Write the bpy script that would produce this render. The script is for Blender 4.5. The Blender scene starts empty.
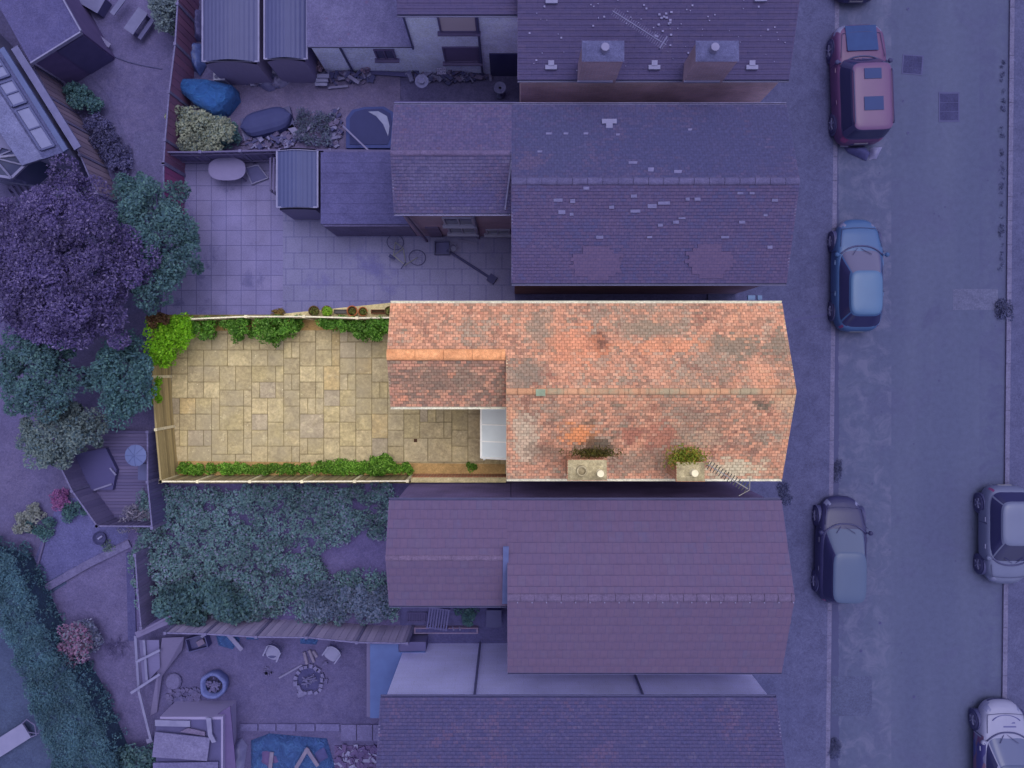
import bpy, bmesh, math, random
import numpy as np
from mathutils import Vector, Matrix

random.seed(7)
RNG = np.random.default_rng(11)
S = bpy.context.scene
COL = S.collection
R = math.radians

# ---------------------------------------------------------------- camera
H, F, NX, NY = 30.0, 800.0, 510.0, 365.0        # drone height, focal length in pixels, nadir in the picture
cam_d = bpy.data.cameras.new('camera'); cam = bpy.data.objects.new('camera', cam_d); COL.objects.link(cam)
cam.location = (0, 0, H); cam.rotation_euler = (0, 0, 0)
cam_d.sensor_width = 36.0; cam_d.lens = 36.0 * F / 1024.0
cam_d.shift_x = (512 - NX) / 1024.0; cam_d.shift_y = -(384 - NY) / 1024.0
cam_d.clip_end = 500
S.camera = cam

# ---------------------------------------------------------------- sky, sun, exposure
w = bpy.data.worlds.new('World'); S.world = w; w.use_nodes = True
SUN_EL, SUN_AZ = R(76), R(30)                    # azimuth from +Y (top of the picture) towards +X
nt = w.node_tree; bg = nt.nodes['Background']
sky = nt.nodes.new('ShaderNodeTexSky'); sky.sky_type = 'NISHITA'; sky.sun_disc = False
sky.sun_elevation = SUN_EL; sky.sun_rotation = SUN_AZ; sky.dust_density = 4.0
hs = nt.nodes.new('ShaderNodeHueSaturation'); hs.inputs['Saturation'].default_value = 0.25   # cloud-whitened sky
nt.links.new(sky.outputs[0], hs.inputs['Color']); nt.links.new(hs.outputs[0], bg.inputs[0])
bg.inputs[1].default_value = 0.15
sl = bpy.data.lights.new('sun', 'SUN'); sun = bpy.data.objects.new('sun', sl); COL.objects.link(sun)
sl.energy = 0.6; sl.angle = R(40); sl.color = (1.0, 0.96, 0.9)
d = Vector((math.sin(SUN_AZ) * math.cos(SUN_EL), math.cos(SUN_AZ) * math.cos(SUN_EL), math.sin(SUN_EL)))
sun.rotation_euler = d.to_track_quat('Z', 'Y').to_euler(); sun.location = d * 80
S.view_settings.view_transform = 'Standard'; S.view_settings.look = 'None'
S.view_settings.gamma = 1.0; S.view_settings.use_curve_mapping = False
S.view_settings.exposure = 0.3
S.render.engine = 'CYCLES'

# ---------------------------------------------------------------- helpers
def P(px, py, z=0.0):
    return Vector(((px - NX) * (H - z) / F, (NY - py) * (H - z) / F, z))
def lin(c):
    return tuple(((v / 255.0) / 12.92 if v <= 10.3 else (((v / 255.0) + 0.055) / 1.055) ** 2.4) for v in c) + (1.0,)
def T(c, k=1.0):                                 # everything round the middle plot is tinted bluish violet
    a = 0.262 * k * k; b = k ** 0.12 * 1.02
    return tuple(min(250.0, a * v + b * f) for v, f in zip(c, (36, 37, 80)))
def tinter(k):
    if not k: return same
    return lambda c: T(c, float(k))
def same(c): return c
def tag(o, label=None, cat=None, group=None, kind=None):
    if label: o['label'] = label
    if cat: o['category'] = cat
    if group: o['group'] = group
    if kind: o['kind'] = kind
    return o
def thing(name, label, cat, loc=(0, 0, 0), group=None, rz=0.0):
    o = bpy.data.objects.new(name, None); COL.objects.link(o)
    o.location = loc; o.rotation_euler = (0, 0, rz); o.empty_display_size = .2
    return tag(o, label, cat, group)
def copy_tree(o, parent=None):
    c = o.copy(); COL.objects.link(c)
    if parent: c.parent = parent
    for ch in list(o.children): copy_tree(ch, c)
    return c

class MB:
    def __init__(s): s.v = []; s.f = []; s.uv = []; s.col = []
    def face(s, pts, uv=None, col=None):
        n = len(s.v); s.v += [tuple(p) for p in pts]; s.f.append(tuple(range(n, n + len(pts))))
        s.uv.append(uv or [(p[0], p[1]) for p in pts]); s.col.append(col)
    def box(s, c, d, rz=0.0, tilt=None):
        hx, hy, hz = d[0] / 2, d[1] / 2, d[2] / 2
        m = Matrix.Rotation(rz, 3, 'Z')
        if tilt is not None: m = m @ tilt
        q = [Vector(c) + m @ Vector((sx * hx, sy * hy, sz * hz)) for sz in (-1, 1) for sy in (-1, 1) for sx in (-1, 1)]
        dims = {'x': (1, 2), 'y': (0, 2), 'z': (0, 1)}
        for idx, ax in (((0, 2, 3, 1), 'z'), ((4, 5, 7, 6), 'z'), ((0, 1, 5, 4), 'y'), ((2, 6, 7, 3), 'y'), ((0, 4, 6, 2), 'x'), ((1, 3, 7, 5), 'x')):
            a, b = dims[ax]
            s.face([q[i] for i in idx], [((q[i] - Vector(c))[a] + c[a], (q[i] - Vector(c))[b] + c[b]) for i in idx])
        return s
    def box2(s, lo, hi):
        return s.box([(lo[i] + hi[i]) / 2 for i in range(3)], [abs(hi[i] - lo[i]) for i in range(3)])
    def bar(s, a, b, wd, ht):                     # box beam from a to b
        a, b = Vector(a), Vector(b); d = b - a; L = d.length
        x = d.normalized(); up = Vector((0, 0, 1))
        if abs(x.z) > .98: up = Vector((0, 1, 0))
        y = up.cross(x).normalized(); z = x.cross(y)
        q = [a + x * (L * i) + y * (wd / 2 * j) + z * (ht / 2 * k) for k in (-1, 1) for j in (-1, 1) for i in (0, 1)]
        for idx in ((0, 2, 3, 1), (4, 5, 7, 6), (0, 1, 5, 4), (2, 6, 7, 3), (0, 4, 6, 2), (1, 3, 7, 5)):
            s.face([q[i] for i in idx], [((q[i] - a).dot(x), (q[i] - a).dot(y) + (q[i] - a).dot(z)) for i in idx])
        return s
    def tube(s, pts, rad, n=8, cap=True):
        pts = [Vector(p) for p in pts]
        rad = [rad] * len(pts) if not hasattr(rad, '__len__') else rad
        rings = []
        for i, p in enumerate(pts):
            d = (pts[min(i + 1, len(pts) - 1)] - pts[max(i - 1, 0)]).normalized()
            up = Vector((0, 0, 1)) if abs(d.z) < .9 else Vector((1, 0, 0))
            x = up.cross(d).normalized(); y = d.cross(x)
            rings.append([p + (x * math.cos(2 * math.pi * k / n) + y * math.sin(2 * math.pi * k / n)) * rad[i] for k in range(n)])
        for i in range(len(rings) - 1):
            for k in range(n):
                s.face([rings[i][k], rings[i][(k + 1) % n], rings[i + 1][(k + 1) % n], rings[i + 1][k]])
        if cap: s.face(rings[0][::-1]); s.face(rings[-1])
        return s
    def lathe(s, c, prof, n=20, axis='z'):
        c = Vector(c); rings = []
        for r, h in prof:
            ring = []
            for k in range(n):
                a = 2 * math.pi * k / n
                if axis == 'z': q = Vector((r * math.cos(a), r * math.sin(a), h))
                else: q = Vector((r * math.cos(a), h, r * math.sin(a)))
                ring.append(c + q)
            rings.append(ring)
        for i in range(len(rings) - 1):
            for k in range(n):
                f = [rings[i][k], rings[i][(k + 1) % n], rings[i + 1][(k + 1) % n], rings[i + 1][k]]
                s.face(f if axis == 'z' else f[::-1])
        return s
    def disc(s, c, r, n=20, axis='z'):
        c = Vector(c)
        s.face([c + (Vector((r * math.cos(2 * math.pi * k / n), r * math.sin(2 * math.pi * k / n), 0)) if axis == 'z' else
                     Vector((r * math.cos(-2 * math.pi * k / n), 0, r * math.sin(-2 * math.pi * k / n)))) for k in range(n)])
        return s
    def prism(s, poly, z0, z1):                   # poly: list of (x,y) counter-clockwise
        a = 0
        for i in range(len(poly)):
            x0, y0 = poly[i][:2]; x1, y1 = poly[(i + 1) % len(poly)][:2]; a += x0 * y1 - x1 * y0
        if a < 0: poly = poly[::-1]
        s.face([(p[0], p[1], z1) for p in poly]); s.face([(p[0], p[1], z0) for p in poly[::-1]])
        for i in range(len(poly)):
            p, q = poly[i], poly[(i + 1) % len(poly)]; L = math.hypot(q[0] - p[0], q[1] - p[1])
            s.face([(p[0], p[1], z0), (q[0], q[1], z0), (q[0], q[1], z1), (p[0], p[1], z1)], [(0, z0), (L, z0), (L, z1), (0, z1)])
        return s
    def build(s, name, mat, parent=None, loc=None, smooth=False, merge=False):
        """verts are world positions; the mesh is stored relative to its root (or to loc)"""
        org = Vector((0, 0, 0)); p = parent
        while p is not None: org += p.location; p = p.parent
        l = Vector(loc) if loc is not None else Vector((0, 0, 0))
        o_ = org + l
        me = bpy.data.meshes.new(name)
        me.from_pydata([(v[0] - o_.x, v[1] - o_.y, v[2] - o_.z) for v in s.v], [], s.f)
        uvl = me.uv_layers.new(name='UVMap')
        flat = [c for f in s.uv for u in f for c in u]
        uvl.data.foreach_set('uv', flat)
        if any(c is not None for c in s.col):
            ca = me.color_attributes.new('tone', 'FLOAT_COLOR', 'CORNER')
            cf = []
            for f, c in zip(s.f, s.col): cf += list((c if c is not None else (.5, .5, .5)) + (1.0,)) * len(f) if not isinstance(c, float) else [c, c, c, 1.0] * len(f)
            ca.data.foreach_set('color', cf)
        if merge:
            bm = bmesh.new(); bm.from_mesh(me); bmesh.ops.remove_doubles(bm, verts=bm.verts, dist=.0008); bm.to_mesh(me); bm.free()
        if smooth:
            me.polygons.foreach_set('use_smooth', [True] * len(me.polygons))
        me.materials.append(mat)
        o = bpy.data.objects.new(name, me); COL.objects.link(o)
        if parent: o.parent = parent
        o.location = l
        return o

def ortho(px0, py0, px1, py1, z):                 # world rectangle from a picture rectangle at height z
    a, b = P(px0, py1, z), P(px1, py0, z); return a.x, a.y, b.x, b.y

# ---------------------------------------------------------------- materials
class G:
    def __init__(s, name, rough=.8, spec=.3, metal=0.0):
        s.m = bpy.data.materials.new(name); s.m.use_nodes = True; s.t = s.m.node_tree
        s.b = s.t.nodes['Principled BSDF']; s.b.inputs['Roughness'].default_value = rough
        s.b.inputs['Specular IOR Level'].default_value = spec; s.b.inputs['Metallic'].default_value = metal
    def n(s, ty, **kw):
        n = s.t.nodes.new(ty)
        for k, v in kw.items():
            if k.startswith('_'): setattr(n, k[1:], v)
            else:
                i = n.inputs[k.replace('__', ' ')]
                if hasattr(v, 'is_linked') or isinstance(v, bpy.types.NodeSocket): s.t.links.new(v, i)
                else: i.default_value = v
        return n
    def mix(s, fac, a, b, mode='MIX'):
        n = s.t.nodes.new('ShaderNodeMix'); n.data_type = 'RGBA'; n.blend_type = mode
        for i, v in ((0, fac), (6, a), (7, b)):
            if isinstance(v, bpy.types.NodeSocket): s.t.links.new(v, n.inputs[i])
            else: n.inputs[i].default_value = v
        return n.outputs[2]
    def math(s, op, a, b=0.0, c=0.0, clamp=False):
        n = s.t.nodes.new('ShaderNodeMath'); n.operation = op; n.use_clamp = clamp
        for i, v in enumerate((a, b, c)):
            if isinstance(v, bpy.types.NodeSocket): s.t.links.new(v, n.inputs[i])
            else: n.inputs[i].default_value = v
        return n.outputs[0]
    def ramp(s, fac, stops, interp='LINEAR'):
        n = s.t.nodes.new('ShaderNodeValToRGB'); cr = n.color_ramp; cr.interpolation = interp
        while len(cr.elements) < len(stops): cr.elements.new(.5)
        for e, (p, c) in zip(cr.elements, stops): e.position = p; e.color = c if len(c) == 4 else lin(c)
        s.t.links.new(fac, n.inputs[0]); return n.outputs[0]
    def obj(s): return s.n('ShaderNodeTexCoord').outputs['Object']
    def uvc(s): return s.n('ShaderNodeTexCoord').outputs['UV']
    def noise(s, co, scale, detail=4.0, rough=.55, dist=0.0):
        return s.n('ShaderNodeTexNoise', Vector=co, Scale=scale, Detail=detail, Roughness=rough, Distortion=dist).outputs[0]
    def bump(s, h, strength=.3, dist=.02):
        n = s.n('ShaderNodeBump', Height=h, Strength=strength, Distance=dist)
        s.t.links.new(n.outputs[0], s.b.inputs['Normal'])
    def out(s, c):
        s.t.links.new(c, s.b.inputs['Base Color']); return s.m

_cache = {}
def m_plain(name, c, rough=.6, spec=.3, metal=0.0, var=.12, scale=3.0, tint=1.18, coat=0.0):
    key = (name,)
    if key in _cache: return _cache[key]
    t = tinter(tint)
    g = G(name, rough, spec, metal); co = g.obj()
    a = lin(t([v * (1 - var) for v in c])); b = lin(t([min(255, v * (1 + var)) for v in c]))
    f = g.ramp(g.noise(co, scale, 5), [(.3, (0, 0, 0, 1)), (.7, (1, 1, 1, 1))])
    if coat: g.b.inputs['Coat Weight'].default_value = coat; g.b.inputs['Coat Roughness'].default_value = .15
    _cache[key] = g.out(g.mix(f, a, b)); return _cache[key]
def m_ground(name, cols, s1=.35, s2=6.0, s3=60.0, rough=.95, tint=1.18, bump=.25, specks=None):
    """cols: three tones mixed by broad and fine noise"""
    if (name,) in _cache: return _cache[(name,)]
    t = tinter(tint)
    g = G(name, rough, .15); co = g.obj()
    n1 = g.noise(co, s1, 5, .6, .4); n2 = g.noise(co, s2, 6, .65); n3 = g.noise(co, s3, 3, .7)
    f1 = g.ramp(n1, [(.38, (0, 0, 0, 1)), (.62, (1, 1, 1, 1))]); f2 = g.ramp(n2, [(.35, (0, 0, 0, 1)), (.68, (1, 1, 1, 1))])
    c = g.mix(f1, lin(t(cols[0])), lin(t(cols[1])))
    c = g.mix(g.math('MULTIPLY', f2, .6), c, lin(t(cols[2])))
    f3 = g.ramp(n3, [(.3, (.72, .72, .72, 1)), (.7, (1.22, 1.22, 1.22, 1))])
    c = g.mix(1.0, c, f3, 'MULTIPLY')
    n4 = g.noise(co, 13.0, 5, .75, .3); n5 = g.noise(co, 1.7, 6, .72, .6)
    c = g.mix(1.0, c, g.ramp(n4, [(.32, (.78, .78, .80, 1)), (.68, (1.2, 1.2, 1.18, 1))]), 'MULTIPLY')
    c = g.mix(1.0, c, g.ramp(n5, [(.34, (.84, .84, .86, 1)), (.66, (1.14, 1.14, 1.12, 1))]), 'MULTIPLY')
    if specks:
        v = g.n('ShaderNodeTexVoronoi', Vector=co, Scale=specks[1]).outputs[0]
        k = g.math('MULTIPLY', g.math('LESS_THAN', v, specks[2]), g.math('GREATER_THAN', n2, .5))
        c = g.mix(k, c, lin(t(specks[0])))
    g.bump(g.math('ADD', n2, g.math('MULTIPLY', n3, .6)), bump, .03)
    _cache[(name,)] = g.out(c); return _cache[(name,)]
def m_brick(name, c1, c2, mortar, bw=.225, bh=.075, ms=.01, tint=1.15, rough=.9, offset=.5, coord='uv', stain=None, squash=None, var=.25, sc=1.0):
    if (name,) in _cache: return _cache[(name,)]
    t = tinter(tint)
    g = G(name, rough, .2); co = g.uvc() if coord == 'uv' else g.obj()
    b = g.n('ShaderNodeTexBrick', Vector=co, Color1=lin(t(c1)), Color2=lin(t(c2)), Mortar=lin(t(mortar)), Scale=sc,
            Mortar__Size=ms, Mortar__Smooth=.1, Bias=0.0, Brick__Width=bw, Row__Height=bh)
    b.offset = offset; c = b.outputs[0]
    n = g.noise(co, .8, 6, .6)
    c = g.mix(1.0, c, g.ramp(n, [(.3, (1 - var,) * 3 + (1,)), (.7, (1 + var,) * 3 + (1,))]), 'MULTIPLY')
    if stain:
        n2 = g.noise(co, stain[1], 6, .65, .3)
        c = g.mix(g.ramp(n2, [(stain[2], (0, 0, 0, 1)), (stain[2] + .12, (1, 1, 1, 1))]), c, lin(t(stain[0])))
    n3 = g.noise(co, 30, 3)
    c = g.mix(1.0, c, g.ramp(n3, [(.3, (.85, .85, .85, 1)), (.7, (1.15, 1.15, 1.15, 1))]), 'MULTIPLY')
    g.bump(b.outputs['Fac'], -.35, .012)
    _cache[(name,)] = g.out(c); return _cache[(name,)]
def m_tile(name, tones, patches, blobs=(), bw=.165, bh=.1, ms=.008, tint=True, mortar=(60, 50, 48), contrast=.3, rough=.9, fine=1.0, streak=0.0):
    """clay tiles: every tile its own tone out of `tones`; lichen and wear patches by noise; blobs=(u,v,radius,colour,strength)"""
    if (name,) in _cache: return _cache[(name,)]
    t = tinter(tint)
    g = G(name, rough, .2); co = g.uvc()
    b = g.n('ShaderNodeTexBrick', Vector=co, Color1=(0, 0, 0, 1), Color2=(1, 1, 1, 1), Mortar=(.5, .5, .5, 1), Scale=1.0,
            Mortar__Size=ms, Mortar__Smooth=.2, Bias=0.0, Brick__Width=bw, Row__Height=bh); b.offset = .5
    fr = b.outputs[0]
    k = len(tones)
    c = g.ramp(fr, [((i + .5) / k, t(cc)) for i, cc in enumerate(tones)])
    # tile-sized warp so that wear follows whole tiles
    mp = g.n('ShaderNodeVectorMath', _operation='SNAP', Vector=co); mp.inputs[1].default_value = (bw / 2, bh, 1.0)
    cs = mp.outputs[0]
    jit = g.noise(co, 14 * fine, 3, .7)
    for (cc, sc, thr, soft, amt, seed) in patches:
        off = g.n('ShaderNodeVectorMath', _operation='ADD', Vector=cs); off.inputs[1].default_value = (seed * 13.1, seed * 7.7, seed)
        nn = g.noise(off.outputs[0], sc, 7, .68, .5)
        nn = g.math('ADD', nn, g.math('MULTIPLY', g.math('SUBTRACT', fr, .5), .22))
        nn = g.math('ADD', nn, g.math('MULTIPLY', g.math('SUBTRACT', jit, .5), .34))
        f = g.ramp(nn, [(thr, (0, 0, 0, 1)), (min(1, thr + soft), (amt, amt, amt, 1))])
        c = g.mix(f, c, lin(t(cc)))
    for (u, v, rad, cc, amt) in blobs:
        df = g.n('ShaderNodeVectorMath', _operation='SUBTRACT', Vector=cs); df.inputs[1].default_value = (u, v, 0)
        sc_ = g.n('ShaderNodeVectorMath', _operation='MULTIPLY', Vector=df.outputs[0]); sc_.inputs[1].default_value = (1 / rad[0], 1 / rad[1], 0)
        L = g.n('ShaderNodeVectorMath', _operation='LENGTH', Vector=sc_.outputs[0]).outputs['Value']
        nn = g.noise(cs, 1.9, 6, .72)
        L = g.math('ADD', L, g.math('MULTIPLY', g.math('SUBTRACT', nn, .5), 1.9))
        L = g.math('ADD', L, g.math('MULTIPLY', g.math('SUBTRACT', fr, .5), .8))
        L = g.math('ADD', L, g.math('MULTIPLY', g.math('SUBTRACT', jit, .5), .6))
        f = g.ramp(L, [(.62, (amt, amt, amt, 1)), (.95, (0, 0, 0, 1))])
        c = g.mix(f, c, lin(t(cc)))
    n3 = g.noise(co, 9 * fine, 5, .7)
    c = g.mix(1.0, c, g.ramp(n3, [(.3, (1 - contrast,) * 3 + (1,)), (.7, (1 + contrast,) * 3 + (1,))]), 'MULTIPLY')
    mm = g.mix(g.math('MULTIPLY', b.outputs['Fac'], .75), c, lin(t(mortar)))
    g.bump(g.math('ADD', g.math('MULTIPLY', b.outputs['Fac'], -1.0), g.math('MULTIPLY', n3, .4)), .4, .012)
    _cache[(name,)] = g.out(mm); return _cache[(name,)]
def m_leaf(name, cols, tint=1.38, rough=.55, scale=1.0):
    if (name,) in _cache: return _cache[(name,)]
    t0 = tinter(tint); t = (lambda c: tuple(min(250, v * m_) for v, m_ in zip(t0(c), (1.24, 1.25, 1.24)))) if tint else (lambda c: tuple(min(235, v * 1.16) for v in c))
    g = G(name, rough, .25)
    rnd = g.n('ShaderNodeNewGeometry').outputs['Random Per Island']
    k = len(cols)
    c = g.ramp(rnd, [((i + .5) / k, t(cc)) for i, cc in enumerate(cols)])
    n = g.noise(g.obj(), .9 * scale, 4)
    c = g.mix(1.0, c, g.ramp(n, [(.3, (.6, .6, .62, 1)), (.7, (1.38, 1.38, 1.34, 1))]), 'MULTIPLY')
    g.out(c)                                     # leaves let light through
    tr = g.n('ShaderNodeBsdfTranslucent', Color=c); mx = g.n('ShaderNodeMixShader'); mx.inputs[0].default_value = .35
    g.t.links.new(g.b.outputs[0], mx.inputs[1]); g.t.links.new(tr.outputs[0], mx.inputs[2]); g.t.links.new(mx.outputs[0], g.t.nodes['Material Output'].inputs['Surface'])
    _cache[(name,)] = g.m; return g.m
def m_plank(name, c, var=.25, width=.12, rough=.85, tint=1.2, axis=0):
    if (name,) in _cache: return _cache[(name,)]
    t = tinter(tint)
    g = G(name, rough, .2); co = g.obj()
    rnd = g.n('ShaderNodeNewGeometry').outputs['Random Per Island']
    mp = g.n('ShaderNodeMapping', Vector=co); mp.inputs['Scale'].default_value = (1.5, 14, 14) if axis == 0 else ((14, 1.5, 14) if axis == 1 else (14, 14, 1.5))
    n = g.noise(mp.outputs[0], 1.6, 6, .65)
    f = g.math('ADD', g.math('MULTIPLY', rnd, .5), g.math('MULTIPLY', n, .5))
    lo = [v * (1 - var) for v in c]; hi = [min(255, v * (1 + var)) for v in c]
    col = g.ramp(f, [(.25, t(lo)), (.75, t(hi))])
    g.bump(n, .2, .01)
    _cache[(name,)] = g.out(col); return _cache[(name,)]
def m_glass(name='car_glass', c=(60, 75, 95), tint=1.0):
    if (name,) in _cache: return _cache[(name,)]
    g = G(name, .12, .3); g.b.inputs['Base Color'].default_value = lin(tinter(tint)(c))
    _cache[(name,)] = g.m; return g.m

def m_cloth(name, c, tint=1.18):
    if (name,) in _cache: return _cache[(name,)]
    g = G(name, .5, .25); co = g.obj(); t = tinter(tint)
    n1 = g.noise(co, 2.2, 7, .7, 1.6); n2 = g.noise(co, 7, 5, .7, 2.2)
    g.bump(g.math('ADD', n1, g.math('MULTIPLY', n2, .35)), 1.0, .35)
    c_ = g.ramp(n1, [(.3, t([v * .8 for v in c])), (.52, t(c)), (.7, t([min(255, v * 1.25 + 14) for v in c]))])
    _cache[(name,)] = g.out(c_); return _cache[(name,)]

# ---------------------------------------------------------------- foliage
def leaf_mesh(name, pts, size, mat, parent=None, loc=None, up=.6, jitter=.4, aspect=.55, lean=None):
    pts = np.asarray(pts, float); n = len(pts)
    nr = RNG.normal(size=(n, 3)); nr /= np.linalg.norm(nr, axis=1)[:, None]
    nr[:, 2] = np.abs(nr[:, 2]) + up
    if lean is not None: nr += np.asarray(lean)
    nr /= np.linalg.norm(nr, axis=1)[:, None]
    r = RNG.normal(size=(n, 3)); a = np.cross(nr, r); a /= np.linalg.norm(a, axis=1)[:, None]
    b = np.cross(nr, a)
    s = (size * (1 + jitter * (RNG.random(n) * 2 - 1)))[:, None]
    fold = nr * s * .12
    q = np.empty((n, 4, 3))
    q[:, 0] = pts - a * s * .5; q[:, 1] = pts + b * s * .5 * aspect + fold; q[:, 2] = pts + a * s * .55; q[:, 3] = pts - b * s * .5 * aspect + fold
    org = Vector((0, 0, 0)); p = parent
    while p is not None: org += p.location; p = p.parent
    l = Vector(loc) if loc is not None else Vector((0, 0, 0))
    q -= np.array(org + l)
    me = bpy.data.meshes.new(name)
    me.vertices.add(n * 4); me.vertices.foreach_set('co', q.reshape(-1))
    me.loops.add(n * 4); me.loops.foreach_set('vertex_index', np.arange(n * 4))
    me.polygons.add(n); me.polygons.foreach_set('loop_start', np.arange(n) * 4); me.polygons.foreach_set('loop_total', np.full(n, 4))
    me.update(); me.validate()
    me.materials.append(mat)
    o = bpy.data.objects.new(name, me); COL.objects.link(o)
    if parent: o.parent = parent
    o.location = l
    return o
def ball(n, c, r, flat=1.0, shell=.5):
    d = RNG.normal(size=(n, 3)); d /= np.linalg.norm(d, axis=1)[:, None]
    rr = (shell + (1 - shell) * RNG.random(n)) ** .6
    return np.asarray(c) + d * rr[:, None] * np.array([r, r, r * flat])
def crown_pts(c, rx, ry, rz, clumps, per, cr):
    out = []
    for i in range(clumps):
        d = RNG.normal(size=3); d /= np.linalg.norm(d); d[2] = abs(d[2]) * (1 if RNG.random() < .8 else -1)
        k = (.35 + .65 * RNG.random()) ** .5
        q = np.asarray(c) + d * np.array([rx, ry, rz]) * k * (.88 + .24 * RNG.random())
        m = int(per * (.6 + .8 * RNG.random()))
        out.append(ball(m, q, cr * (.6 + .8 * RNG.random()), .6))
    return np.concatenate(out)
def in_poly(x, y, poly):
    c = False; j = len(poly) - 1
    for i in range(len(poly)):
        xi, yi = poly[i][:2]; xj, yj = poly[j][:2]
        if (yi > y) != (yj > y) and x < (xj - xi) * (y - yi) / (yj - yi) + xi: c = not c
        j = i
    return c
def poly_pts(poly, clumps, per, cr, z0, z1, flat=.6):
    xs = [p[0] for p in poly]; ys = [p[1] for p in poly]; out = []
    k = 0
    while k < clumps:
        x = random.uniform(min(xs), max(xs)); y = random.uniform(min(ys), max(ys))
        if not in_poly(x, y, poly): continue
        k += 1
        out.append(ball(int(per * random.uniform(.6, 1.4)), (x, y, random.uniform(z0, z1)), cr * random.uniform(.6, 1.3), flat))
    o = np.concatenate(out); o[:, 2] = np.maximum(o[:, 2], .03); return o
def tree(name, label, c, rx, ry, rz, zc, mats, clumps, per, cr, leaf, group=None, trunk_r=.14, cat='tree', limbs=6):
    t = thing(name, label, cat, (c.x, c.y, 0), group)
    b = MB(); top = zc - rz * .2
    b.tube([(c.x, c.y, 0), (c.x + .05, c.y + .04, top * .5), (c.x, c.y - .05, top)], [trunk_r, trunk_r * .75, trunk_r * .45], 9)
    for i in range(limbs):
        a = 2 * math.pi * i / limbs + random.uniform(-.3, .3); z = top * random.uniform(.5, .9)
        e = Vector((c.x + math.cos(a) * rx * .75, c.y + math.sin(a) * ry * .75, zc + rz * random.uniform(-.2, .4)))
        s0 = Vector((c.x, c.y, z)); m = (s0 + e) / 2 + Vector((0, 0, .15))
        b.tube([s0, m, e], [trunk_r * .5, trunk_r * .3, trunk_r * .1], 6)
    b.build('trunk', m_plain('bark', (90, 80, 75), .9, .1), t, smooth=True, merge=True)
    leaf_mesh('crown', crown_pts((c.x, c.y, zc), rx, ry, rz, clumps, per, cr), leaf, mats, t)
    return t
# ================================================================= SETTING
def sheet(name, poly, z, mat, pix=True, th=0.0):
    pts = [(P(a, b, z).x, P(a, b, z).y) for a, b in poly] if pix else poly
    b = MB()
    if th: b.prism(pts, z - th, z)
    else:
        a = sum(pts[i][0] * pts[(i + 1) % len(pts)][1] - pts[(i + 1) % len(pts)][0] * pts[i][1] for i in range(len(pts)))
        if a < 0: pts = pts[::-1]
        b.face([(x, y, z) for x, y in pts])
    return tag(b.build(name, mat), kind='structure')

M_soil = m_ground('yard_soil', [(112, 98, 98), (128, 112, 108), (84, 76, 80)], .5, 5, 50)
M_gravel = m_ground('grey_gravel', [(118, 104, 108), (140, 122, 122), (88, 78, 86)], .6, 9, 45, specks=((180, 165, 165), 26, .16))
M_bluegravel = m_ground('blue_slate_chips', [(112, 110, 140), (126, 124, 150), (92, 90, 122)], .8, 14, 40)
sheet('ground', [(-120, -120), (120, -120), (120, 120), (-120, 120)], -.03, m_ground('rough_ground', [(110, 98, 104), (122, 110, 112), (92, 84, 92)], .2, 4, 40), pix=False)

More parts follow.
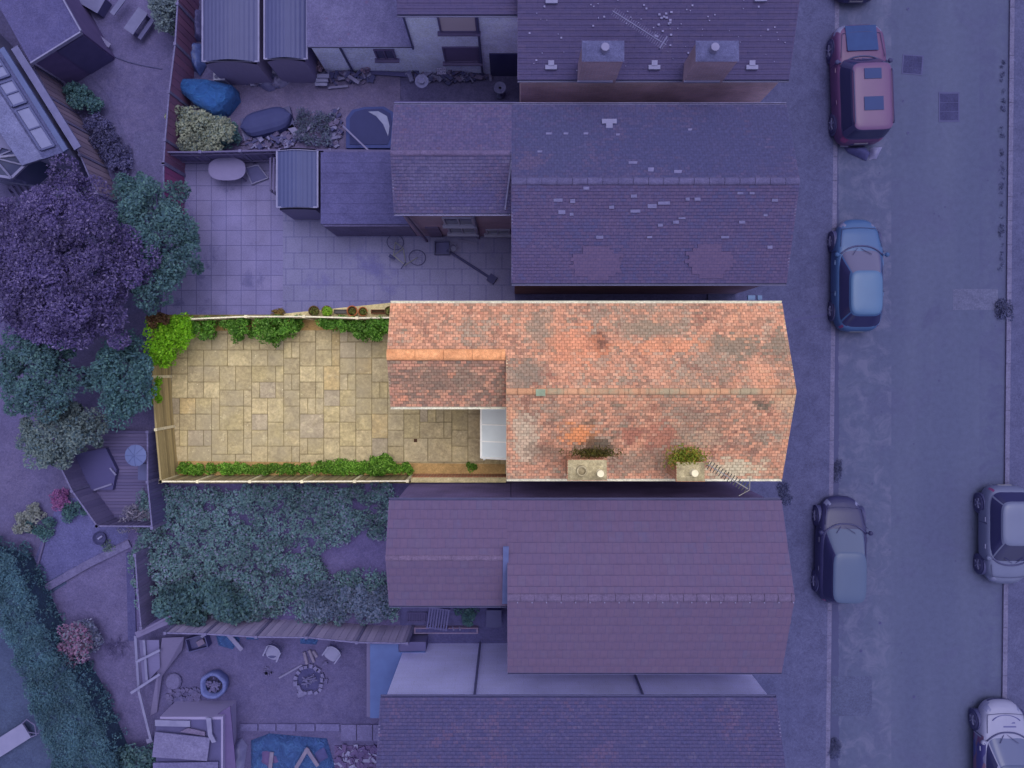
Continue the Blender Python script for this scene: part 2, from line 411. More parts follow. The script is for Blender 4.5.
# road: asphalt with worn lanes, patches
def kl(py): return 838.5 - 9.5 * py / 768.0        # left kerb line in the picture
def kr(py): return 1009.0 - 8.5 * py / 768.0
def rx(fn, y):                                   # world x of a kerb at world y
    py = NY - y * F / H; return (fn(py) - NX) * H / F
YA, YB = -70, 70
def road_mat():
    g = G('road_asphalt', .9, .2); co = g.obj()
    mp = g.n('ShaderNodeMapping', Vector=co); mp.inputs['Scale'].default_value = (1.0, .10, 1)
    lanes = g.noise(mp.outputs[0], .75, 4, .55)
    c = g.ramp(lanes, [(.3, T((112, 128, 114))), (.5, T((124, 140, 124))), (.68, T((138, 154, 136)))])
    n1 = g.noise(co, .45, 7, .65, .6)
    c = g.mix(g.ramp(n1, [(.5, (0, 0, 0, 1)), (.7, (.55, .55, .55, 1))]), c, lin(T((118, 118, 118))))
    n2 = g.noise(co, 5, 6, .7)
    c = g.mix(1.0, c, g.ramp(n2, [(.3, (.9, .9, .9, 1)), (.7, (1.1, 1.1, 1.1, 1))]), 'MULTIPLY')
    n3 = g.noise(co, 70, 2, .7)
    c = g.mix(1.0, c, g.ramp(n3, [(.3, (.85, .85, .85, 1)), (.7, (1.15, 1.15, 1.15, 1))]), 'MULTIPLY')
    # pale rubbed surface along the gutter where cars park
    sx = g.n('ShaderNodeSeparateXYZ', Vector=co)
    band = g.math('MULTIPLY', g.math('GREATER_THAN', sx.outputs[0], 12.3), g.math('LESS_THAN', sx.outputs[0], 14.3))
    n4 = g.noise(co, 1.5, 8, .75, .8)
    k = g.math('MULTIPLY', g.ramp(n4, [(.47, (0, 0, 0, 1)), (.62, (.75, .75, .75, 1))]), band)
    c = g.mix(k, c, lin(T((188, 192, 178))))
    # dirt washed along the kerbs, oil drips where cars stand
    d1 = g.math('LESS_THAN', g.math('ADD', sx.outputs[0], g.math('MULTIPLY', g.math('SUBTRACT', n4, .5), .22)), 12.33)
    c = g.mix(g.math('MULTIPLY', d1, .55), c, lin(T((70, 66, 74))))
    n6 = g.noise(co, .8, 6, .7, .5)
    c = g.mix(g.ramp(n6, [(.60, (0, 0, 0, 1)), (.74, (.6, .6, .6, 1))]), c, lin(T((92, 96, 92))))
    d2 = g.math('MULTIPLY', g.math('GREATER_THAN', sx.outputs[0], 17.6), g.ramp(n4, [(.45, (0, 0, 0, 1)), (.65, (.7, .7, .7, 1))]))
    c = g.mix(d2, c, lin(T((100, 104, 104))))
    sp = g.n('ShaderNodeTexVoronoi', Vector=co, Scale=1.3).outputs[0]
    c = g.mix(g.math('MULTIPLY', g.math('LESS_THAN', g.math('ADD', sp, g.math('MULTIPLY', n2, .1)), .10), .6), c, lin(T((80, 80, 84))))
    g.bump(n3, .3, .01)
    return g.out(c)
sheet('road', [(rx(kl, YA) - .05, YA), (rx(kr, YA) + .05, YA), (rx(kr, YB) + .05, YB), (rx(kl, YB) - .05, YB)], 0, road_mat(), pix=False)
M_pave = m_ground('pavement_tarmac', [(104, 108, 108), (116, 118, 116), (100, 102, 100)], .35, 3, 60, tint=1.1)
sheet('pavement', [(7.4, YA), (rx(kl, YA) - .17, YA), (rx(kl, YB) - .17, YB), (7.4, YB)], .11, M_pave, pix=False, th=.2)
sheet('pavement', [(rx(kr, YA) + .17, YA), (45, YA), (45, YB), (rx(kr, YB) + .17, YB)], .07, M_pave, pix=False, th=.2)
def kerb(fn, sgn):
    b = MB(); y = -36.0; M = m_ground('kerb_stone', [(146, 140, 134), (156, 148, 140), (124, 118, 116)], .8, 6, 60, tint=1.2)
    while y < 36:
        L = random.uniform(.85, .95)
        x0, x1 = rx(fn, y), rx(fn, y + L - .012)
        p = [(x0, y), (x0 + sgn * .165, y), (x1 + sgn * .165, y + L - .012), (x1, y + L - .012)]
        b.prism(p, -.1, .078 + random.uniform(-.004, .004)); y += L
    return tag(b.build('kerb', M), kind='structure')
kerb(kl, -1); kerb(kr, 1)
# road patches
def patch(name, x0, y0, x1, y1, c, z=.004, rot=0):
    a = P((x0 + x1) / 2, (y0 + y1) / 2, z); wd, ht = (x1 - x0) * .0375, (y1 - y0) * .0375
    b = MB(); m = Matrix.Rotation(rot, 2)
    q = [a.xy + m @ Vector((sx * wd / 2, sy * ht / 2)) for sx, sy in ((-1, -1), (1, -1), (1, 1), (-1, 1))]
    b.face([(p.x, p.y, z) for p in q])
    return tag(b.build(name, m_ground('road_patch_%d_%d_%d' % tuple(c), [c, [v * 1.08 for v in c], [v * .88 for v in c]], 1.2, 6, 60, tint=1.0)), kind='structure')
patch('road_patch', 953, 289, 998, 310, (166, 172, 158)); patch('road_patch', 832, 676, 872, 716, (122, 134, 122))

# yards (all real ground sheets, a few millimetres apart)
sheet('yard_ground', [(90, -20), (200, -20), (180, 160), (165, 215), (150, 190), (108, 95), (60, 40)], .004, m_ground('mauve_dirt', [(122, 108, 118), (140, 124, 130), (92, 84, 98)], .6, 4, 40))
sheet('yard_path', [(190, 80), (400, 74), (400, 152), (180, 152)], .004, m_ground('tan_path', [(150, 128, 122), (166, 142, 132), (118, 102, 106)], .7, 4, 40))
sheet('yard_path', [(134, 132), (168, 132), (160, 200), (130, 200)], .010, m_ground('path_slab', [(130, 120, 128), (140, 130, 136), (110, 100, 112)], .7, 4, 40))
M_slab = m_brick('concrete_slabs', (138, 128, 138), (124, 116, 130), (84, 80, 88), .56, .56, .014, tint=1.43, coord='obj', stain=((84, 80, 90), 1.1, .58), var=.16, offset=0)
sheet('north_yard', [(180, 150), (283, 150), (283, 320), (160, 320)], .006, M_slab)
sheet('north_yard', [(283, 150), (515, 150), (515, 312), (283, 320)], .010, m_brick('concrete_slabs_smooth', (126, 122, 124), (130, 126, 128), (80, 78, 90), .6, .6, .013, tint=1.43, coord='obj', stain=((98, 94, 116), .45, .55), var=.12, offset=.5))
sheet('side_passage', [(505, 270), (735, 270), (735, 312), (505, 312)], .006, m_ground('passage_concrete', [(100, 96, 110), (112, 106, 118), (80, 76, 94)]))
sheet('west_yard', [(-60, 380), (175, 300), (175, 560), (40, 600), (-60, 600)], .004, M_gravel)
sheet('slate_bed', [(60, 498), (150, 498), (135, 535), (32, 590), (34, 560)], .010, M_bluegravel)
sheet('gravel_yard', [(40, 600), (130, 545), (133, 640), (155, 700), (150, 780), (110, 780), (60, 660)], .008, m_ground('mauve_gravel', [(128, 112, 122), (142, 124, 130), (100, 90, 104)], .6, 10, 45, specks=((175, 160, 168), 22, .16)))
sheet('south_yard', [(120, 612), (415, 612), (415, 790), (140, 790)], .004, m_ground('trodden_dirt', [(112, 98, 106), (124, 108, 112), (88, 80, 92)], .7, 5, 45, specks=((150, 136, 140), 14, .13)))
sheet('overgrown_ground', [(128, 476), (400, 476), (400, 628), (128, 628)], .012, m_ground('bare_mauve_earth', [(130, 108, 128), (142, 120, 134), (96, 86, 104)], .8, 5, 40))
sheet('lawn', [(-60, 560), (60, 560), (130, 800), (-60, 800)], .0065, m_ground('mown_lawn', [(60, 84, 70), (72, 96, 78), (50, 72, 66)], .7, 12, 60))
sheet('courtyard', [(400, 596), (520, 596), (520, 645), (400, 645)], .016, m_ground('courtyard_concrete', [(92, 86, 104), (104, 96, 110), (76, 72, 92)]))

# ---- the middle plot: flagstone patio of mixed sizes
def patio():
    U = .30; x0, y0 = P(164, 478).x, P(164, 478).y; x1, y1 = P(512, 320).x, P(512, 320).y
    nx, ny = int((x1 - x0) / U) + 1, int((y1 - y0) / U) + 1
    occ = [[False] * ny for _ in range(nx)]
    b = MB(); sizes = [(3, 2), (2, 3), (2, 2), (2, 2), (2, 2), (2, 3), (3, 2), (3, 3), (2, 2), (1, 2)]
    tones = [(200, 182, 144), (196, 178, 140), (205, 188, 150), (194, 176, 142), (202, 184, 138), (197, 181, 150), (195, 178, 136), (190, 174, 142)]
    rr = random.Random(5)
    for j in range(ny):
        for i in range(nx):
            if occ[i][j]: continue
            opts = sizes[:]; rr.shuffle(opts); opts += [(1, 2), (2, 1), (1, 1)]
            for (a, c) in opts:
                if i + a <= nx and j + c <= ny and all(not occ[i + p][j + q] for p in range(a) for q in range(c)): break
            for p in range(a):
                for q in range(c): occ[i + p][j + q] = True
            g = .0055 + rr.random() * .003
            X0, Y0, X1, Y1 = x0 + i * U + g, y0 + j * U + g, x0 + (i + a) * U - g, y0 + (j + c) * U - g
            col = rr.choice(tones)
            col = tuple((v + m_) / 2 for v, m_ in zip(col, (197, 180, 142)))
            if rr.random() < .04: col = (204, 180, 134)
            if rr.random() < .08: col = (190, 174, 150)
            k = rr.uniform(.96, 1.04); cc = tuple(lin([v * k * f_ for v, f_ in zip(col, (.925, .925, .955))])[:3])
            z = .035 + rr.uniform(-.003, .003); e = .006
            top = [(X0 + e, Y0 + e, z), (X1 - e, Y0 + e, z), (X1 - e, Y1 - e, z), (X0 + e, Y1 - e, z)]
            bot = [(X0, Y0, 0.0), (X1, Y0, 0.0), (X1, Y1, 0.0), (X0, Y1, 0.0)]
            o_ = (rr.uniform(0, 40), rr.uniform(0, 40))
            b.face(top, [(p[0] + o_[0], p[1] + o_[1]) for p in top], cc)
            for t in range(4): b.face([bot[t], bot[(t + 1) % 4], top[(t + 1) % 4], top[t]], None, cc)
    g = G('flagstone', .85, .25); uv = g.uvc(); co = g.obj()
    at = g.n('ShaderNodeVertexColor'); at.layer_name = 'tone'
    n1 = g.noise(uv, 1.7, 7, .68, .8); n2 = g.noise(uv, 9, 6, .7); n3 = g.noise(co, .42, 5, .6)
    c = g.mix(1.0, at.outputs[0], g.ramp(n1, [(.3, (.80, .80, .80, 1)), (.7, (1.18, 1.17, 1.14, 1))]), 'MULTIPLY')
    c = g.mix(1.0, c, g.ramp(n2, [(.32, (.72, .71, .68, 1)), (.68, (1.22, 1.22, 1.22, 1))]), 'MULTIPLY')
    n7 = g.noise(co, 1.3, 8, .75, 1.2)
    c = g.mix(1.0, c, g.ramp(n7, [(.35, (.80, .79, .80, 1)), (.65, (1.16, 1.16, 1.12, 1))]), 'MULTIPLY')
    c = g.mix(g.ramp(n3, [(.47, (0, 0, 0, 1)), (.62, (.6, .6, .6, 1))]), c, lin((160, 148, 128)))       # grey weathering
    n4 = g.noise(co, 3.5, 7, .75, .5)
    c = g.mix(g.ramp(n4, [(.57, (0, 0, 0, 1)), (.68, (.6, .6, .6, 1))]), c, lin((212, 198, 164)))    # pale lichen
    sp = g.n('ShaderNodeTexVoronoi', Vector=co, Scale=5.0).outputs[0]
    c = g.mix(g.math('MULTIPLY', g.math('LESS_THAN', sp, .10), g.math('GREATER_THAN', n4, .52)), c, lin((214, 200, 168)))
    n5 = g.noise(co, .55, 6, .7)
    c = g.mix(g.ramp(n5, [(.55, (0, 0, 0, 1)), (.75, (.35, .35, .35, 1))]), c, lin((140, 128, 70)))       # algae tint
    g.bump(g.math('ADD', n1, n2), .35, .01)
    tag(b.build('patio', g.out(c)), kind='structure')
    tag(MB().prism([(x0 - .1, y0 - .2), (x1, y0 - .2), (x1, y1 + .2), (x0 - .1, y1 + .2)], -.05, .016).build('patio_bed', m_ground('joint_sand', [(112, 100, 72), (160, 144, 108), (96, 90, 62)], 1.6, 6, 40, tint=False)), kind='structure')
patio()
sheet('soil_border', [(176, 321), (392, 319), (392, 330), (182, 331)], .050, m_ground('border_soil', [(184, 148, 102), (196, 160, 112), (146, 120, 80)], 1, 6, 40, tint=False), th=.05)
sheet('soil_border', [(178, 461), (505, 464), (505, 478), (178, 478)], .050, m_ground('border_soil', None), th=.05)
sheet('alley_strip', [(186, 318), (256, 316.5), (393, 302.5), (520, 302.5), (520, 322), (186, 324)], .045, m_ground('cream_concrete', [(205, 190, 150), (216, 202, 164), (176, 160, 122)], .9, 5, 40, tint=False), th=.05)

# ================================================================= HOUSES
class Roof:
    """a gable roof with its ridge along x; slopes laid as real overlapping courses"""
    def __init__(s, x0, x1, yt, yb, yr, ze, zr, rise=0.0): s.__dict__.update(locals()); s.x0r = x0; s.x1r = x1
    def slope(s, top): return (s.yt if top else s.yb), s.yr
    def on(s, px, py, top, lift=0.0):
        ye, yr = s.slope(top); m = (s.zr - s.ze) / (yr - ye); k = (NY - py) / F
        z = (s.ze + (k * H - ye) * m) / (1 + k * m); p = P(px, py, z); return p + s.normal(top) * lift
    def normal(s, top):
        ye, yr = s.slope(top); return Vector((0, (1 if top else -1) * (s.zr - s.ze), abs(yr - ye))).normalized()
    def uv(s, p, top):
        ye, yr = s.slope(top); return (p.x, math.hypot(p.y - ye, p.z - s.ze) + (0 if top else 50))
    def courses(s, gauge, lift=.02, sag=0.0, slopes=(True, False)):
        b = MB()
        for top in slopes:
            ye, yr = s.slope(top); Ls = math.hypot(yr - ye, s.zr - s.ze); N = max(2, round(Ls / gauge)); n = s.normal(top)
            v0 = 0 if top else 50
            nseg = 24
            for i in range(N):
                a, c = i / N, (i + 1) / N
                for q in range(nseg):
                    xa, xb = s.x0 + (s.x1 - s.x0) * q / nseg, s.x0 + (s.x1 - s.x0) * (q + 1) / nseg
                    def pt(x, f, l):
                        wv = sag * math.sin((x - s.x0) / (s.x1 - s.x0) * math.pi) * math.sin(f * math.pi * .9) + sag * .25 * math.sin(x * 2.1 + i * .4)
                        return Vector((x, ye + (yr - ye) * f, s.ze + (s.zr - s.ze) * f - wv)) + n * l
                    A, B, C, D = pt(xa, a, lift), pt(xb, a, lift), pt(xb, c, .004), pt(xa, c, .004)
                    E, F_ = pt(xa, a, -.004), pt(xb, a, -.004)
                    va, vc = v0 + i * gauge, v0 + (i + 1) * gauge
                    f1, u1 = [A, B, C, D], [(xa, va), (xb, va), (xb, vc), (xa, vc)]
                    f2, u2 = [E, F_, B, A], [(xa, va + .01), (xb, va + .01), (xb, va + .03), (xa, va + .03)]
                    if top: f1, u1, f2, u2 = f1[::-1], u1[::-1], f2[::-1], u2[::-1]
                    b.face(f1, u1); b.face(f2, u2)
            # underside
            o_ = [Vector((s.x0, ye, s.ze)) - n * .05, Vector((s.x1, ye, s.ze)) - n * .05, Vector((s.x1, yr, s.zr)) - n * .05, Vector((s.x0, yr, s.zr)) - n * .05]
            b.face(o_ if top else o_[::-1])
        return b
    def verges(s, wd=.06, which=(0, 1)):
        b = MB()
        for k in which:
            x = s.x0 + .02 if k == 0 else s.x1 - .02
            for top in (True, False):
                ye, yr = s.slope(top); n = s.normal(top)
                b.bar(Vector((x, ye, s.ze)) - n * .035, Vector((x, yr, s.zr)) - n * .035, wd, .075)
        return b
    def ridge(s, seg=.45, r=.11, x0=None, x1=None):
        b = MB(); x = s.x0 if x0 is None else x0; xe = s.x1 if x1 is None else x1
        while x < xe - .05:
            e = min(x + seg, xe); n = 8
            for (xa, xb, ra, rb) in ((x, e - .012, r, r * .97),):
                A = [Vector((xa, s.yr + ra * 1.15 * math.cos(math.pi * k / n), s.zr - .03 + ra * .75 * math.sin(math.pi * k / n))) for k in range(n + 1)]
                B = [Vector((xb, s.yr + rb * 1.15 * math.cos(math.pi * k / n), s.zr - .03 + rb * .75 * math.sin(math.pi * k / n))) for k in range(n + 1)]
                for k in range(n): b.face([A[k], A[k + 1], B[k + 1], B[k]][::-1], [(xa, k * .03), (xa, k * .03 + .03), (xb, k * .03 + .03), (xb, k * .03)][::-1])
                b.face(A[::-1]); b.face(B)
            x = e
        return b
    def walls(s, ins=.10, drop=.07, z0=0.0, il=None, ir=None):
        b = MB(); X0, X1 = s.x0 + (ins if il is None else il), s.x1 - (ins if ir is None else ir); yt, yb = s.yt - ins, s.yb + ins
        mt = (s.zr - s.ze) / (s.yt - s.yr); mb_ = (s.zr - s.ze) / (s.yr - s.yb)
        zt = s.ze + ins * mt - drop; zb = s.ze + ins * mb_ - drop; zr = s.zr - drop
        for x, fl in ((X0, 1), (X1, 0)):
            q = [(x, yb, z0), (x, yt, z0), (x, yt, zt), (x, s.yr, zr), (x, yb, zb)]
            q = q[::-1] if fl else q
            b.face(q, [(p[1], p[2]) for p in q])
        for y, z, fl in ((yt, zt, 1), (yb, zb, 0)):
            q = [(X0, y, z0), (X1, y, z0), (X1, y, z), (X0, y, z)]
            q = q[::-1] if fl else q
            b.face(q, [(p[0], p[2]) for p in q])
        return b
    def gutter(s, top, x0=None, x1=None, wd=.075):
        y = (s.yt + .035) if top else (s.yb - .035); a = s.x0 if x0 is None else x0; e = s.x1 if x1 is None else x1
        b = MB(); z = s.ze - .02; n = 6
        pr = [(wd / 2 * math.cos(math.pi + math.pi * k / n), wd * .7 * math.sin(math.pi + math.pi * k / n)) for k in range(n + 1)]
        for k in range(n): b.face([(a, y + pr[k][0], z + pr[k][1]), (e, y + pr[k][0], z + pr[k][1]), (e, y + pr[k + 1][0], z + pr[k + 1][1]), (a, y + pr[k + 1][0], z + pr[k + 1][1])])
        for x in (a, e): b.face([(x, y + p[0], z + p[1]) for p in pr])
        b.bar((a, y - wd / 2, z), (e, y - wd / 2, z), .022, .022); b.bar((a, y + wd / 2, z), (e, y + wd / 2, z), .022, .022)
        b.bar((a, y, z - .045), (e, y, z - .045), wd * .8, .015)
        return b

def px_roof(xl, xr, yt, yb, yr, ze, zr):
    return Roof(P(xl, 0, ze).x, P(xr, 0, ze).x, P(0, yt, ze).y, P(0, yb, ze).y, P(0, yr, zr).y, ze, zr)

def wing_of(main, xl, yb):
    """lower wing behind a house: its upper slope is the same plane as the main roof's upper slope"""
    m = (main.zr - main.ze) / (main.yt - main.yr); y_b = P(0, yb, main.ze).y; yr = (main.yt + y_b) / 2
    return Roof(P(xl, 0, main.ze).x, main.x0, main.yt, y_b, yr, main.ze, main.ze + m * (main.yt - yr))
def left_verge(main, wing, wd):
    b = MB(); x = main.x0 + .02; n = main.normal(True)
    b.bar(Vector((x, wing.yr, wing.zr)) - n * .035, Vector((x, main.yr, main.zr)) - n * .035, wd, .075)
    n = main.normal(False); b.bar(Vector((x, main.yb, main.ze)) - n * .035, Vector((x, main.yr, main.zr)) - n * .035, wd, .075); return b
def window(parent, a, b, z0, z1, y, face, frame_m, glass_m, mull=1, sill=True, depth=.05):
    """window in a wall running along x at world y; face=+1 looks to +y, -1 to -y"""
    f = MB(); w_ = .06; yy = y + face * depth / 2 + face * .003
    f.box(((a + b) / 2, yy, z1 - w_ / 2), (b - a, depth, w_)); f.box(((a + b) / 2, yy, z0 + w_ / 2), (b - a, depth, w_))
    for x in (a + w_ / 2, b - w_ / 2): f.box((x, yy, (z0 + z1) / 2), (w_, depth, z1 - z0 - 2 * w_))
    for k in range(mull): x = a + (b - a) * (k + 1) / (mull + 1); f.box((x, yy, (z0 + z1) / 2), (w_ * .8, depth, z1 - z0 - 2 * w_))
    o = f.build('window', frame_m, parent)
    MB().box(((a + b) / 2, y + face * .012, (z0 + z1) / 2), (b - a - w_, .012, z1 - z0 - w_)).build('pane', glass_m, o)
    if sill: MB().box(((a + b) / 2, y + face * .075, z0 - .035), (b - a + .16, .15, .06)).build('sill', frame_m, o)
    return o

M_glass = m_glass('window_glass', (70, 75, 90)); M_wframe = m_plain('white_upvc', (215, 212, 212), .4, .4, var=.04)
M_wframe_c = m_plain('white_upvc_plain', (250, 250, 250), .4, .4, var=.04, tint=False)
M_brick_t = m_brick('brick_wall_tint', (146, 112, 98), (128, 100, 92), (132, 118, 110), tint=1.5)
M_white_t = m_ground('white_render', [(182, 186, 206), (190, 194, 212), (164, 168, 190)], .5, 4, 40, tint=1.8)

# ---- middle house (uncoloured surroundings stop at its edges)
hc = px_roof(506.5, 782, 303.5, 478.5, 391.5, 5.2, 6.45); wc = wing_of(hc, 390.5, 406.5)
house = thing('terraced_house', 'two storey house with weathered salmon clay tile roof and two chimneys, beside the flagstone patio', 'house', (4.2, -.8, 0))
tones = [(156, 120, 106), (198, 144, 122), (186, 132, 112), (206, 152, 130), (194, 138, 116), (168, 124, 108), (210, 160, 138), (182, 126, 108)]
def uvc(px, py, rf, top): return rf.uv(rf.on(px, py, top), top)
bl = []
for (px, py, top, ru, rv, col, amt) in (
        (598, 340, True, .35, .5, (104, 70, 62), .75), (650, 328, True, 1.3, .35, (134, 124, 112), .75), (735, 345, True, 1.0, .45, (126, 116, 106), .85),
        (775, 345, True, .5, .6, (126, 116, 106), .8), (540, 330, True, .5, .9, (136, 122, 112), .75), (525, 375, True, .7, .6, (126, 116, 108), .8),
        (660, 345, True, 1.4, .3, (216, 142, 110), .5), (575, 345, True, 1.0, .8, (214, 138, 108), .5),
        (577, 437, False, .55, .45, (222, 142, 96), .8), (597, 448, False, .55, .4, (92, 84, 74), .85), (586, 424, False, .3, .12, (88, 80, 72), .75),
        (760, 406, False, .3, .2, (96, 92, 84), .85), (524, 440, False, .45, 1.0, (186, 172, 156), .7), (545, 452, False, .7, .3, (120, 100, 90), .6),
        (660, 440, False, .5, .6, (150, 92, 84), .55), (705, 440, False, .7, .35, (172, 152, 134), .55), (730, 470, False, 1.1, .4, (190, 178, 156), .6),
        (630, 435, False, .35, .35, (140, 80, 74), .6), (640, 462, False, 1.0, .35, (150, 130, 116), .5), (735, 470, False, .9, .35, (194, 184, 162), .6), (790, 400, False, .6, .5, (184, 164, 140), .5)):
    u, v = uvc(px, py, hc, top); bl.append((u, v, (ru, rv), col, amt))
M_tile_c = m_tile('salmon_clay_tiles', tones, [((140, 126, 116), .5, .50, .10, .78, 1), ((166, 148, 134), 1.5, .55, .10, .66, 2), ((136, 92, 84), 1.2, .59, .06, .7, 3),
                  ((226, 158, 124), .7, .58, .10, .5, 4), ((126, 116, 104), 2.6, .62, .06, .65, 5)], bl, tint=False, mortar=(86, 62, 56), contrast=.32)
tw = [(128, 104, 98), (164, 120, 108), (188, 134, 118), (118, 102, 98), (198, 146, 126), (142, 112, 104)]
blw = []
for (px, py, top, ru, rv, col, amt) in ((440, 382, False, 1.7, .55, (124, 106, 98), .7), (450, 375, False, .2, .1, (210, 142, 116), .6), (413, 330, True, .9, .55, (112, 104, 94), .75), (425, 322, True, .5, .3, (150, 138, 104), .6),
        (400, 400, False, .25, .1, (214, 144, 118), .6), (487, 384, False, .15, .1, (206, 138, 114), .6), (480, 330, True, .6, .5, (206, 134, 106), .5)):
    u, v = uvc(px, py, wc, top); blw.append((u, v, (ru, rv), col, amt))
M_tile_w = m_tile('wing_clay_tiles', tw, [((206, 144, 120), .8, .54, .12, .6, 6), ((134, 122, 112), 1.0, .51, .10, .66, 7), ((214, 150, 124), 2.0, .66, .05, .5, 8)], blw, tint=False, mortar=(84, 60, 54), contrast=.34)
hc.courses(.10, .018, .025).build('roof', M_tile_c, house)
wc.courses(.10, .018, .0, (True,)).build('wing_roof', M_tile_c, house); wc.courses(.10, .018, .02, (False,)).build('wing_roof', M_tile_w, house)
M_mort = m_ground('verge_mortar', [(196, 176, 150), (206, 190, 166), (160, 134, 112)], 2, 8, 50, tint=False)
hc.verges(.05, (1,)).build('verge', M_mort, house); left_verge(hc, wc, .05).build('verge', M_mort, house); wc.verges(.05, (0,)).build('verge', M_mort, house)
M_ridge = m_brick('ridge_tile', (192, 142, 114), (180, 136, 114), (128, 96, 80), .45, .3, .012, tint=False, stain=((156, 140, 120), 1.2, .46))
hc.ridge(.3, .085).build('ridge', M_ridge, house)
wc.ridge(.86, .15, None, hc.x0 - .02).build('ridge', m_ground('orange_ridge', [(220, 154, 114), (228, 166, 126), (196, 130, 94)], 2, 8, 50, tint=False), house)
MB().box(hc.on(540.5, 391.5, False, .07), (.28, .2, .03)).build('lead_patch', m_plain('verdigris_lead', (132, 146, 130), .7, tint=False), house)
M_gut = m_ground('old_white_gutter', [(226, 222, 210), (234, 230, 220), (190, 184, 168)], 2, 8, 40, tint=False, rough=.5)
hc.gutter(False).build('gutter', M_gut, house); hc.gutter(True).build('gutter', M_gut, house); wc.gutter(False, None, hc.x0 - .03).build('gutter', M_gut, house)
wc.gutter(True).build('gutter', M_gut, house)
M_brick_c = m_brick('brick_wall_plain', (178, 108, 84), (156, 94, 76), (190, 176, 152), tint=False)
hc.walls(.12).build('wall', M_brick_c, house); wc.walls(.12, ir=-.1).build('wing_wall', M_brick_c, house)
# streetside openings and yard openings of the middle house
def window_x(parent, y0, y1, z0, z1, x, face, fm, gm):
    f = MB(); w_ = .06; xx = x + face * .028
    f.box((xx, (y0 + y1) / 2, z1 - .03), (.05, y1 - y0, .06)); f.box((xx, (y0 + y1) / 2, z0 + .03), (.05, y1 - y0, .06))
    for y in (y0 + .03, (y0 + y1) / 2, y1 - .03): f.box((xx, y, (z0 + z1) / 2), (.05, .06, z1 - z0 - .12))
    o = f.build('window', fm, parent)
    MB().box((x + face * .012, (y0 + y1) / 2, (z0 + z1) / 2), (.012, y1 - y0 - .06, z1 - z0 - .06)).build('pane', gm, o)
    MB().box((x + face * .075, (y0 + y1) / 2, z0 - .035), (.15, y1 - y0 + .16, .06)).build('sill', fm, o)
M_glass_c = m_glass('house_glass', (60, 66, 72), False)
for (y0, y1, z0, z1) in ((.2, 1.3, .9, 2.3), (.2, 1.3, 3.4, 4.6), (-3.0, -1.8, 3.4, 4.6), (-3.0, -1.8, .9, 2.3)): window_x(house, y0, y1, z0, z1, hc.x1 - .12, 1, M_wframe_c, M_glass_c)
dr = MB().box((hc.x1 - .095, -.7, 1.05), (.05, .9, 2.1)).build('door', m_plain('door_green', (40, 80, 70), .4, tint=False), house)
MB().box((hc.x1 - .055, -.35, 1.05), (.03, .04, .14)).build('handle', m_plain('brass', (180, 150, 90), .3, .5, .8, tint=False), dr)
window(house, -3.2, -2.0, .9, 2.1, wc.yb + .12, -1, M_wframe_c, M_glass_c); window(house, -3.0, -2.1, 3.1, 4.1, wc.yb + .12, -1, M_wframe_c, M_glass_c)
# downpipe + turquoise bracket by the north gutter
MB().tube([(wc.x0 + .5, wc.yb + .06, 5.1), (wc.x0 + .5, wc.yb + .06, .05)], .04).build('downpipe', M_gut, house)
bx = MB()
for a, b_ in ((757.5, 762), (748, 755)): bx.box2((P(a, 0, 5.1).x, hc.yt + .12, 5.02), (P(b_, 0, 5.1).x, hc.yt + .26, 5.12))
bx.build('bracket', m_plain('turquoise_paint', (90, 150, 160), .5), house)

def chimney(parent, x0, x1, y0, y1, zb, zt, m_brickc, m_cap, pots, corbel=True):
    b = MB().box2((x0, y0, zb), (x1, y1, zt - .16))
    if corbel: b.box2((x0 - .04, y0 - .04, zt - .157), (x1 + .04, y1 + .04, zt - .05))
    ch = b.build('chimney', m_brickc, parent)
    c = MB(); e = .03; k = .10
    A = [(x0 - e, y0 - e, zt - .047), (x1 + e, y0 - e, zt - .047), (x1 + e, y1 + e, zt - .047), (x0 - e, y1 + e, zt - .047)]
    B = [(x0 + k, y0 + k, zt + .02), (x1 - k, y0 + k, zt + .02), (x1 - k, y1 - k, zt + .02), (x0 + k, y1 - k, zt + .02)]
    for i in range(4): c.face([A[i], A[(i + 1) % 4], B[(i + 1) % 4], B[i]])
    c.face(B); c.build('flaunching', m_cap, ch)
    for (x, y, r, h, mt, lid) in pots:
        p = MB(); p.lathe((x, y, zt), [(r * .9, 0), (r, .03), (r * .82, h * .75), (r * 1.02, h * .85), (r * 1.0, h), (r * .72, h), (r * .66, h - .12)], 18)
        if lid: p.disc((x, y, zt + h + .05), r * .98, 18); p.lathe((x, y, zt + h), [(r * .3, -.02), (r * .3, .05)], 10); p.lathe((x, y, zt + h), [(r * .98, .02), (r * .98, .05)], 18)
        else: p.disc((x, y, zt + h - .12), r * .66, 18)
        p.build('chimney_pot', mt, ch)
    return ch
M_cap = m_ground('lichen_cement', [(166, 152, 124), (192, 178, 148), (116, 104, 82)], 3, 9, 40, tint=False, bump=.6)
M_cowl = m_plain('pale_cowl', (226, 214, 188), .6, var=.06, tint=False); M_potg = m_ground('grey_pot', [(168, 154, 128), (188, 174, 148), (120, 108, 86)], 4, 10, 40, tint=False)
zt = 7.0
def chx(px): return P(px, 0, zt).x
def chy(py): return P(0, py, zt).y
cc = P(582, 471, 7.2); c2 = P(600.5, 473.5, 7.25)
chimney(house, chx(569), chx(606), chy(479.5), chy(461), 5.2, zt, M_brick_c, M_cap, [(cc.x, cc.y, .15, .22, M_potg, False), (c2.x, c2.y, .10, .26, M_cowl, True)])
c3 = P(694.5, 473, 7.25)
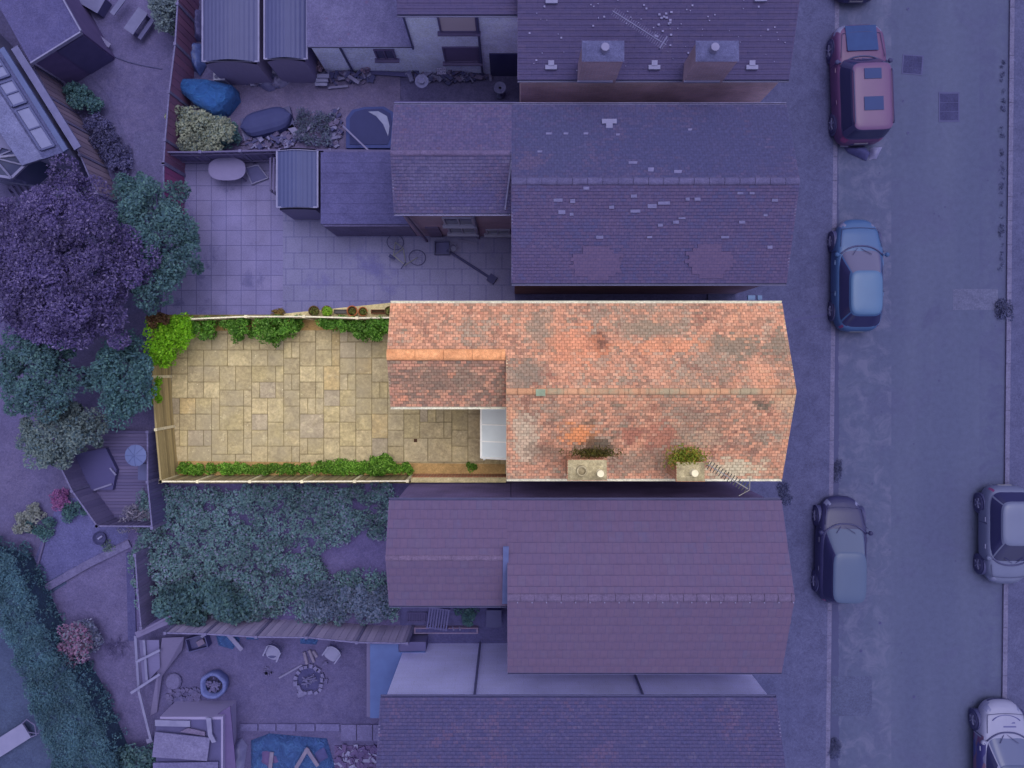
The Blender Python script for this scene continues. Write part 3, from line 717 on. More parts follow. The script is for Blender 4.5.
chimney(house, chx(678), chx(704), chy(480.5), chy(463.5), 5.2, zt, M_brick_c, M_cap, [(c3.x, c3.y, .10, .28, M_cowl, True)])
zt = 7.0
# weeds rooted on the chimneys
def tuft(name, label, cpos, r, n, cols, h, flat=.6):
    t = np.array([[*(np.array(cpos) + np.array([RNG.normal() * r[0] * .5, RNG.normal() * r[1] * .5, RNG.random() * h]))] for _ in range(n)])
    return tag(leaf_mesh(name, t, .10, m_leaf(name + '_leaf_%d' % int(cpos[0] * 10), cols, tint=False), loc=cpos, up=.2, aspect=.3), label, 'plant')
p_ = P(594, 452.5, 6.6); tuft('chimney_weed', 'dark brownish green weed growing along the back of the double potted chimney', (p_.x, p_.y, 6.5), (.62, .13), 900, [(70, 66, 34), (96, 92, 40), (54, 50, 30), (110, 96, 56)], .35)
p_ = P(688, 456, 6.6); tuft('chimney_shrub', 'round olive green shrub sprouting behind the single potted chimney', (p_.x - .06, p_.y - .05, 6.4), (.46, .27), 2000, [(96, 112, 36), (124, 136, 46), (76, 92, 30), (140, 146, 60), (150, 116, 60)], .6)

# TV aerial on the middle house
ae = thing('tv_aerial', 'white boom TV aerial with dark cross bars, fixed to the chimney beside the olive shrub', 'aerial', P(706, 474, 6.6))
M_alu = m_plain('aerial_metal', (120, 116, 122), .5, .3, tint=False); M_dk = m_plain('aerial_dark', (60, 62, 62), .6, tint=False)
A_, B_ = P(708, 464.5, 7.5), P(748, 489, 7.5)
MB().tube([P(706, 466, 6.6), P(709, 465, 7.55)], .02).build('mast', M_alu, ae); MB().bar(A_, B_, .028, .028).build('boom', M_alu, ae)
e = MB(); dd = (B_ - A_).normalized(); nn = Vector((-dd.y, dd.x, 0))
for k in range(14): q = A_ + (B_ - A_) * (k + .5) / 14; e.bar(q - nn * .13, q + nn * .13, .022, .022)
e.build('elements', M_dk, ae)
r_ = MB()
for s_ in (-1, 1): r_.bar(B_ - nn * .25 * s_ * 0 + dd * .05, B_ + nn * .3 * s_ - dd * .12, .02, .02)
r_.build('reflector', M_alu, ae)

# white glazed lean-to porch behind the middle house
x0, y0, x1, y1 = ortho(481, 458.5, 506, 407.5, 2.35)
po = thing('lean_to_porch', 'small white glazed lean-to roof in the corner of the house beside the patio', 'porch', ((x0 + x1) / 2, (y0 + y1) / 2, 0))
x1 = hc.x0 + .11; y1 = min(y1, wc.yb + .10)
zs0, zs1 = 2.2, 2.62
bb = MB(); bb.box2((x0 + .06, y0 + .06, 0), (x0 + .16, y1, .75)); bb.box2((x0 + .16, y0 + .06, 0), (x1, y0 + .16, .75)); bb.build('dwarf_wall', M_brick_c, po)
fr = MB()
for y in np.linspace(y0 + .09, y1 - .05, 4): fr.box2((x0 + .07, y - .03, .75), (x0 + .14, y + .03, zs0 - .03))
for x in np.linspace(x0 + .1, x1 - .05, 3): fr.box2((x - .03, y0 + .07, .75), (x + .03, y0 + .14, zs0 - .03))
fr.build('frame', M_wframe_c, po)
gl = MB(); gl.box2((x0 + .1, y0 + .1, .75), (x0 + .11, y1 - .1, zs0 - .03)); gl.box2((x0 + .12, y0 + .1, .75), (x1, y0 + .11, zs0 - .03)); gl.build('glazing', M_glass_c, po)
M_poly = m_plain('opal_sheet', (216, 224, 230), .35, .3, var=.025, scale=1.5, tint=False)
b = MB(); b.face([(x0, y0, zs0), (x1, y0, zs1), (x1, y1, zs1), (x0, y1, zs0)]); b.face([(x0, y0, zs0 - .03), (x0, y1, zs0 - .03), (x1, y1, zs1 - .03), (x1, y0, zs1 - .03)])
rfp = b.build('roof', M_poly, po)
b = MB()
for f in (.0, .02, .34, .67, .985, 1.0):
    y = y0 + (y1 - y0) * f
    b.bar((x0, y, zs0 + .02), (x1 - .01, y, zs1 + .02), .045, .04)
b.bar((x0, y0, zs0 + .01), (x0, y1, zs0 + .01), .07, .07); b.bar((x1 - .04, y0, zs1 + .01), (x1 - .04, y1, zs1 + .01), .06, .05)
b.build('glazing_bar', M_wframe_c, rfp)

# ---- north neighbour
hn = px_roof(511.5, 786.5, 105, 283, 181, 5.2, 6.35); wn = wing_of(hn, 394, 213)
north = thing('terraced_house', 'house with grey tiled roof bearing pale replacement tiles and two pinkish patches', 'house', (4.2, 5.3, 0))
tn = [(108, 94, 90), (124, 102, 94), (94, 86, 88), (134, 106, 94), (112, 94, 90), (100, 90, 92)]
bn = []
for (px, py, top, ru, rv, col, amt) in ((560, 140, True, 1.6, 1.6, (98, 98, 96), .8), (700, 145, True, 3.0, 1.4, (90, 90, 94), .8), (770, 130, True, 1.0, 1.2, (94, 92, 92), .8), (530, 160, True, .5, .4, (156, 112, 90), .7), (660, 210, False, 3.0, .4, (136, 108, 98), .5)):
    u, v = hn.uv(hn.on(px, py, top), top); bn.append((u, v, (ru, rv), col, amt))
M_tile_n = m_tile('north_tiles', tn, [((92, 90, 92), .5, .5, .14, .7, 11), ((160, 116, 98), 1.0, .57, .07, .6, 12), ((78, 74, 80), 1.8, .58, .08, .6, 13), ((140, 132, 128), 3.0, .66, .05, .5, 17)], bn, mortar=(50, 46, 50), contrast=.24)
hn.courses(.10, .018, .0, (True,)).build('roof', M_tile_n, north)
M_tile_nl = m_tile('north_lower_tiles', [(140, 102, 96), (156, 112, 102), (128, 96, 94), (164, 120, 106), (148, 106, 98)], [((104, 98, 110), .45, .52, .10, .75, 51), ((116, 108, 120), 1.4, .56, .08, .6, 52), ((176, 120, 100), 1.1, .60, .06, .6, 53)], [], mortar=(70, 56, 66), contrast=.2)
hn.courses(.10, .018, .03, (False,)).build('roof', M_tile_nl, north)
bn2 = []
for (px, py, top, ru, rv, col, amt) in ((425, 190, False, .9, .6, (168, 150, 156), .6), (470, 200, False, 1.2, .4, (110, 96, 122), .6), (440, 170, False, 1.5, .4, (172, 150, 150), .55), (450, 130, True, 2, .8, (152, 118, 122), .5)):
    u, v = wn.uv(wn.on(px, py, top), top); bn2.append((u, v, (ru, rv), col, amt))
M_tile_nw = m_tile('north_wing_tiles', [(146, 112, 104), (162, 120, 106), (128, 104, 102), (170, 136, 122), (116, 98, 100)], [((190, 168, 154), 1.0, .56, .1, .65, 14), ((108, 96, 100), .8, .52, .1, .65, 15), ((186, 122, 98), 1.5, .61, .06, .65, 16)], bn2, mortar=(78, 68, 82), contrast=.28)
wn.courses(.10, .018, .0, (True,)).build('wing_roof', M_tile_nw, north); wn.courses(.10, .018, .03, (False,)).build('wing_roof', M_tile_nw, north)
M_mort_t = m_ground('verge_mortar_dull', [(170, 160, 160), (182, 172, 170), (140, 128, 132)], 2, 8, 50)
M_gut_t = m_ground('old_gutter_dull', [(180, 172, 178), (190, 182, 188), (140, 130, 142)], 2, 8, 40, rough=.5)
hn.verges(.05, (1,)).build('verge', M_mort_t, north); left_verge(hn, wn, .05).build('verge', M_mort_t, north); wn.verges(.05, (0,)).build('verge', M_mort_t, north)
hn.ridge(.45, .10).build('ridge', m_ground('dull_ridge', [(116, 104, 104), (130, 116, 114), (98, 88, 94)], 2, 7, 50), north)
wn.ridge(.45, .07, None, hn.x0 - .02).build('ridge', m_ground('wing_dull_ridge', [(140, 108, 102), (150, 118, 110), (120, 98, 98)], 2, 7, 50), north)
hn.gutter(True).build('gutter', M_gut_t, north); wn.gutter(False, None, hn.x0 - .03).build('gutter', M_gut_t, north); wn.gutter(True).build('gutter', M_gut_t, north)
hn.gutter(False).build('gutter', m_plain('dark_gutter', (70, 66, 76), .5), north)
hn.walls(.12).build('wall', M_brick_t, north); wn.walls(.12, ir=-.1).build('wing_wall', M_brick_t, north)
M_tp = m_tile('pinkish_tiles', [(176, 124, 114), (186, 130, 116), (166, 118, 110)], [], mortar=(110, 84, 88), contrast=.12)
def on_patch(rf, poly, top, mat, parent, name='tile_patch', lift=.024):
    b = MB(); pts = [rf.on(x, y, top, lift) for x, y in poly]; a = sum(pts[i].x * pts[(i + 1) % len(pts)].y - pts[(i + 1) % len(pts)].x * pts[i].y for i in range(len(pts)))
    if a < 0: pts = pts[::-1]
    b.face(pts, [rf.uv(p, top) for p in pts])
    lo = [p - rf.normal(top) * .02 for p in pts]
    for i in range(len(pts)): j = (i + 1) % len(pts); b.face([lo[i], lo[j], pts[j], pts[i]])
    return b.build(name, mat, parent)
def step_poly(cx, cy, rx_, ry_, n):               # stepped outline, course by course
    L, Rr = [], []
    for k in range(n):
        f = (k + .5) / n * 2 - 1; wd = rx_ * (1 - max(0, abs(f) - .25) ** 1.2 * .9) + random.uniform(-3.5, 3.0)
        y0_, y1_ = cy - ry_ + 2 * ry_ * k / n, cy - ry_ + 2 * ry_ * (k + 1) / n; sh = random.uniform(-2.2, 2.2)
        L += [(cx - wd + sh, y0_), (cx - wd + sh, y1_)]; Rr += [(cx + wd + sh, y0_), (cx + wd + sh, y1_)]
    return L + Rr[::-1]
on_patch(hn, step_poly(596, 263, 27, 17, 9), False, M_tp, north); on_patch(hn, step_poly(709, 261, 25, 17, 9), False, M_tp, north)
M_pale = m_plain('pale_replacement_tile', (158, 150, 164), .8, var=.16, scale=6)
for (x, y, wd, ht) in ((634, 196, 6, 3), (558, 200, 9, 3), (573, 201, 5, 4), (612, 207, 5, 3), (562, 212, 7, 4), (635, 211, 10, 3), (652, 206, 9, 4), (664, 203, 12, 3), (676, 222, 6, 3), (660, 225, 5, 3), (600, 237, 7, 3), (687, 199, 4, 3), (697, 199, 6, 3), (742, 222, 6, 3), (725, 237, 8, 2.4),
                       (740, 193, 6, 2.5), (752, 193, 5, 2.5), (586, 188, 6, 3), (682, 218, 7, 2), (650, 237, 5, 2), (572, 214, 4, 3), (770, 247, 5, 3), (775, 200, 6, 3), (765, 215, 4, 2.5)):
    x += random.uniform(-.5, .5)
    on_patch(hn, [(x - wd / 2, y - ht / 2), (x + wd / 2, y - ht / 2 + random.uniform(-.3, .3)), (x + wd / 2, y + ht / 2), (x - wd / 2, y + ht / 2)], False, M_pale, north, 'replacement_tile', .026)
for (x, y, wd, ht) in ((633, 163, 9, 2.5), (651, 170, 6, 4), (678, 172, 8, 3), (540, 152, 5, 2), (549, 134, 6, 2), (566, 134, 5, 2), (586, 134, 5, 2), (618, 135, 4, 2), (690, 130, 4, 2)):
    on_patch(hn, [(x - wd / 2, y - ht / 2), (x + wd / 2, y - ht / 2), (x + wd / 2 - .7, y + ht / 2), (x - wd / 2, y + ht / 2)], True, M_pale, north, 'replacement_tile', .026)
v_ = hn.on(609, 122, True); vb = MB().box(v_ + Vector((0, 0, .05)), (.45, .14, .08)); vb.box(v_ + Vector((0, -.14, .06)), (.2, .2, .1)); vb.build('roof_vent', m_plain('pale_vent', (190, 184, 196), .6), north)
# lead flashing where the wing meets the main roof, white pipe down the slope
fl = MB(); p0, p1 = wn.on(511.5, 160, False, .08), wn.on(505, 209, False, .08); fl.bar(p0, p1, .05, .04); fl.bar(p0 + Vector((.12, 0, 0)), p1 + Vector((.2, 0, 0)), .03, .03); fl.build('roof_pipe', M_gut_t, north)
yw = wn.yb + .12
window(north, P(444, 0, 3).x, P(474, 0, 3).x, 2.6, 3.9, yw, -1, M_wframe, M_glass); window(north, P(448, 0, 1.6).x, P(476, 0, 1.6).x, .9, 2.1, yw, -1, M_wframe, M_glass)
window(north, P(486, 0, 1).x, P(510, 0, 1).x, .7, 1.6, yw, -1, M_wframe, M_glass)
MB().box2((P(428, 0, 1).x, yw - .05, 0), (P(441, 0, 1).x, yw, 2.05)).build('door', m_plain('brown_door', (110, 84, 84), .6), north)
MB().tube([P(404, 213, 5.0), P(406, 216, 4.7), P(427, 241, .05)], .05).build('downpipe', m_plain('rust_pipe', (110, 88, 92), .6), north)
MB().tube([(P(474, 0, 4).x, yw - .08, 4.5), (P(474, 0, 4).x, yw - .08, .05)], .045).build('downpipe', M_gut_t, north)
for (y0_, y1_, z0_, z1_) in ((3.2, 4.3, 3.4, 4.6), (6.2, 7.3, 3.4, 4.6), (3.2, 4.5, .9, 2.3)): window_x(north, y0_, y1_, z0_, z1_, hn.x1 - .12, 1, M_wframe, M_glass)

# ---- far north brick house with two chimneys
hf = px_roof(517.5, 789, -118, 79.5, -27, 5.2, 6.4); far = thing('terraced_house', 'house with plain purple brown roof, white specks and two grey capped chimneys', 'house', (4.3, 12, 0))
M_tile_f = m_tile('far_tiles', [(116, 88, 88), (124, 94, 92), (108, 84, 86), (130, 98, 92)], [((104, 84, 90), .4, .5, .2, .6, 21), ((142, 108, 98), .9, .58, .1, .5, 22)], [], bw=.33, bh=.16, mortar=(76, 62, 80), contrast=.12)
hf.courses(.16, .02, .01).build('roof', M_tile_f, far); hf.walls(.12).build('wall', m_brick('pale_brick_wall', (176, 136, 112), (156, 120, 104), (160, 144, 130), tint=1.9), far); hf.verges(.05).build('verge', M_mort_t, far); hf.gutter(False).build('gutter', m_plain('dark_gutter', None), far)
hf.ridge(.45, .1).build('ridge', M_tile_f, far)
sp = MB()
for k in range(70):
    x, y = random.uniform(525, 785), random.uniform(0, 72); r = random.choice((.4, .5, .6, .8, 1.1))
    q = hf.on(x, y, False, .03); sp.box(q, (r * .05, r * .05, .012))
for k in range(14):
    x, y = random.uniform(655, 675), random.uniform(5, 40); q = hf.on(x, y, False, .03); sp.box(q, (.07, .06, .012))
sp.build('lichen_specks', m_plain('white_lichen', (200, 190, 205), .9), far)
for (px, py) in ((551, 68), (654, 68), (751.5, 68), (551.5, 2), (760, 0)):
    q = hf.on(px, py, False); v = MB().box(q + Vector((0, 0, .05)), (.36, .13, .07)); v.box(q + Vector((0, .12, .06)), (.18, .16, .09)); v.build('roof_vent', m_plain('pale_vent', None), far)
M_cap_t = m_ground('slate_grey_cap', [(116, 116, 124), (124, 124, 132), (100, 100, 112)], 2, 7, 40)
M_cow_t = m_plain('pale_cowl_dull', (180, 172, 182), .6)
M_br_ch = m_brick('chimney_brick', (170, 124, 96), (152, 112, 90), (160, 140, 124), tint=1.5)
zt = 7.1
for (a, b_, c_, d_, px, py) in ((583, 623.5, 60, 41, 605, 48), (697, 738.5, 60, 41, 714.5, 48)):
    q = P(px, py, 7.25); chimney(far, chx(a), chx(b_), chy(c_), chy(d_), 5.2, zt, M_br_ch, M_cap_t, [(q.x, q.y, .12, .2, M_cow_t, True)], False)
    fl = MB().box2((chx(a) - .02, chy(c_) - .06, 5.4), (chx(b_) - .1, chy(c_) - .005, 5.48)); fl.build('flashing', m_plain('lead_flash', (180, 174, 184), .5), far)
ae = thing('tv_aerial', 'long pale many-barred TV aerial above the plain purple brown roof', 'aerial', P(640, 30, 6.0))
A_, B_ = P(612.5, 11, 7.0), P(666, 45, 7.0); M_alu_t = m_plain('aerial_dull', (160, 150, 160), .6, .2, tint=1.1)
MB().tube([P(640, 29, 5.9), P(640, 28, 7.0)], .02).build('mast', M_alu_t, ae); MB().bar(A_, B_, .03, .03).build('boom', M_alu_t, ae)
e = MB(); dd = (B_ - A_).normalized(); nn = Vector((-dd.y, dd.x, 0))
for k in range(26): q = A_ + (B_ - A_) * (k + .5) / 26; hl = .12 if k < 19 else .17; e.bar(q - nn * hl, q + nn * hl, .011, .011)
e.build('elements', M_alu_t, ae)
q = B_ - dd * .1; MB().bar(q - nn * .2, q + nn * .2, .04, .14).build('reflector', M_alu_t, ae)

# ---- white rendered house back (top, left of the brick house)
wb = thing('rendered_house', 'white rendered house back with two dark framed windows one above the other', 'house', (-1.6, 12.5, 0))
yw = P(0, 75, 0).y; xa, xb = P(400.5, 0, 5.4).x, hf.x0 + .09
MB().box2((xa, yw, 0), (xb, yw + 8, 5.4)).build('wall', M_white_t, wb)
rf = Roof(xa - .1, xb + .05, yw + 8.1, yw - .1, yw + 4, 5.42, 6.9); rf.courses(.16, .02).build('roof', M_tile_f, wb); rf.gutter(False).build('gutter', m_plain('dark_gutter', None), wb)
M_dkf = m_plain('brown_frame', (96, 74, 84), .5, tint=1.3)
window(wb, -2.28, -1.04, 3.95, 5.2, yw, -1, M_dkf, m_glass('curtained_glass', (190, 170, 150), 1.6), 0); window(wb, -2.33, -1.07, 1.35, 2.7, yw, -1, M_dkf, m_glass('dark_window', (110, 84, 90), 1.3), 0)
MB().box2((P(490, 0, 1).x, yw - .04, 0), (xb, yw, 2.1)).build('patio_door', m_glass('door_dark', (40, 40, 50), 1.2), wb)
MB().tube([(P(478.5, 0, 4).x, yw - .06, 5.35), (P(478.5, 0, 4).x, yw - .06, .1)], .04).build('downpipe', m_plain('dark_gutter', None), wb)
MB().tube([(xa + .05, yw - .05, 5.35), (xa + .05, yw - .05, 2.6)], .035).build('downpipe', m_plain('dark_gutter', None), wb)

lt = thing('flat_roof_extension', 'single storey white extension with stained grey flat roof, joined to the white house', 'extension', (-5.2, 12, 0))
yl = P(0, 72, 0).y; xa_, xb_ = P(307, 0, 2.5).x, xa - .01
MB().box2((xa_ + .1, yl, 0), (xb_, yl + 6, 2.42)).build('wall', M_white_t, lt)
MB().box2((xa_, yl - .06, 2.42), (xb_, yl + 6.1, 2.56)).build('roof', m_ground('stained_felt', [(132, 124, 134), (144, 136, 144), (110, 98, 108)], .8, 3, 30, specks=((130, 100, 98), 3, .2)), lt)
MB().box2((xa_ + .02, yl - .09, 2.5), (xb_, yl - .062, 2.58)).build('fascia', m_plain('dark_gutter', None), lt)
window(lt, P(375, 0, 1.8).x, P(395, 0, 1.8).x, 1.35, 2.2, yl, -1, M_dkf, M_glass, 1)
x_ = P(346.5, 0, 1.3).x; MB().tube([(x_, yl - .05, 2.4), (x_, yl - .05, .05)], .04).build('downpipe', m_plain('dark_gutter', None), lt)

# ---- south neighbour with large profiled red-purple tiles
hs_ = px_roof(507.5, 781.5, 500.5, 672, 598, 5.2, 6.35); ws_ = wing_of(hs_, 389, 605)
south = thing('terraced_house', 'house with smooth reddish purple roof of large even tiles just below the middle house', 'house', (4.2, -6.9, 0))
M_tile_s = m_tile('large_red_tiles', [(192, 134, 108), (198, 138, 112), (186, 132, 110), (200, 142, 112)], [((170, 146, 128), .35, .5, .25, .6, 31), ((194, 132, 108), .5, .55, .2, .5, 32), ((150, 142, 140), .8, .62, .12, .4, 33)], [], bw=.23, bh=.318, ms=.006, mortar=(120, 92, 108), contrast=.08, fine=.6)
hs_.courses(.318, .03, .0).build('roof', M_tile_s, south); ws_.courses(.318, .03, .0).build('wing_roof', M_tile_s, south); ws_.ridge(.4, .08, None, hs_.x0 - .02).build('ridge', m_ground('red_ridge_wing', [(166, 124, 102), (174, 130, 108), (150, 116, 100)], 2, 7, 50), south)
hs_.ridge(.40, .11).build('ridge', m_ground('red_ridge', [(150, 116, 100), (158, 122, 106), (138, 108, 96)], 2, 7, 50), south)
cl = MB(); x = hs_.x0 + .3
while x < hs_.x1: cl.box((x, hs_.yr - .14, 6.31), (.03, .05, .03)); x += .43
cl.build('ridge_clip', m_plain('pale_clip', (205, 195, 205), .5), south)
hs_.verges(.05, (1,)).build('verge', m_plain('grey_verge', (130, 130, 140), .6), south); left_verge(hs_, ws_, .05).build('verge', m_plain('grey_verge', None), south); ws_.verges(.05, (0,)).build('verge', m_plain('grey_verge', None), south)
for g_ in (hs_.gutter(True), hs_.gutter(False), ws_.gutter(True), ws_.gutter(False, None, hs_.x0 - .03)): g_.build('gutter', m_plain('dark_gutter', None), south)
M_board = m_brick('painted_brick', (120, 96, 110), (110, 90, 106), (90, 76, 96), tint=1.6)
hs_.walls(.12).build('wall', M_board, south); ws_.walls(.12, ir=-.1).build('wing_wall', M_board, south)
b = MB(); q0, q1 = ws_.on(506, 545, False, .07), ws_.on(505, 602, False, .07); b.bar(q0 + Vector((0, .0, .02)), q1, .17, .04); b.build('valley_lead', m_plain('blue_lead', (110, 130, 160), .5), south)
yw = ws_.yb + .12
MB().tube([(P(482, 0, 4).x, yw - .1, 5.1), (P(482, 0, 4).x, yw - .1, 2.6)], .07).build('downpipe', m_plain('white_pipe', (205, 200, 208), .5), south)
window(south, P(415, 0, 3).x, P(432, 0, 3).x, .9, 2.0, yw, -1, M_wframe, M_glass)
for (y0_, y1_, z0_, z1_) in ((-5.8, -4.7, 3.4, 4.6), (-9, -7.9, 3.4, 4.6), (-9, -7.6, .9, 2.3)): window_x(south, y0_, y1_, z0_, z1_, hs_.x1 - .12, 1, M_wframe, M_glass)

# ---- last house to the south: white side wall, old tiled roof
hl = px_roof(380.5, 776.5, 697.5, 880, 805, 5.2, 6.4)
last = thing('terraced_house', 'house at the bottom edge with white side wall and mottled dark tiled roof', 'house', (2.2, -13, 0))
M_tile_l = m_tile('last_tiles', [(104, 90, 92), (120, 96, 94), (94, 84, 92), (134, 102, 94), (108, 90, 92)], [((172, 112, 90), 1.0, .57, .06, .7, 41), ((90, 86, 96), .5, .5, .14, .6, 42), ((160, 136, 116), 2.2, .64, .05, .6, 43)], [], mortar=(62, 56, 76), contrast=.26)
hl.courses(.10, .018, .03).build('roof', M_tile_l, last); hl.verges(.05).build('verge', M_mort_t, last); hl.gutter(True).build('gutter', m_plain('dark_gutter', None), last)
hl.ridge(.45, .1).build('ridge', M_tile_l, last)
M_pw = m_brick('white_painted_blocks', (190, 188, 212), (184, 182, 208), (166, 162, 190), .9, .3, .006, var=.1, tint=1.68)
hl.walls(.12).build('wall', M_pw, last)
yw = hl.yt - .12
for px in (477, 634):
    x_ = (px - NX) * (H - 3) / F; MB().tube([(x_, yw + .06, 5.1), (x_, yw + .06, .1)], .04).build('downpipe', m_plain('pale_pipe', (120, 116, 126), .6), last)
# ================================================================= FENCES OF THE MIDDLE PLOT
def fence(name_label, tops, zt, mat, post_m, n_boards=12, horizontal=False, posts=True, group=None, cat='fence', th=.04, cap=None, post_ins=0.0, name='fence', pside=None):
    """tops: picture points along the top edge at height zt; panels (with their boards) and posts are parts"""
    pts = [P(x, y, zt) for x, y in tops]
    c = sum(pts, Vector()) / len(pts); t = thing(name, name_label, cat, (c.x, c.y, 0), group)
    for i in range(len(pts) - 1):
        a, e = pts[i], pts[i + 1]; d = (e - a); L = d.length; d.normalize(); nv = Vector((-d.y, d.x, 0))
        b = MB(); rz = math.atan2(d.y, d.x)
        if horizontal:
            k = int(round((zt - .05) / .15)); hh = (zt - .05) / k
            for j in range(k):
                m = (a + e) / 2; b.box((m.x + nv.x * random.uniform(-.004, .004), m.y + nv.y * random.uniform(-.004, .004), .04 + hh * (j + .5)), (L - .1, th * .6, hh - .016), rz)
            m = (a + e) / 2; b.box((m.x - nv.x * .02, m.y - nv.y * .02, zt / 2), (.04, th * .5, zt - .1), rz)
        else:
            k = max(2, int(round(L / .14))); w_ = (L - .08) / k
            for j in range(k):
                q = a + d * (.04 + w_ * (j + .5)); b.box((q.x + nv.x * .012 * (j % 2), q.y + nv.y * .012 * (j % 2), (zt - .04) / 2 + random.uniform(-.008, .008)), (w_ - .008, th * .5, zt - .06), rz)
            for z in (.3, zt - .3): m = (a + e) / 2; b.box((m.x - nv.x * .035, m.y - nv.y * .035, z), (L - .1, .035, .07), rz)
        if cap is None:
            m = (a + e) / 2; b.box((m.x, m.y, zt - .015), (L - .04, th * 1.6, .03), rz)
        o = b.build('panel', mat, t)
        if cap is not None:
            m = (a + e) / 2; MB().box((m.x, m.y, zt - .015), (L - .02, th * 1.3, .035), rz).build('capping', cap, t)
    if posts:
        for p in pts: MB().box((p.x, p.y, (zt + .04) / 2), (.1, .1, zt + .04), math.atan2(d.y, d.x)).build('post', post_m, t)
    return t
M_pl_c = m_plank('weathered_board', (150, 136, 108), .2, tint=False); M_pl_cy = m_plank('weathered_board_y', (158, 142, 108), .2, tint=False, axis=1)
M_conc_c = m_ground('concrete_post', [(226, 216, 190), (232, 222, 198), (206, 194, 166)], 2, 8, 50, tint=False)
M_capw = m_ground('pale_capping', [(226, 218, 200), (234, 226, 208), (196, 186, 168)], 2, 8, 50, tint=False)
fence('weathered brown fence of horizontal boards at the far left end of the flagstone patio', [(152.5, 330), (152.5, 377), (156, 429.5), (160.8, 481.5)], 1.55, M_pl_cy, M_conc_c, horizontal=True)
fence('weathered brown fence with pale posts along the lower edge of the flagstone patio', [(160.8, 481.5), (197.5, 481.5), (250, 481.5), (302, 481.5), (354.5, 481.3), (407.5, 481)], 1.55, M_pl_c, M_conc_c, cap=M_capw)
fence('cream topped fence hung with ivy along the upper edge of the patio, pots behind it', [(190, 319), (246, 316.5), (304, 316.5), (357, 318), (392, 317.5)], 1.5, M_pl_c, M_conc_c, cap=M_capw)
lw = thing('low_wall', 'low cream coped brick wall between the patio corner and the reddish purple house', 'wall', P(460, 479, 0))
a, e = P(411, 478.5, .9), P(506, 478.5, .9)
MB().box2((a.x, a.y - .12, 0), (e.x, a.y + .06, .86)).build('brickwork', M_brick_c, lw); MB().box2((a.x, a.y - .14, .863), (e.x, a.y + .04, .93)).build('coping', m_ground('cream_concrete', None), lw)

# posts leaning braces: white struts seen on the lower fence are its posts
# ---- climbers and borders of the middle plot
IV = m_leaf('ivy_leaf', [(58, 96, 34), (80, 128, 44), (42, 76, 28), (104, 150, 56), (66, 108, 40), (120, 160, 80)], tint=False)
BR = m_leaf('bright_leaf', [(96, 150, 30), (124, 178, 40), (76, 126, 26), (144, 192, 56), (108, 160, 34)], tint=False)
BD = m_leaf('border_leaf', [(64, 100, 32), (84, 128, 40), (48, 80, 26), (104, 146, 52), (120, 156, 70)], tint=False)
def plant(name, label, poly, z0, z1, clumps, per, cr, size, mat, zref=None, group=None, cat='plant', flat=.6, up=.6, stem=False, aspect=.55):
    zr = zref if zref is not None else (z0 + z1) / 2
    w_ = [(P(x, y, zr).x, P(x, y, zr).y) for x, y in poly]; cx = sum(p[0] for p in w_) / len(w_); cy = sum(p[1] for p in w_) / len(w_)
    return tag(leaf_mesh(name, poly_pts(w_, clumps, per, cr, z0, z1, flat), size, mat, loc=(cx, cy, 0), up=up, aspect=aspect), label, cat, group)
plant('climbing_shrub', 'bright lime green shrub filling the upper left corner of the patio', [(151, 322), (188, 318), (192, 334), (182, 345), (168, 362), (152, 362)], .9, 1.9, 95, 90, .26, .085, BR)
plant('climbing_shrub', 'small bright green climber spilling over the left patio fence', [(153, 380), (159, 381), (159, 402), (154, 404)], 1.2, 1.65, 16, 60, .14, .08, BR)
plant('purple_leaf_shrub', 'small dark reddish shrub at the top left corner beside the lime green shrub', [(150, 315), (166, 315), (165, 323), (150, 326)], 1.6, 2.0, 22, 70, .16, .08, m_leaf('red_leaf', [(78, 56, 46), (100, 70, 56), (62, 46, 40), (120, 96, 70)], tint=False))
iv = 'ivy clumps hanging on the upper patio fence'
for poly, cl_, lab in (([(192, 320), (214, 319), (213, 332), (204, 341), (196, 338)], 30, 'ivy clump on the upper patio fence nearest the lime green shrub'),
                      ([(222, 320), (248, 319), (250, 332), (240, 342), (228, 331)], 34, 'ivy clump on the upper patio fence, second along from the lime green shrub'),
                      ([(252, 319), (300, 319), (297, 329), (284, 335), (274, 344), (266, 338), (258, 331)], 72, 'broad glossy ivy clump on the upper fence ending in a drooping point'),
                      ([(318, 320), (342, 319.5), (342, 326), (322, 327)], 20, 'thin pale green ivy fringe on the upper patio fence below the flowerpots'),
                      ([(338, 320), (390, 320), (388, 331), (377, 339), (370, 333), (360, 342), (354, 331), (344, 329)], 72, 'large ivy clump on the upper fence next to the house corner')):
    plant('ivy', lab, poly, .35, 1.5, cl_, 70, .17, .085, IV, zref=1.0, group=iv)
plant('border_hedge', 'long low green border hedge growing along the lower patio fence', [(180, 466), (300, 466), (340, 462), (410, 466), (411, 471), (180, 472)], .12, .5, 240, 75, .15, .07, BD, zref=.3, cat='hedge')
plant('border_shrub', 'tallest leafy green clump in the border along the lower patio fence', [(370, 461), (386, 459), (396, 468), (372, 472)], .5, 1.0, 26, 80, .2, .09, BD)
plant('weed', 'small green weed at the foot of the low wall by the patio corner', [(467, 464), (476, 465), (474, 472), (466, 471)], .05, .2, 6, 40, .12, .07, BD)
plant('weed', 'faint brown weed growing on the cream alley strip behind the ivy', [(274, 312), (281, 312), (281, 315), (274, 315)], .05, .2, 10, 50, .14, .07, m_leaf('dry_leaf', [(120, 100, 60), (150, 124, 80), (100, 90, 50)], tint=False))
dg = P(415.5, 440.5, .04); dc = thing('drain_cover', 'small dark square drain in the flagstones near the porch', 'drain', (dg.x, dg.y, .04))
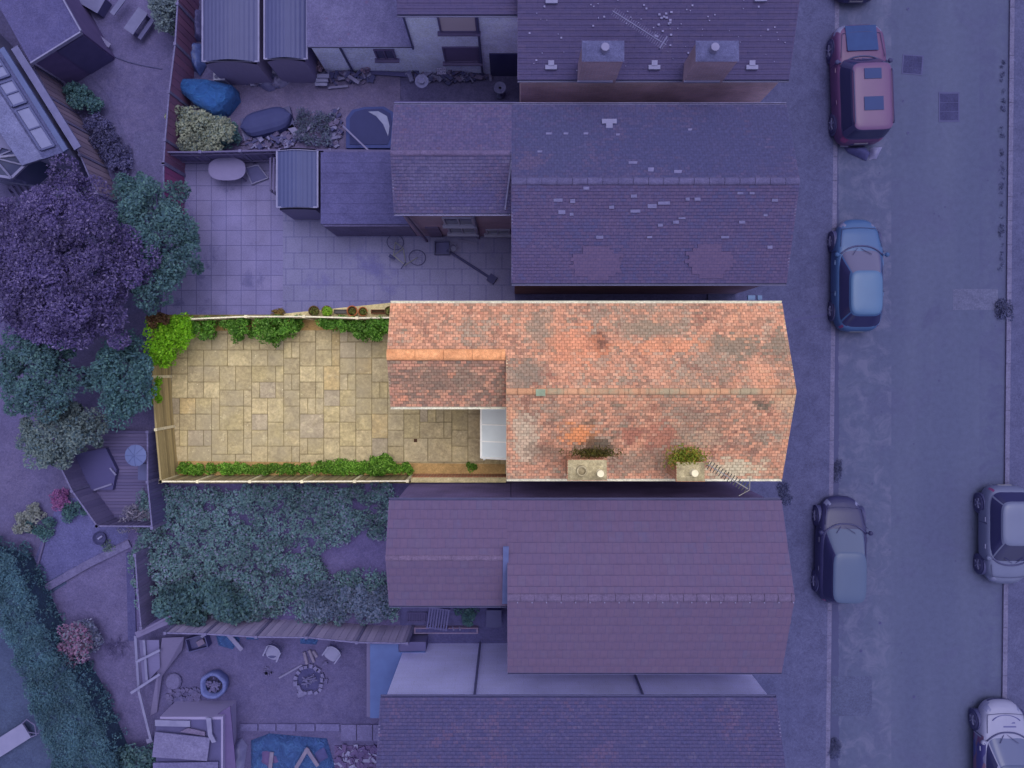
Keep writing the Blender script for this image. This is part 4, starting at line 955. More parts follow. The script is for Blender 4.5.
MB().box((dg.x, dg.y, .045), (.13, .13, .02)).build('frame', m_plain('rust_iron', (96, 62, 40), .8, tint=False), dc); b = MB()
for k in range(4): b.box((dg.x, dg.y - .042 + .028 * k, .058), (.1, .012, .006))
b.build('grating', m_plain('black_iron', (40, 34, 30), .7, tint=False), dc)
# pots behind the cream topped fence
M_terra = m_ground('terracotta', [(186, 108, 70), (202, 122, 82), (150, 84, 54)], 3, 10, 50, tint=False); M_potd = m_ground('dark_pot', [(104, 84, 62), (118, 96, 70), (80, 64, 48)], 3, 10, 50, tint=False)
M_earth = m_ground('pot_compost', [(66, 52, 38), (80, 62, 44), (50, 40, 30)], 3, 14, 60, tint=False)
def pot(px, py, r, mat, lab, leafcol, n, spread, ht=.36):
    p = P(px, py, .35); t = thing('flowerpot', lab, 'flowerpot', (p.x, p.y, .05), 'flowerpots on the cream alley strip')
    z = .05
    MB().lathe((p.x, p.y, z), [(.01, 0), (r * .7, 0), (r * .95, ht * .85), (r * 1.05, ht * .86), (r * 1.06, ht), (r * .9, ht), (r * .86, ht - .06)], 22).build('pot', mat, t, smooth=False)
    MB().disc((p.x, p.y, z + ht - .05), r * .87, 22).build('compost', M_earth, t)
    if n: leaf_mesh('plant', ball(n, (p.x + .03, p.y - .02, z + ht + .04), r * spread, .6), .075, leafcol, t)
GL = m_leaf('pot_leaf', [(120, 160, 50), (140, 176, 64), (96, 134, 40)], tint=False); DL = m_leaf('pot_leaf_dark', [(96, 104, 50), (70, 84, 40), (120, 116, 70)], tint=False)
pot(314, 311, .19, M_potd, 'dark pot with sparse dull growth, furthest from the house among the alley pots', DL, 90, .8)
pot(327, 311, .19, M_potd, 'pot brimming with bright lime green leaves on the alley strip', GL, 260, 1.0)
pot(352.3, 311, .19, M_terra, 'larger terracotta pot with brown soil and a little green, left of its orange twin', DL, 50, .6)
pot(363, 311.5, .165, M_terra, 'smaller orange terracotta pot with a green plant, right of its larger twin', DL, 110, .8)
pot(389.5, 311, .17, M_potd, 'dark flowerpot half hidden by the salmon roof corner', DL, 140, .9)
for px0, px1, lab, m_, nm in ((334, 347, 'dark grey rectangular planter trough between two flowerpots', (84, 80, 84), 'grey'), (371, 385, 'reddish brown rectangular planter trough next to the house', (120, 66, 48), 'red')):
    a, e = P(px0, 313.5, .25), P(px1, 309.5, .25); t = thing('planter_trough', lab, 'planter', ((a.x + e.x) / 2, (a.y + e.y) / 2, .05)); M_ = m_plain('trough_' + nm, m_, .7, tint=False); b = MB()
    b.box2((a.x, a.y, .05), (e.x, a.y + .02, .27)); b.box2((a.x, e.y - .02, .05), (e.x, e.y, .27)); b.box2((a.x, a.y + .022, .05), (a.x + .02, e.y - .022, .27)); b.box2((e.x - .02, a.y + .022, .05), (e.x, e.y - .022, .27)); b.build('trough', M_, t)
    MB().box2((a.x + .021, a.y + .021, .06), (e.x - .021, e.y - .021, .22)).build('compost', M_earth if nm == 'red' else M_, t)

# ================================================================= TREES AND HEDGES AROUND
PU = m_leaf('plum_leaf', [(50, 30, 40), (80, 56, 66), (40, 22, 34), (110, 84, 92), (60, 36, 50), (140, 116, 120)], tint=1.24)
GR = m_leaf('dull_green_leaf', [(34, 78, 24), (46, 94, 30), (26, 62, 22), (62, 112, 36), (40, 84, 26)])
DG = m_leaf('dark_green_leaf', [(34, 84, 28), (46, 98, 34), (26, 70, 26), (62, 116, 42)])
OL = m_leaf('olive_leaf', [(100, 130, 52), (120, 146, 60), (76, 110, 48), (140, 160, 70), (64, 104, 46)], tint=1.25)
tree('plum_tree', 'large purple leaved tree beside the left end of the flagstone patio', P(58, 258, 4.4), 2.65, 2.85, 1.6, 4.0, PU, 190, 340, .44, .088, trunk_r=.2)
tree('green_tree', 'dull green tree between the purple tree and the upper concrete yard', P(146, 242, 3.4), 1.5, 2.2, 1.2, 2.9, GR, 120, 150, .36, .105, trunk_r=.13)
tree('green_tree', 'green tree below the purple tree at the left edge of the picture', P(34, 372, 3.2), 1.6, 1.5, 1.1, 2.7, GR, 80, 150, .36, .105, trunk_r=.12)
tree('green_tree', 'shaded green tree between the purple tree and the left patio fence', P(118, 378, 3.2), .8, 1.4, .9, 2.7, DG, 70, 140, .34, .1, trunk_r=.1)
tree('olive_bush', 'rounded olive green bush overlooking the boarded deck', P(56, 435, 2.2), 1.5, 1.05, .8, 1.8, OL, 80, 150, .3, .1, trunk_r=.09, cat='bush')
plant('yellow_bush', 'wide yellowish green bush next to the blue tarpaulin', [(170, 110), (195, 108), (215, 118), (236, 126), (220, 150), (180, 152), (190, 135), (168, 124)], .5, 1.2, 75, 90, .26, .1, m_leaf('yellow_leaf', [(150, 156, 60), (170, 176, 70), (120, 136, 50), (186, 188, 90), (100, 120, 54)]), cat='bush')
plant('green_bush', 'bushy green shrub at the top edge against the long panel fence', [(148, -6), (176, -6), (174, 28), (164, 30), (158, 14)], .7, 1.5, 45, 90, .26, .1, m_leaf('spring_leaf', [(96, 118, 68), (116, 138, 78), (76, 100, 62)]), cat='bush')
plant('green_bush', 'small green shrub beside the blue tipped dark car cover', [(218, 122), (234, 124), (236, 140), (222, 142)], .3, .8, 22, 80, .22, .09, GR, cat='bush')
plant('green_bush', 'small green shrub at the foot of the slanting board fence', [(62, 84), (84, 90), (100, 104), (84, 108), (70, 100)], .3, .8, 30, 70, .24, .1, DG, cat='bush')
plant('green_bush', 'yellowish low bush under the end of the slanting board fence', [(55, 176), (78, 176), (80, 200), (60, 202)], .2, .6, 30, 70, .2, .09, OL, cat='bush')
plant('bramble', 'mauve leaved bramble patch between slanting fence and dirt yard', [(84, 108), (104, 118), (130, 160), (128, 178), (112, 172), (95, 140)], .1, .45, 70, 60, .22, .09, m_leaf('mauve_leaf', [(70, 62, 60), (92, 84, 80), (56, 56, 50), (108, 100, 92)], tint=1.15), cat='bramble')
plant('green_bush', 'small dark green bush beside the pale round table top', [(118, 176), (142, 174), (146, 192), (122, 194)], .5, .9, 28, 80, .22, .09, DG, cat='bush')
plant('green_bush', 'scraggy green shrub by the crossed white planks', [(296, 112), (334, 112), (330, 142), (300, 146)], .1, .4, 40, 50, .2, .08, m_leaf('scrag_leaf', [(82, 106, 56), (100, 120, 66), (70, 80, 60), (110, 104, 90)], tint=1.2), cat='bush')
plant('flowering_shrub', 'shrub with faded red flower heads beside the diagonal hedge', [(60, 626), (84, 624), (88, 652), (60, 672), (54, 655)], .6, 1.1, 50, 80, .24, .1, m_leaf('red_flower', [(140, 78, 66), (118, 70, 62), (84, 104, 64), (104, 96, 70), (150, 88, 70)]), cat='shrub')
plant('green_bush', 'green leafy shrub right of the red flowered shrub', [(84, 624), (98, 626), (98, 650), (86, 652)], .3, .7, 24, 70, .2, .09, m_leaf('mix_leaf', [(96, 110, 80), (120, 116, 96), (84, 92, 84)]), cat='bush')
plant('flower_plant', 'compact plant with crimson leaves between gravel and slate bed', [(52, 494), (66, 490), (68, 503), (56, 508)], .15, .4, 14, 70, .16, .08, m_leaf('crimson_leaf', [(150, 60, 80), (170, 76, 92), (120, 56, 76)]))
for poly, lab in (([(26, 505), (40, 506), (42, 518), (28, 520)], 'yellow green plant clump, the upper of two on the left gravel'), ([(14, 516), (26, 515), (30, 528), (16, 530)], 'yellow green plant clump, the lower of two on the left gravel')):
    plant('yellow_plant', lab, poly, .1, .35, 14, 70, .18, .08, m_leaf('acid_leaf', [(140, 146, 70), (156, 158, 84), (116, 126, 66)]), group='yellow green plants on the gravel')
plant('green_bush', 'low dark green plants below the crimson plant', [(62, 500), (84, 504), (86, 516), (66, 520)], .1, .3, 20, 60, .18, .08, DG, cat='bush')
plant('green_bush', 'low dark green plants below the yellow green clumps', [(26, 522), (52, 520), (50, 536), (30, 538)], .1, .3, 20, 60, .18, .08, DG, cat='bush')
plant('green_bush', 'dark green shrub in the lower corner beside the diagonal hedge', [(108, 750), (150, 745), (155, 790), (105, 790)], .5, 1.1, 45, 80, .25, .1, GR, cat='bush')
# overgrown garden: a continuous tangle
og = [(140, 490), (395, 486), (392, 520), (388, 536), (350, 538), (322, 545), (312, 562), (330, 574), (388, 572), (396, 618), (320, 622), (250, 620), (180, 624), (146, 612), (134, 585), (132, 560)]
w_ = [(P(x, y, .5).x, P(x, y, .5).y) for x, y in og]
M_tang = m_leaf('tangle_leaf', [(66, 112, 54), (80, 126, 60), (52, 96, 48), (98, 138, 72), (74, 118, 56), (112, 112, 96)])
tag(leaf_mesh('overgrown_tangle', poly_pts(w_, 860, 62, .25, .1, .7, .7), .095, M_tang, loc=(w_[0][0], w_[0][1], 0)), 'tangle of overgrown dull green brambles filling the garden below the patio', 'brambles', kind='stuff')
plant('green_bush', 'large leafy green shrub at the lower left of the overgrown garden', [(165, 590), (230, 585), (250, 615), (180, 624), (160, 612)], .6, 1.3, 75, 90, .3, .13, GR, cat='bush')
plant('green_bush', 'taller dark shrub at the lower middle of the overgrown garden', [(300, 585), (390, 588), (392, 615), (310, 618)], .5, 1.0, 65, 80, .28, .1, m_leaf('greymix_leaf', [(72, 96, 66), (92, 104, 78), (54, 78, 54), (108, 118, 92)]), cat='bush')
# diagonal clipped hedge
hp = [(-40, 540), (6, 556), (44, 640), (84, 700), (118, 780), (60, 800), (28, 700), (-8, 610), (-40, 590)]
w_ = [(P(x, y, 1.5).x, P(x, y, 1.5).y) for x, y in hp]
hg = thing('clipped_hedge', 'broad dark green hedge running diagonally across the lower left corner', 'hedge', (P(40, 680, 0).x, P(40, 680, 0).y, 0))
def inset(poly, k): cx = sum(p[0] for p in poly) / len(poly); cy = sum(p[1] for p in poly) / len(poly); return [((p[0] - cx) * k + cx, (p[1] - cy) * k + cy) for p in poly]
MB().prism(inset(w_, .9), 0, 1.3).build('inner_branches', m_ground('hedge_inside', [(36, 80, 46), (46, 90, 50), (30, 70, 44)], 1, 8, 30), hg)
hpts = poly_pts(w_, 900, 80, .2, 1.2, 1.42, .6)
leaf_mesh('foliage', hpts, .065, m_leaf('hedge_leaf', [(36, 92, 46), (48, 106, 52), (26, 80, 42), (62, 122, 60)], tint=1.25), hg)
e_ = []
for i in range(len(w_)):
    (xa, ya), (xb, yb) = w_[i], w_[(i + 1) % len(w_)]; L = math.hypot(xb - xa, yb - ya)
    for k in range(int(L * 10)): f = random.random(); e_.append(ball(28, (xa + (xb - xa) * f, ya + (yb - ya) * f, random.uniform(.1, 1.3)), .2, .8))
e_ = np.concatenate(e_); e_[:, 2] = np.maximum(e_[:, 2], .02); leaf_mesh('side_foliage', e_, .085, m_leaf('hedge_leaf', None), hg)

# ================================================================= FENCES AROUND
M_pl_t = m_plank('dull_board', (128, 112, 116), .2); M_pl_red = m_plank('red_brown_board', (130, 70, 62), .15, tint=1.4); M_pl_dk = m_plank('dark_board', (100, 88, 96), .2, tint=1.45)
M_conc_t = m_ground('concrete_post_dull', [(164, 152, 160), (176, 164, 170), (140, 128, 140)], 2, 8, 50)
M_pl_crim = m_plank('crimson_board', (150, 50, 66), .12, tint=1.4)
fence('long red brown panel fence with pale top running down from the top edge', [(180, -40), (177.5, 4), (175, 44), (169, 92), (165, 140), (163.5, 163)], 1.8, M_pl_red, M_conc_t, cap=M_conc_t)
fence('short crimson panel fence beside the corner of the concrete yard', [(163.5, 164), (163.5, 190), (163, 218)], 1.8, M_pl_crim, M_conc_t, cap=M_conc_t)
fence('grey post and rail fence between the tan yard and the concrete yard', [(165, 152), (200, 152), (240, 151), (280, 150), (330, 150), (394, 150.5)], 1.6, M_pl_dk, M_conc_t, cap=M_pl_t)
fence('slanting brown board fence beside the conservatory', [(33, 66), (50, 98), (64, 121), (80, 155), (97, 194)], 1.8, m_plank('tan_board', (150, 122, 104), .18, tint=1.4), M_conc_t, cap=M_conc_t)
fence('dull board fence with wide gaps along the top of the fire pit yard', [(165, 633), (205, 634), (256, 637), (306.5, 637.5), (356.5, 642.5), (407, 643.5)], 1.9, m_plank('greyish_board', (150, 136, 140), .16, tint=1.6), M_conc_t, cap=M_conc_t)
fence('narrow fence between the boarded deck and the overgrown garden', [(147.5, 432), (147.5, 482), (152, 528)], 1.7, m_plank('deck_fence_board', (112, 104, 124), .15), M_conc_t, cap=M_conc_t)
fence('slanting grey fence on the lower left side of the boarded deck', [(57, 460), (72, 491), (97, 526)], 1.6, M_pl_dk, M_conc_t, cap=M_conc_t)
fence('short fence closing the lower end of the boarded deck', [(97, 526), (152, 526.5)], 1.6, M_pl_t, M_conc_t, cap=M_conc_t)
fence('thin wire topped fence beside the mauve gravel yard', [(135, 555), (137.5, 590), (141, 628)], 1.5, M_pl_dk, M_conc_t, cap=M_conc_t)
fence('dark boarded fence below the white rendered house', [(394, 102), (455, 102), (518, 102)], 1.6, m_plank('deep_purple_board', (88, 70, 92), .12), M_pl_dk, posts=False)

# ================================================================= BUILDINGS AND SHEDS AT THE LEFT
def shed_pitched(label, x0, x1, y0, y1, ze, zr, mat, wall_m, trim_m, cat='shed', along='y', name='shed'):
    t = thing(name, label, cat, ((x0 + x1) / 2, (y0 + y1) / 2, 0)); xm = (x0 + x1) / 2; n = 6
    b = MB()
    prof = []
    for k in range(2 * n + 1):
        f = k / (2 * n); x = x0 + (x1 - x0) * f; prof.append((x, ze + (zr - ze) * (1 - abs(2 * f - 1) ** 1.6)))
    for i in range(2 * n):
        (xa, za), (xb, zb) = prof[i], prof[i + 1]
        b.face([(xa, y0, za), (xb, y0, zb), (xb, y1, zb), (xa, y1, za)], [(xa, y0), (xb, y0), (xb, y1), (xa, y1)])
        b.face([(xa, y0, za - .04), (xa, y1, za - .04), (xb, y1, zb - .04), (xb, y0, zb - .04)])
        b.face([(xa, y0, za - .04), (xb, y0, zb - .04), (xb, y0, zb), (xa, y0, za)])
    b.build('roof', mat, t)
    i_ = .07; b = MB()
    q = [(x0 + i_, y0 + i_, 0), (x1 - i_, y0 + i_, 0)] + [(min(max(x, x0 + i_), x1 - i_), y0 + i_, z - .045) for x, z in prof[::-1]]
    b.face(q, [(p[0], p[2]) for p in q]); q2 = [(p[0], y1 - i_, p[2]) for p in q][::-1]; b.face(q2)
    b.face([(x0 + i_, y1 - i_, 0), (x0 + i_, y0 + i_, 0), (x0 + i_, y0 + i_, ze - .045), (x0 + i_, y1 - i_, ze - .045)]); b.face([(x1 - i_, y0 + i_, 0), (x1 - i_, y1 - i_, 0), (x1 - i_, y1 - i_, ze - .045), (x1 - i_, y0 + i_, ze - .045)])
    b.build('wall', wall_m, t)
    b = MB()
    for i in range(2 * n): b.bar((prof[i][0], y0 - .012, prof[i][1]), (prof[i + 1][0], y0 - .012, prof[i + 1][1]), .022, .09)
    b.bar((x0 - .012, y0, ze), (x0 - .012, y1, ze), .06, .07); b.bar((x1 + .012, y0, ze), (x1 + .012, y1, ze), .06, .07); b.bar((x0, y1 + .012, ze + .02), (x1, y1 + .012, ze + .02), .05, .06)
    b.build('trim', trim_m, t)
    return t
def m_sheetmetal(name, c, axis=0, pitch=.15):
    if (name,) in _cache: return _cache[(name,)]
    g = G(name, .6, .3); co = g.obj(); sx = g.n('ShaderNodeSeparateXYZ', Vector=co)
    wv = g.math('SINE', g.math('MULTIPLY', sx.outputs[axis], 2 * math.pi / pitch))
    n = g.noise(co, 1.1, 6, .65)
    c_ = g.ramp(n, [(.3, T([v * .9 for v in c])), (.7, T([v * 1.08 for v in c]))])
    g.bump(wv, .5, .012); _cache[(name,)] = g.out(c_); return _cache[(name,)]
M_trim = m_plain('pale_trim', (188, 182, 192), .6)
x0, y0, x1, y1 = ortho(202, 61, 257.5, -40, 2.2); shed_pitched('wide grey blue shed with shallow curved roof at the top edge', x0, x1, y0, y1, 2.1, 2.38, m_sheetmetal('greyblue_felt', (112, 120, 140)), m_plank('shed_board_dark', (104, 92, 100), .15, axis=2, tint=1.6), M_trim)
x0, y0, x1, y1 = ortho(264, 58.5, 306, -40, 2.2); shed_pitched('narrower grey blue shed with curved roof, next to the flat roofed extension', x0, x1, y0, y1, 2.1, 2.34, m_sheetmetal('bluegrey_felt', (102, 112, 140)), m_plank('shed_board_dark', None), M_trim)
x0, y0, x1, y1 = ortho(277, 207.5, 317, 150.5, 2.0); sh = shed_pitched('small blue roofed shed with white trim in the corner of the concrete yard', x0, x1, y0, y1, 1.95, 2.12, m_sheetmetal('blue_felt', (92, 112, 146)), m_plank('shed_board_pale', (150, 140, 156), .1, axis=2), m_plain('white_trim', (196, 192, 206), .5))
x0, y0, x1, y1 = ortho(320.5, 223.5, 400, 152, 2.25)
ex = thing('flat_roof_outbuilding', 'flat roofed purple grey outbuilding joined to the end of the mottled tiled wing', 'outbuilding', ((x0 + x1) / 2, (y0 + y1) / 2, 0)); x1 = wn.x0 + .1
MB().box2((x0 + .08, y0 + .08, 0), (x1, y1 - .08, 2.14)).build('wall', m_ground('mauve_wall', [(130, 116, 124), (140, 126, 132), (112, 100, 112)]), ex)
b = MB(); N = 14
for k in range(N): b.box2((x0, y0 + (y1 - y0) * k / N, 2.143), (x1, y0 + (y1 - y0) * (k + 1) / N - .012, 2.22 + .012 * (k % 2)))
b.build('roof', m_ground('grey_felt', [(98, 92, 112), (106, 98, 118), (88, 84, 104)], .8, 5, 40), ex)
MB().box2((P(352, 0, 1).x, y0 + .04, 0), (P(372, 0, 1).x, y0 + .08, 1.95)).build('door', m_plain('mauve_door', (100, 84, 96), .6), ex)
MB().box2((x0 - .01, y0 - .04, 2.1), (x1, y0 - .004, 2.19)).build('fascia', M_trim, ex)

# north west building with felt roof and dark end
nb = thing('workshop', 'long purple grey roofed workshop with dark open end in the top left corner', 'workshop', P(60, 40, 0))
z_ = 2.6; c4 = [P(30.5, 62.5, z_), P(80.5, 31.5, z_)]; dirv = (P(0, 8, z_) - P(30.5, 62.5, z_)).normalized(); L = 9.0; dirv.z = 0
q = [c4[0], c4[1], c4[1] + dirv * L, c4[0] + dirv * L]
b = MB(); b.prism([(p.x, p.y) for p in q], z_ - .12, z_); b.build('roof', m_ground('mossy_felt', [(96, 88, 108), (108, 98, 114), (84, 80, 104)], .7, 4, 30, specks=((150, 140, 156), 9, .1)), nb)
b = MB(); cx_ = (q[0] + q[1]) / 2; ins = [p + (sum(q, Vector()) / 4 - p).normalized() * .12 for p in q]; b.prism([(p.x, p.y) for p in ins], 0, z_ - .123); b.build('wall', m_plain('dark_cladding', (66, 46, 60), .8, tint=1.5), nb)
dn = (q[1] - q[0]).normalized(); ou = -dirv
b = MB(); a_ = q[0] + ou * .02; e_ = q[1] + ou * .02; b.bar(a_ + Vector((0, 0, -.05)), e_ + Vector((0, 0, -.05)), .05, .16); b.bar(q[1] + dn * .03, q[1] + dirv * L + dn * .03, .05, .1); b.build('bargeboard', M_trim, nb)
m_ = (ins[0] + ins[1]) / 2; rz = math.atan2(dn.y, dn.x); b = MB(); p_ = ins[0].lerp(ins[1], .7) + ou * .02; b.box((p_.x, p_.y, 1.1), (1.05, .04, 2.2), rz); b.build('door', m_plain('door_panel', (78, 64, 84), .6), nb)

# house at the far left with conservatory
hw = thing('bungalow', 'pale roofed building at the left edge with a blue grey gutter beside the slanting fence', 'house', P(10, 110, 0))
zz = 2.6
def poly3(pts, z): return [(P(x, y, z).x, P(x, y, z).y) for x, y in pts]
MB().prism(poly3([(-60, -10), (0, 52), (20, 85), (45, 130), (62, 152), (52, 162), (-60, 130)], zz), 0, zz).build('wall', m_plain('grey_wall', (150, 146, 156), .8), hw)
b = MB(); E0, E1 = P(0, 50, 2.7), P(64, 152, 2.7); I0, I1 = P(-46, 66, 3.5), P(22, 166, 3.5)
b.face([E0, E1, I1, I0][::-1], None); lo = Vector((0, 0, -.08)); b.face([E0 + lo, E1 + lo, I1 + lo, I0 + lo]); b.face([E0, E0 + lo, E1 + lo, E1]); b.face([E1, E1 + lo, I1 + lo, I1]); b.build('roof', m_ground('slate_sheet_roof', [(112, 116, 130), (124, 128, 140), (92, 98, 116)], .8, 3, 30), hw)
up_ = Vector((0, 0, .05))
def rp(f, g_): return E0.lerp(E1, f).lerp(I0.lerp(I1, f), g_) + up_
for (f0, f1) in ((.04, .24), (.28, .5), (.54, .93)):
    b = MB(); q = [rp(f0, .1), rp(f1, .1), rp(f1, .42), rp(f0, .42)]; b.face(q[::-1]); b.face([p - up_ * .8 for p in q]); [b.face([q[i], q[(i + 1) % 4], q[(i + 1) % 4] - up_ * .8, q[i] - up_ * .8]) for i in range(4)]
    o = b.build('rooflight', m_plain('pale_rooflight', (190, 196, 212), .3, var=.05), hw)
    b = MB(); [b.bar(q[i] + up_ * .4, q[(i + 1) % 4] + up_ * .4, .07, .05) for i in range(4)]; b.bar(q[0].lerp(q[1], .5) + up_ * .4, q[3].lerp(q[2], .5) + up_ * .4, .05, .04); b.build('frame', m_plain('dark_rib', (84, 92, 110), .6), o)
b = MB(); q = [rp(.0, .5), rp(1, .5), rp(1, .98), rp(0, .98)]; b.face(q[::-1]); b.face([p - up_ * .8 for p in q]); b.build('roof_panel', m_ground('pale_roof_panel', [(160, 164, 178), (170, 174, 186), (146, 150, 166)], .8, 3, 30), hw)
b = MB(); k_ = (E1 - E0).normalized(); nv = Vector((k_.y, -k_.x, 0)); nv = nv if nv.x > 0 else -nv
b.bar(E0 + nv * .09, E1 + nv * .09, .18, .1); b.build('gutter', m_plain('blue_gutter', (88, 112, 140), .5), hw)
b = MB(); b.bar(E0 + nv * .38 + Vector((0, 0, -.3)), E1 + nv * .38 + Vector((0, 0, -.3)), .26, .08); b.build('side_flashing', m_plain('grey_flash', (136, 134, 156), .5), hw)
cv = thing('conservatory', 'white framed conservatory roof at the left edge above the slatted bench', 'conservatory', P(15, 150, 0))
zc = 2.3; base = [(-40, 150), (8, 139), (38, 153), (12, 178), (-40, 170)]
MB().prism(inset(poly3(base, zc), .93), 0, .7).build('dwarf_wall', m_plain('grey_wall', None), cv)
MB().prism(inset(poly3(base, zc), .9), .7, zc - .06).build('glazing', m_glass('conservatory_glass', (96, 110, 126)), cv)
b = MB(); top = P(-5, 158, 2.75); pts = [P(x, y, zc) for x, y in base]
for i in range(len(pts)): b.face([pts[i], pts[(i + 1) % len(pts)], top][::-1])
rfp = b.build('roof', m_glass('roof_glazing', (110, 120, 112)), cv)
b = MB()
for i in range(len(pts)): b.bar(pts[i], pts[(i + 1) % len(pts)], .09, .09); b.bar(pts[i] + Vector((0, 0, .03)), top + Vector((0, 0, .03)), .07, .07); b.bar(pts[i].lerp(pts[(i + 1) % len(pts)], .5) + Vector((0, 0, .03)), top + Vector((0, 0, .03)), .05, .05)
b.build('glazing_bar', m_plain('white_trim', None), cv)
def slat_rack(label, c, wd, dp, rz, n, mat, h=.45, name='slatted_bench', cat='bench', zlift=0):
    t = thing(name, label, cat, (c.x, c.y, zlift)); b = MB(); m = Matrix.Rotation(rz, 3, 'Z')
    for k in range(n):
        q = Vector((c.x, c.y, 0)) + m @ Vector((-wd / 2 + wd * (k + .5) / n, 0, 0)); b.box((q.x, q.y, zlift + h), (wd / n * .55, dp, .03), rz)
    b.build('slats', mat, t); b = MB()
    for s in (-1, 1): q = Vector((c.x, c.y, 0)) + m @ Vector((0, s * dp * .46, 0)); b.box((q.x, q.y, zlift + h - .045), (wd, .06, .05), rz)
    b.build('rail', mat, t)
    if h > .2:
        for sx in (-1, 1):
            for sy in (-1, 1): q = Vector((c.x, c.y, 0)) + m @ Vector((sx * wd * .46, sy * dp * .46, 0)); b = MB().box((q.x, q.y, zlift + (h - .07) / 2), (.06, .06, h - .07), rz); b.build('leg', mat, t)
    return t
slat_rack('dark slatted timber bench below the white framed conservatory', P(30, 186, .4), 1.7, .75, R(35), 9, m_plank('dark_slat', (104, 92, 104), .2))
wbt = P(80, 155, 0); t = thing('water_butt', 'dark blue round water butt under the end of the blue grey gutter', 'water butt', (wbt.x - .55, wbt.y + .1, 0))
MB().lathe((wbt.x - .55, wbt.y + .1, 0), [(.3, 0), (.36, .5), (.32, 1.0)], 20).build('barrel', m_plain('navy_plastic', (64, 68, 100), .5), t); MB().lathe((wbt.x - .55, wbt.y + .1, 1.0), [(.34, 0), (.34, .04), (.01, .07)], 20).build('lid', m_plain('navy_lid', (80, 86, 112), .5), t)

# ================================================================= CLUTTER: TOP YARDS
def tarp(name, label, poly, z, h, mat, cat='tarpaulin', seed=0, res=.08, skirt=False):
    """a crumpled cloth lying over things: a closed, wrinkled sheet with a skirt to the ground"""
    w_ = [(P(x, y, z + h * .5).x, P(x, y, z + h * .5).y) for x, y in poly]; xs = [p[0] for p in w_]; ys = [p[1] for p in w_]
    rr = np.random.default_rng(seed); bm = bmesh.new()
    vs = [bm.verts.new((x, y, 0)) for x, y in w_]; f = bm.faces.new(vs); bmesh.ops.triangulate(bm, faces=[f])
    for _ in range(5):
        es = [e for e in bm.edges if e.calc_length() > res * 1.6]
        if not es: break
        bmesh.ops.subdivide_edges(bm, edges=es, cuts=1); bmesh.ops.triangulate(bm, faces=bm.faces[:])
    ph = rr.random(12) * 6.28; bv = {v for e in bm.edges if e.is_boundary for v in e.verts}
    def dist_edge(x, y):
        d = 9
        for i in range(len(w_)):
            ax, ay = w_[i]; bx, by = w_[(i + 1) % len(w_)]; L2 = (bx - ax) ** 2 + (by - ay) ** 2; t_ = max(0, min(1, ((x - ax) * (bx - ax) + (y - ay) * (by - ay)) / L2)); d = min(d, math.hypot(x - ax - t_ * (bx - ax), y - ay - t_ * (by - ay)))
        return d
    for v in bm.verts:
        x, y = v.co.x, v.co.y; k = min(1, dist_edge(x, y) / .18)
        wr = .5 * math.sin(3.1 * x + 1.7 * y + ph[0]) + .35 * math.sin(-4.3 * x + 5.2 * y + ph[1]) + .25 * math.sin(9 * x + 4 * y + ph[2]) + .2 * math.sin(-7 * x + 13 * y + ph[3])
        rid = (1 - abs(math.sin(6.5 * x - 3.2 * y + .6 * math.sin(5 * y + ph[5]) + ph[4]))) ** 3 * 1.0 + (1 - abs(math.sin(4.1 * x + 7.2 * y + .8 * math.sin(4 * x) + ph[6]))) ** 3 * .9
        v.co.z = z + .02 + h * (k ** .6) * (.75 + .22 * wr) + .06 * k * rid
    if skirt:
        be = [e for e in bm.edges if e.is_boundary]; ex = bmesh.ops.extrude_edge_only(bm, edges=be)
        for v in [g_ for g_ in ex['geom'] if isinstance(g_, bmesh.types.BMVert)]: v.co.z = .02
    me = bpy.data.meshes.new(name); cx, cy = sum(xs) / len(xs), sum(ys) / len(ys)
    bmesh.ops.recalc_face_normals(bm, faces=bm.faces[:])
    if sum(f.normal.z for f in bm.faces) < 0: bmesh.ops.reverse_faces(bm, faces=bm.faces[:])
    bmesh.ops.translate(bm, vec=(-cx, -cy, 0), verts=bm.verts[:]); bm.to_mesh(me); bm.free(); me.polygons.foreach_set('use_smooth', [True] * len(me.polygons)); me.materials.append(mat)
    o = bpy.data.objects.new(name, me); COL.objects.link(o); o.location = (cx, cy, 0); return tag(o, label, cat)
M_blue = m_cloth('blue_tarp', (40, 140, 230), 1.32); M_blue2 = m_cloth('blue_tarp_faded', (70, 140, 215), 1.25)
tarp('blue_tarpaulin', 'bright blue crumpled tarpaulin beside the yellowish bush', [(175, 77), (205, 78), (231, 84), (233, 94), (222, 108), (211, 113), (192, 102), (178, 90)], .75, .3, M_blue, seed=1, res=.05, skirt=True)
tarp('blue_tarpaulin', 'blue crumpled tarpaulin strewn with rubbish at the bottom edge', [(250, 742), (268, 735), (300, 738), (326, 740), (334, 768), (330, 800), (250, 800)], 0, .3, M_blue2, seed=2)
tarp('blue_sheeting', 'crumpled blue plastic heap beside the wide grey blue shed', [(190, 40), (202, 42), (204, 64), (198, 74), (190, 66), (186, 56)], 0, .5, m_plain('blue_bags', (76, 110, 160), .5, var=.3, scale=6), cat='plastic sheet', seed=3)
tarp('dark_bundle', 'dark bundled junk squeezed between red brown fence and wide shed', [(192, 6), (202, 8), (203, 38), (192, 38)], 0, .6, m_plain('dark_bundle', (84, 80, 104), .7, var=.3, scale=6), cat='junk', seed=4)
bb = thing('covered_boat', 'long dark blue covered boat lying in the tan yard', 'boat', P(264, 120, 0)); a, e = P(240, 127, .5), P(290, 114, .5); d_ = (e - a).normalized(); n_ = Vector((-d_.y, d_.x, 0)); L = (e - a).length
b = MB(); prev = None
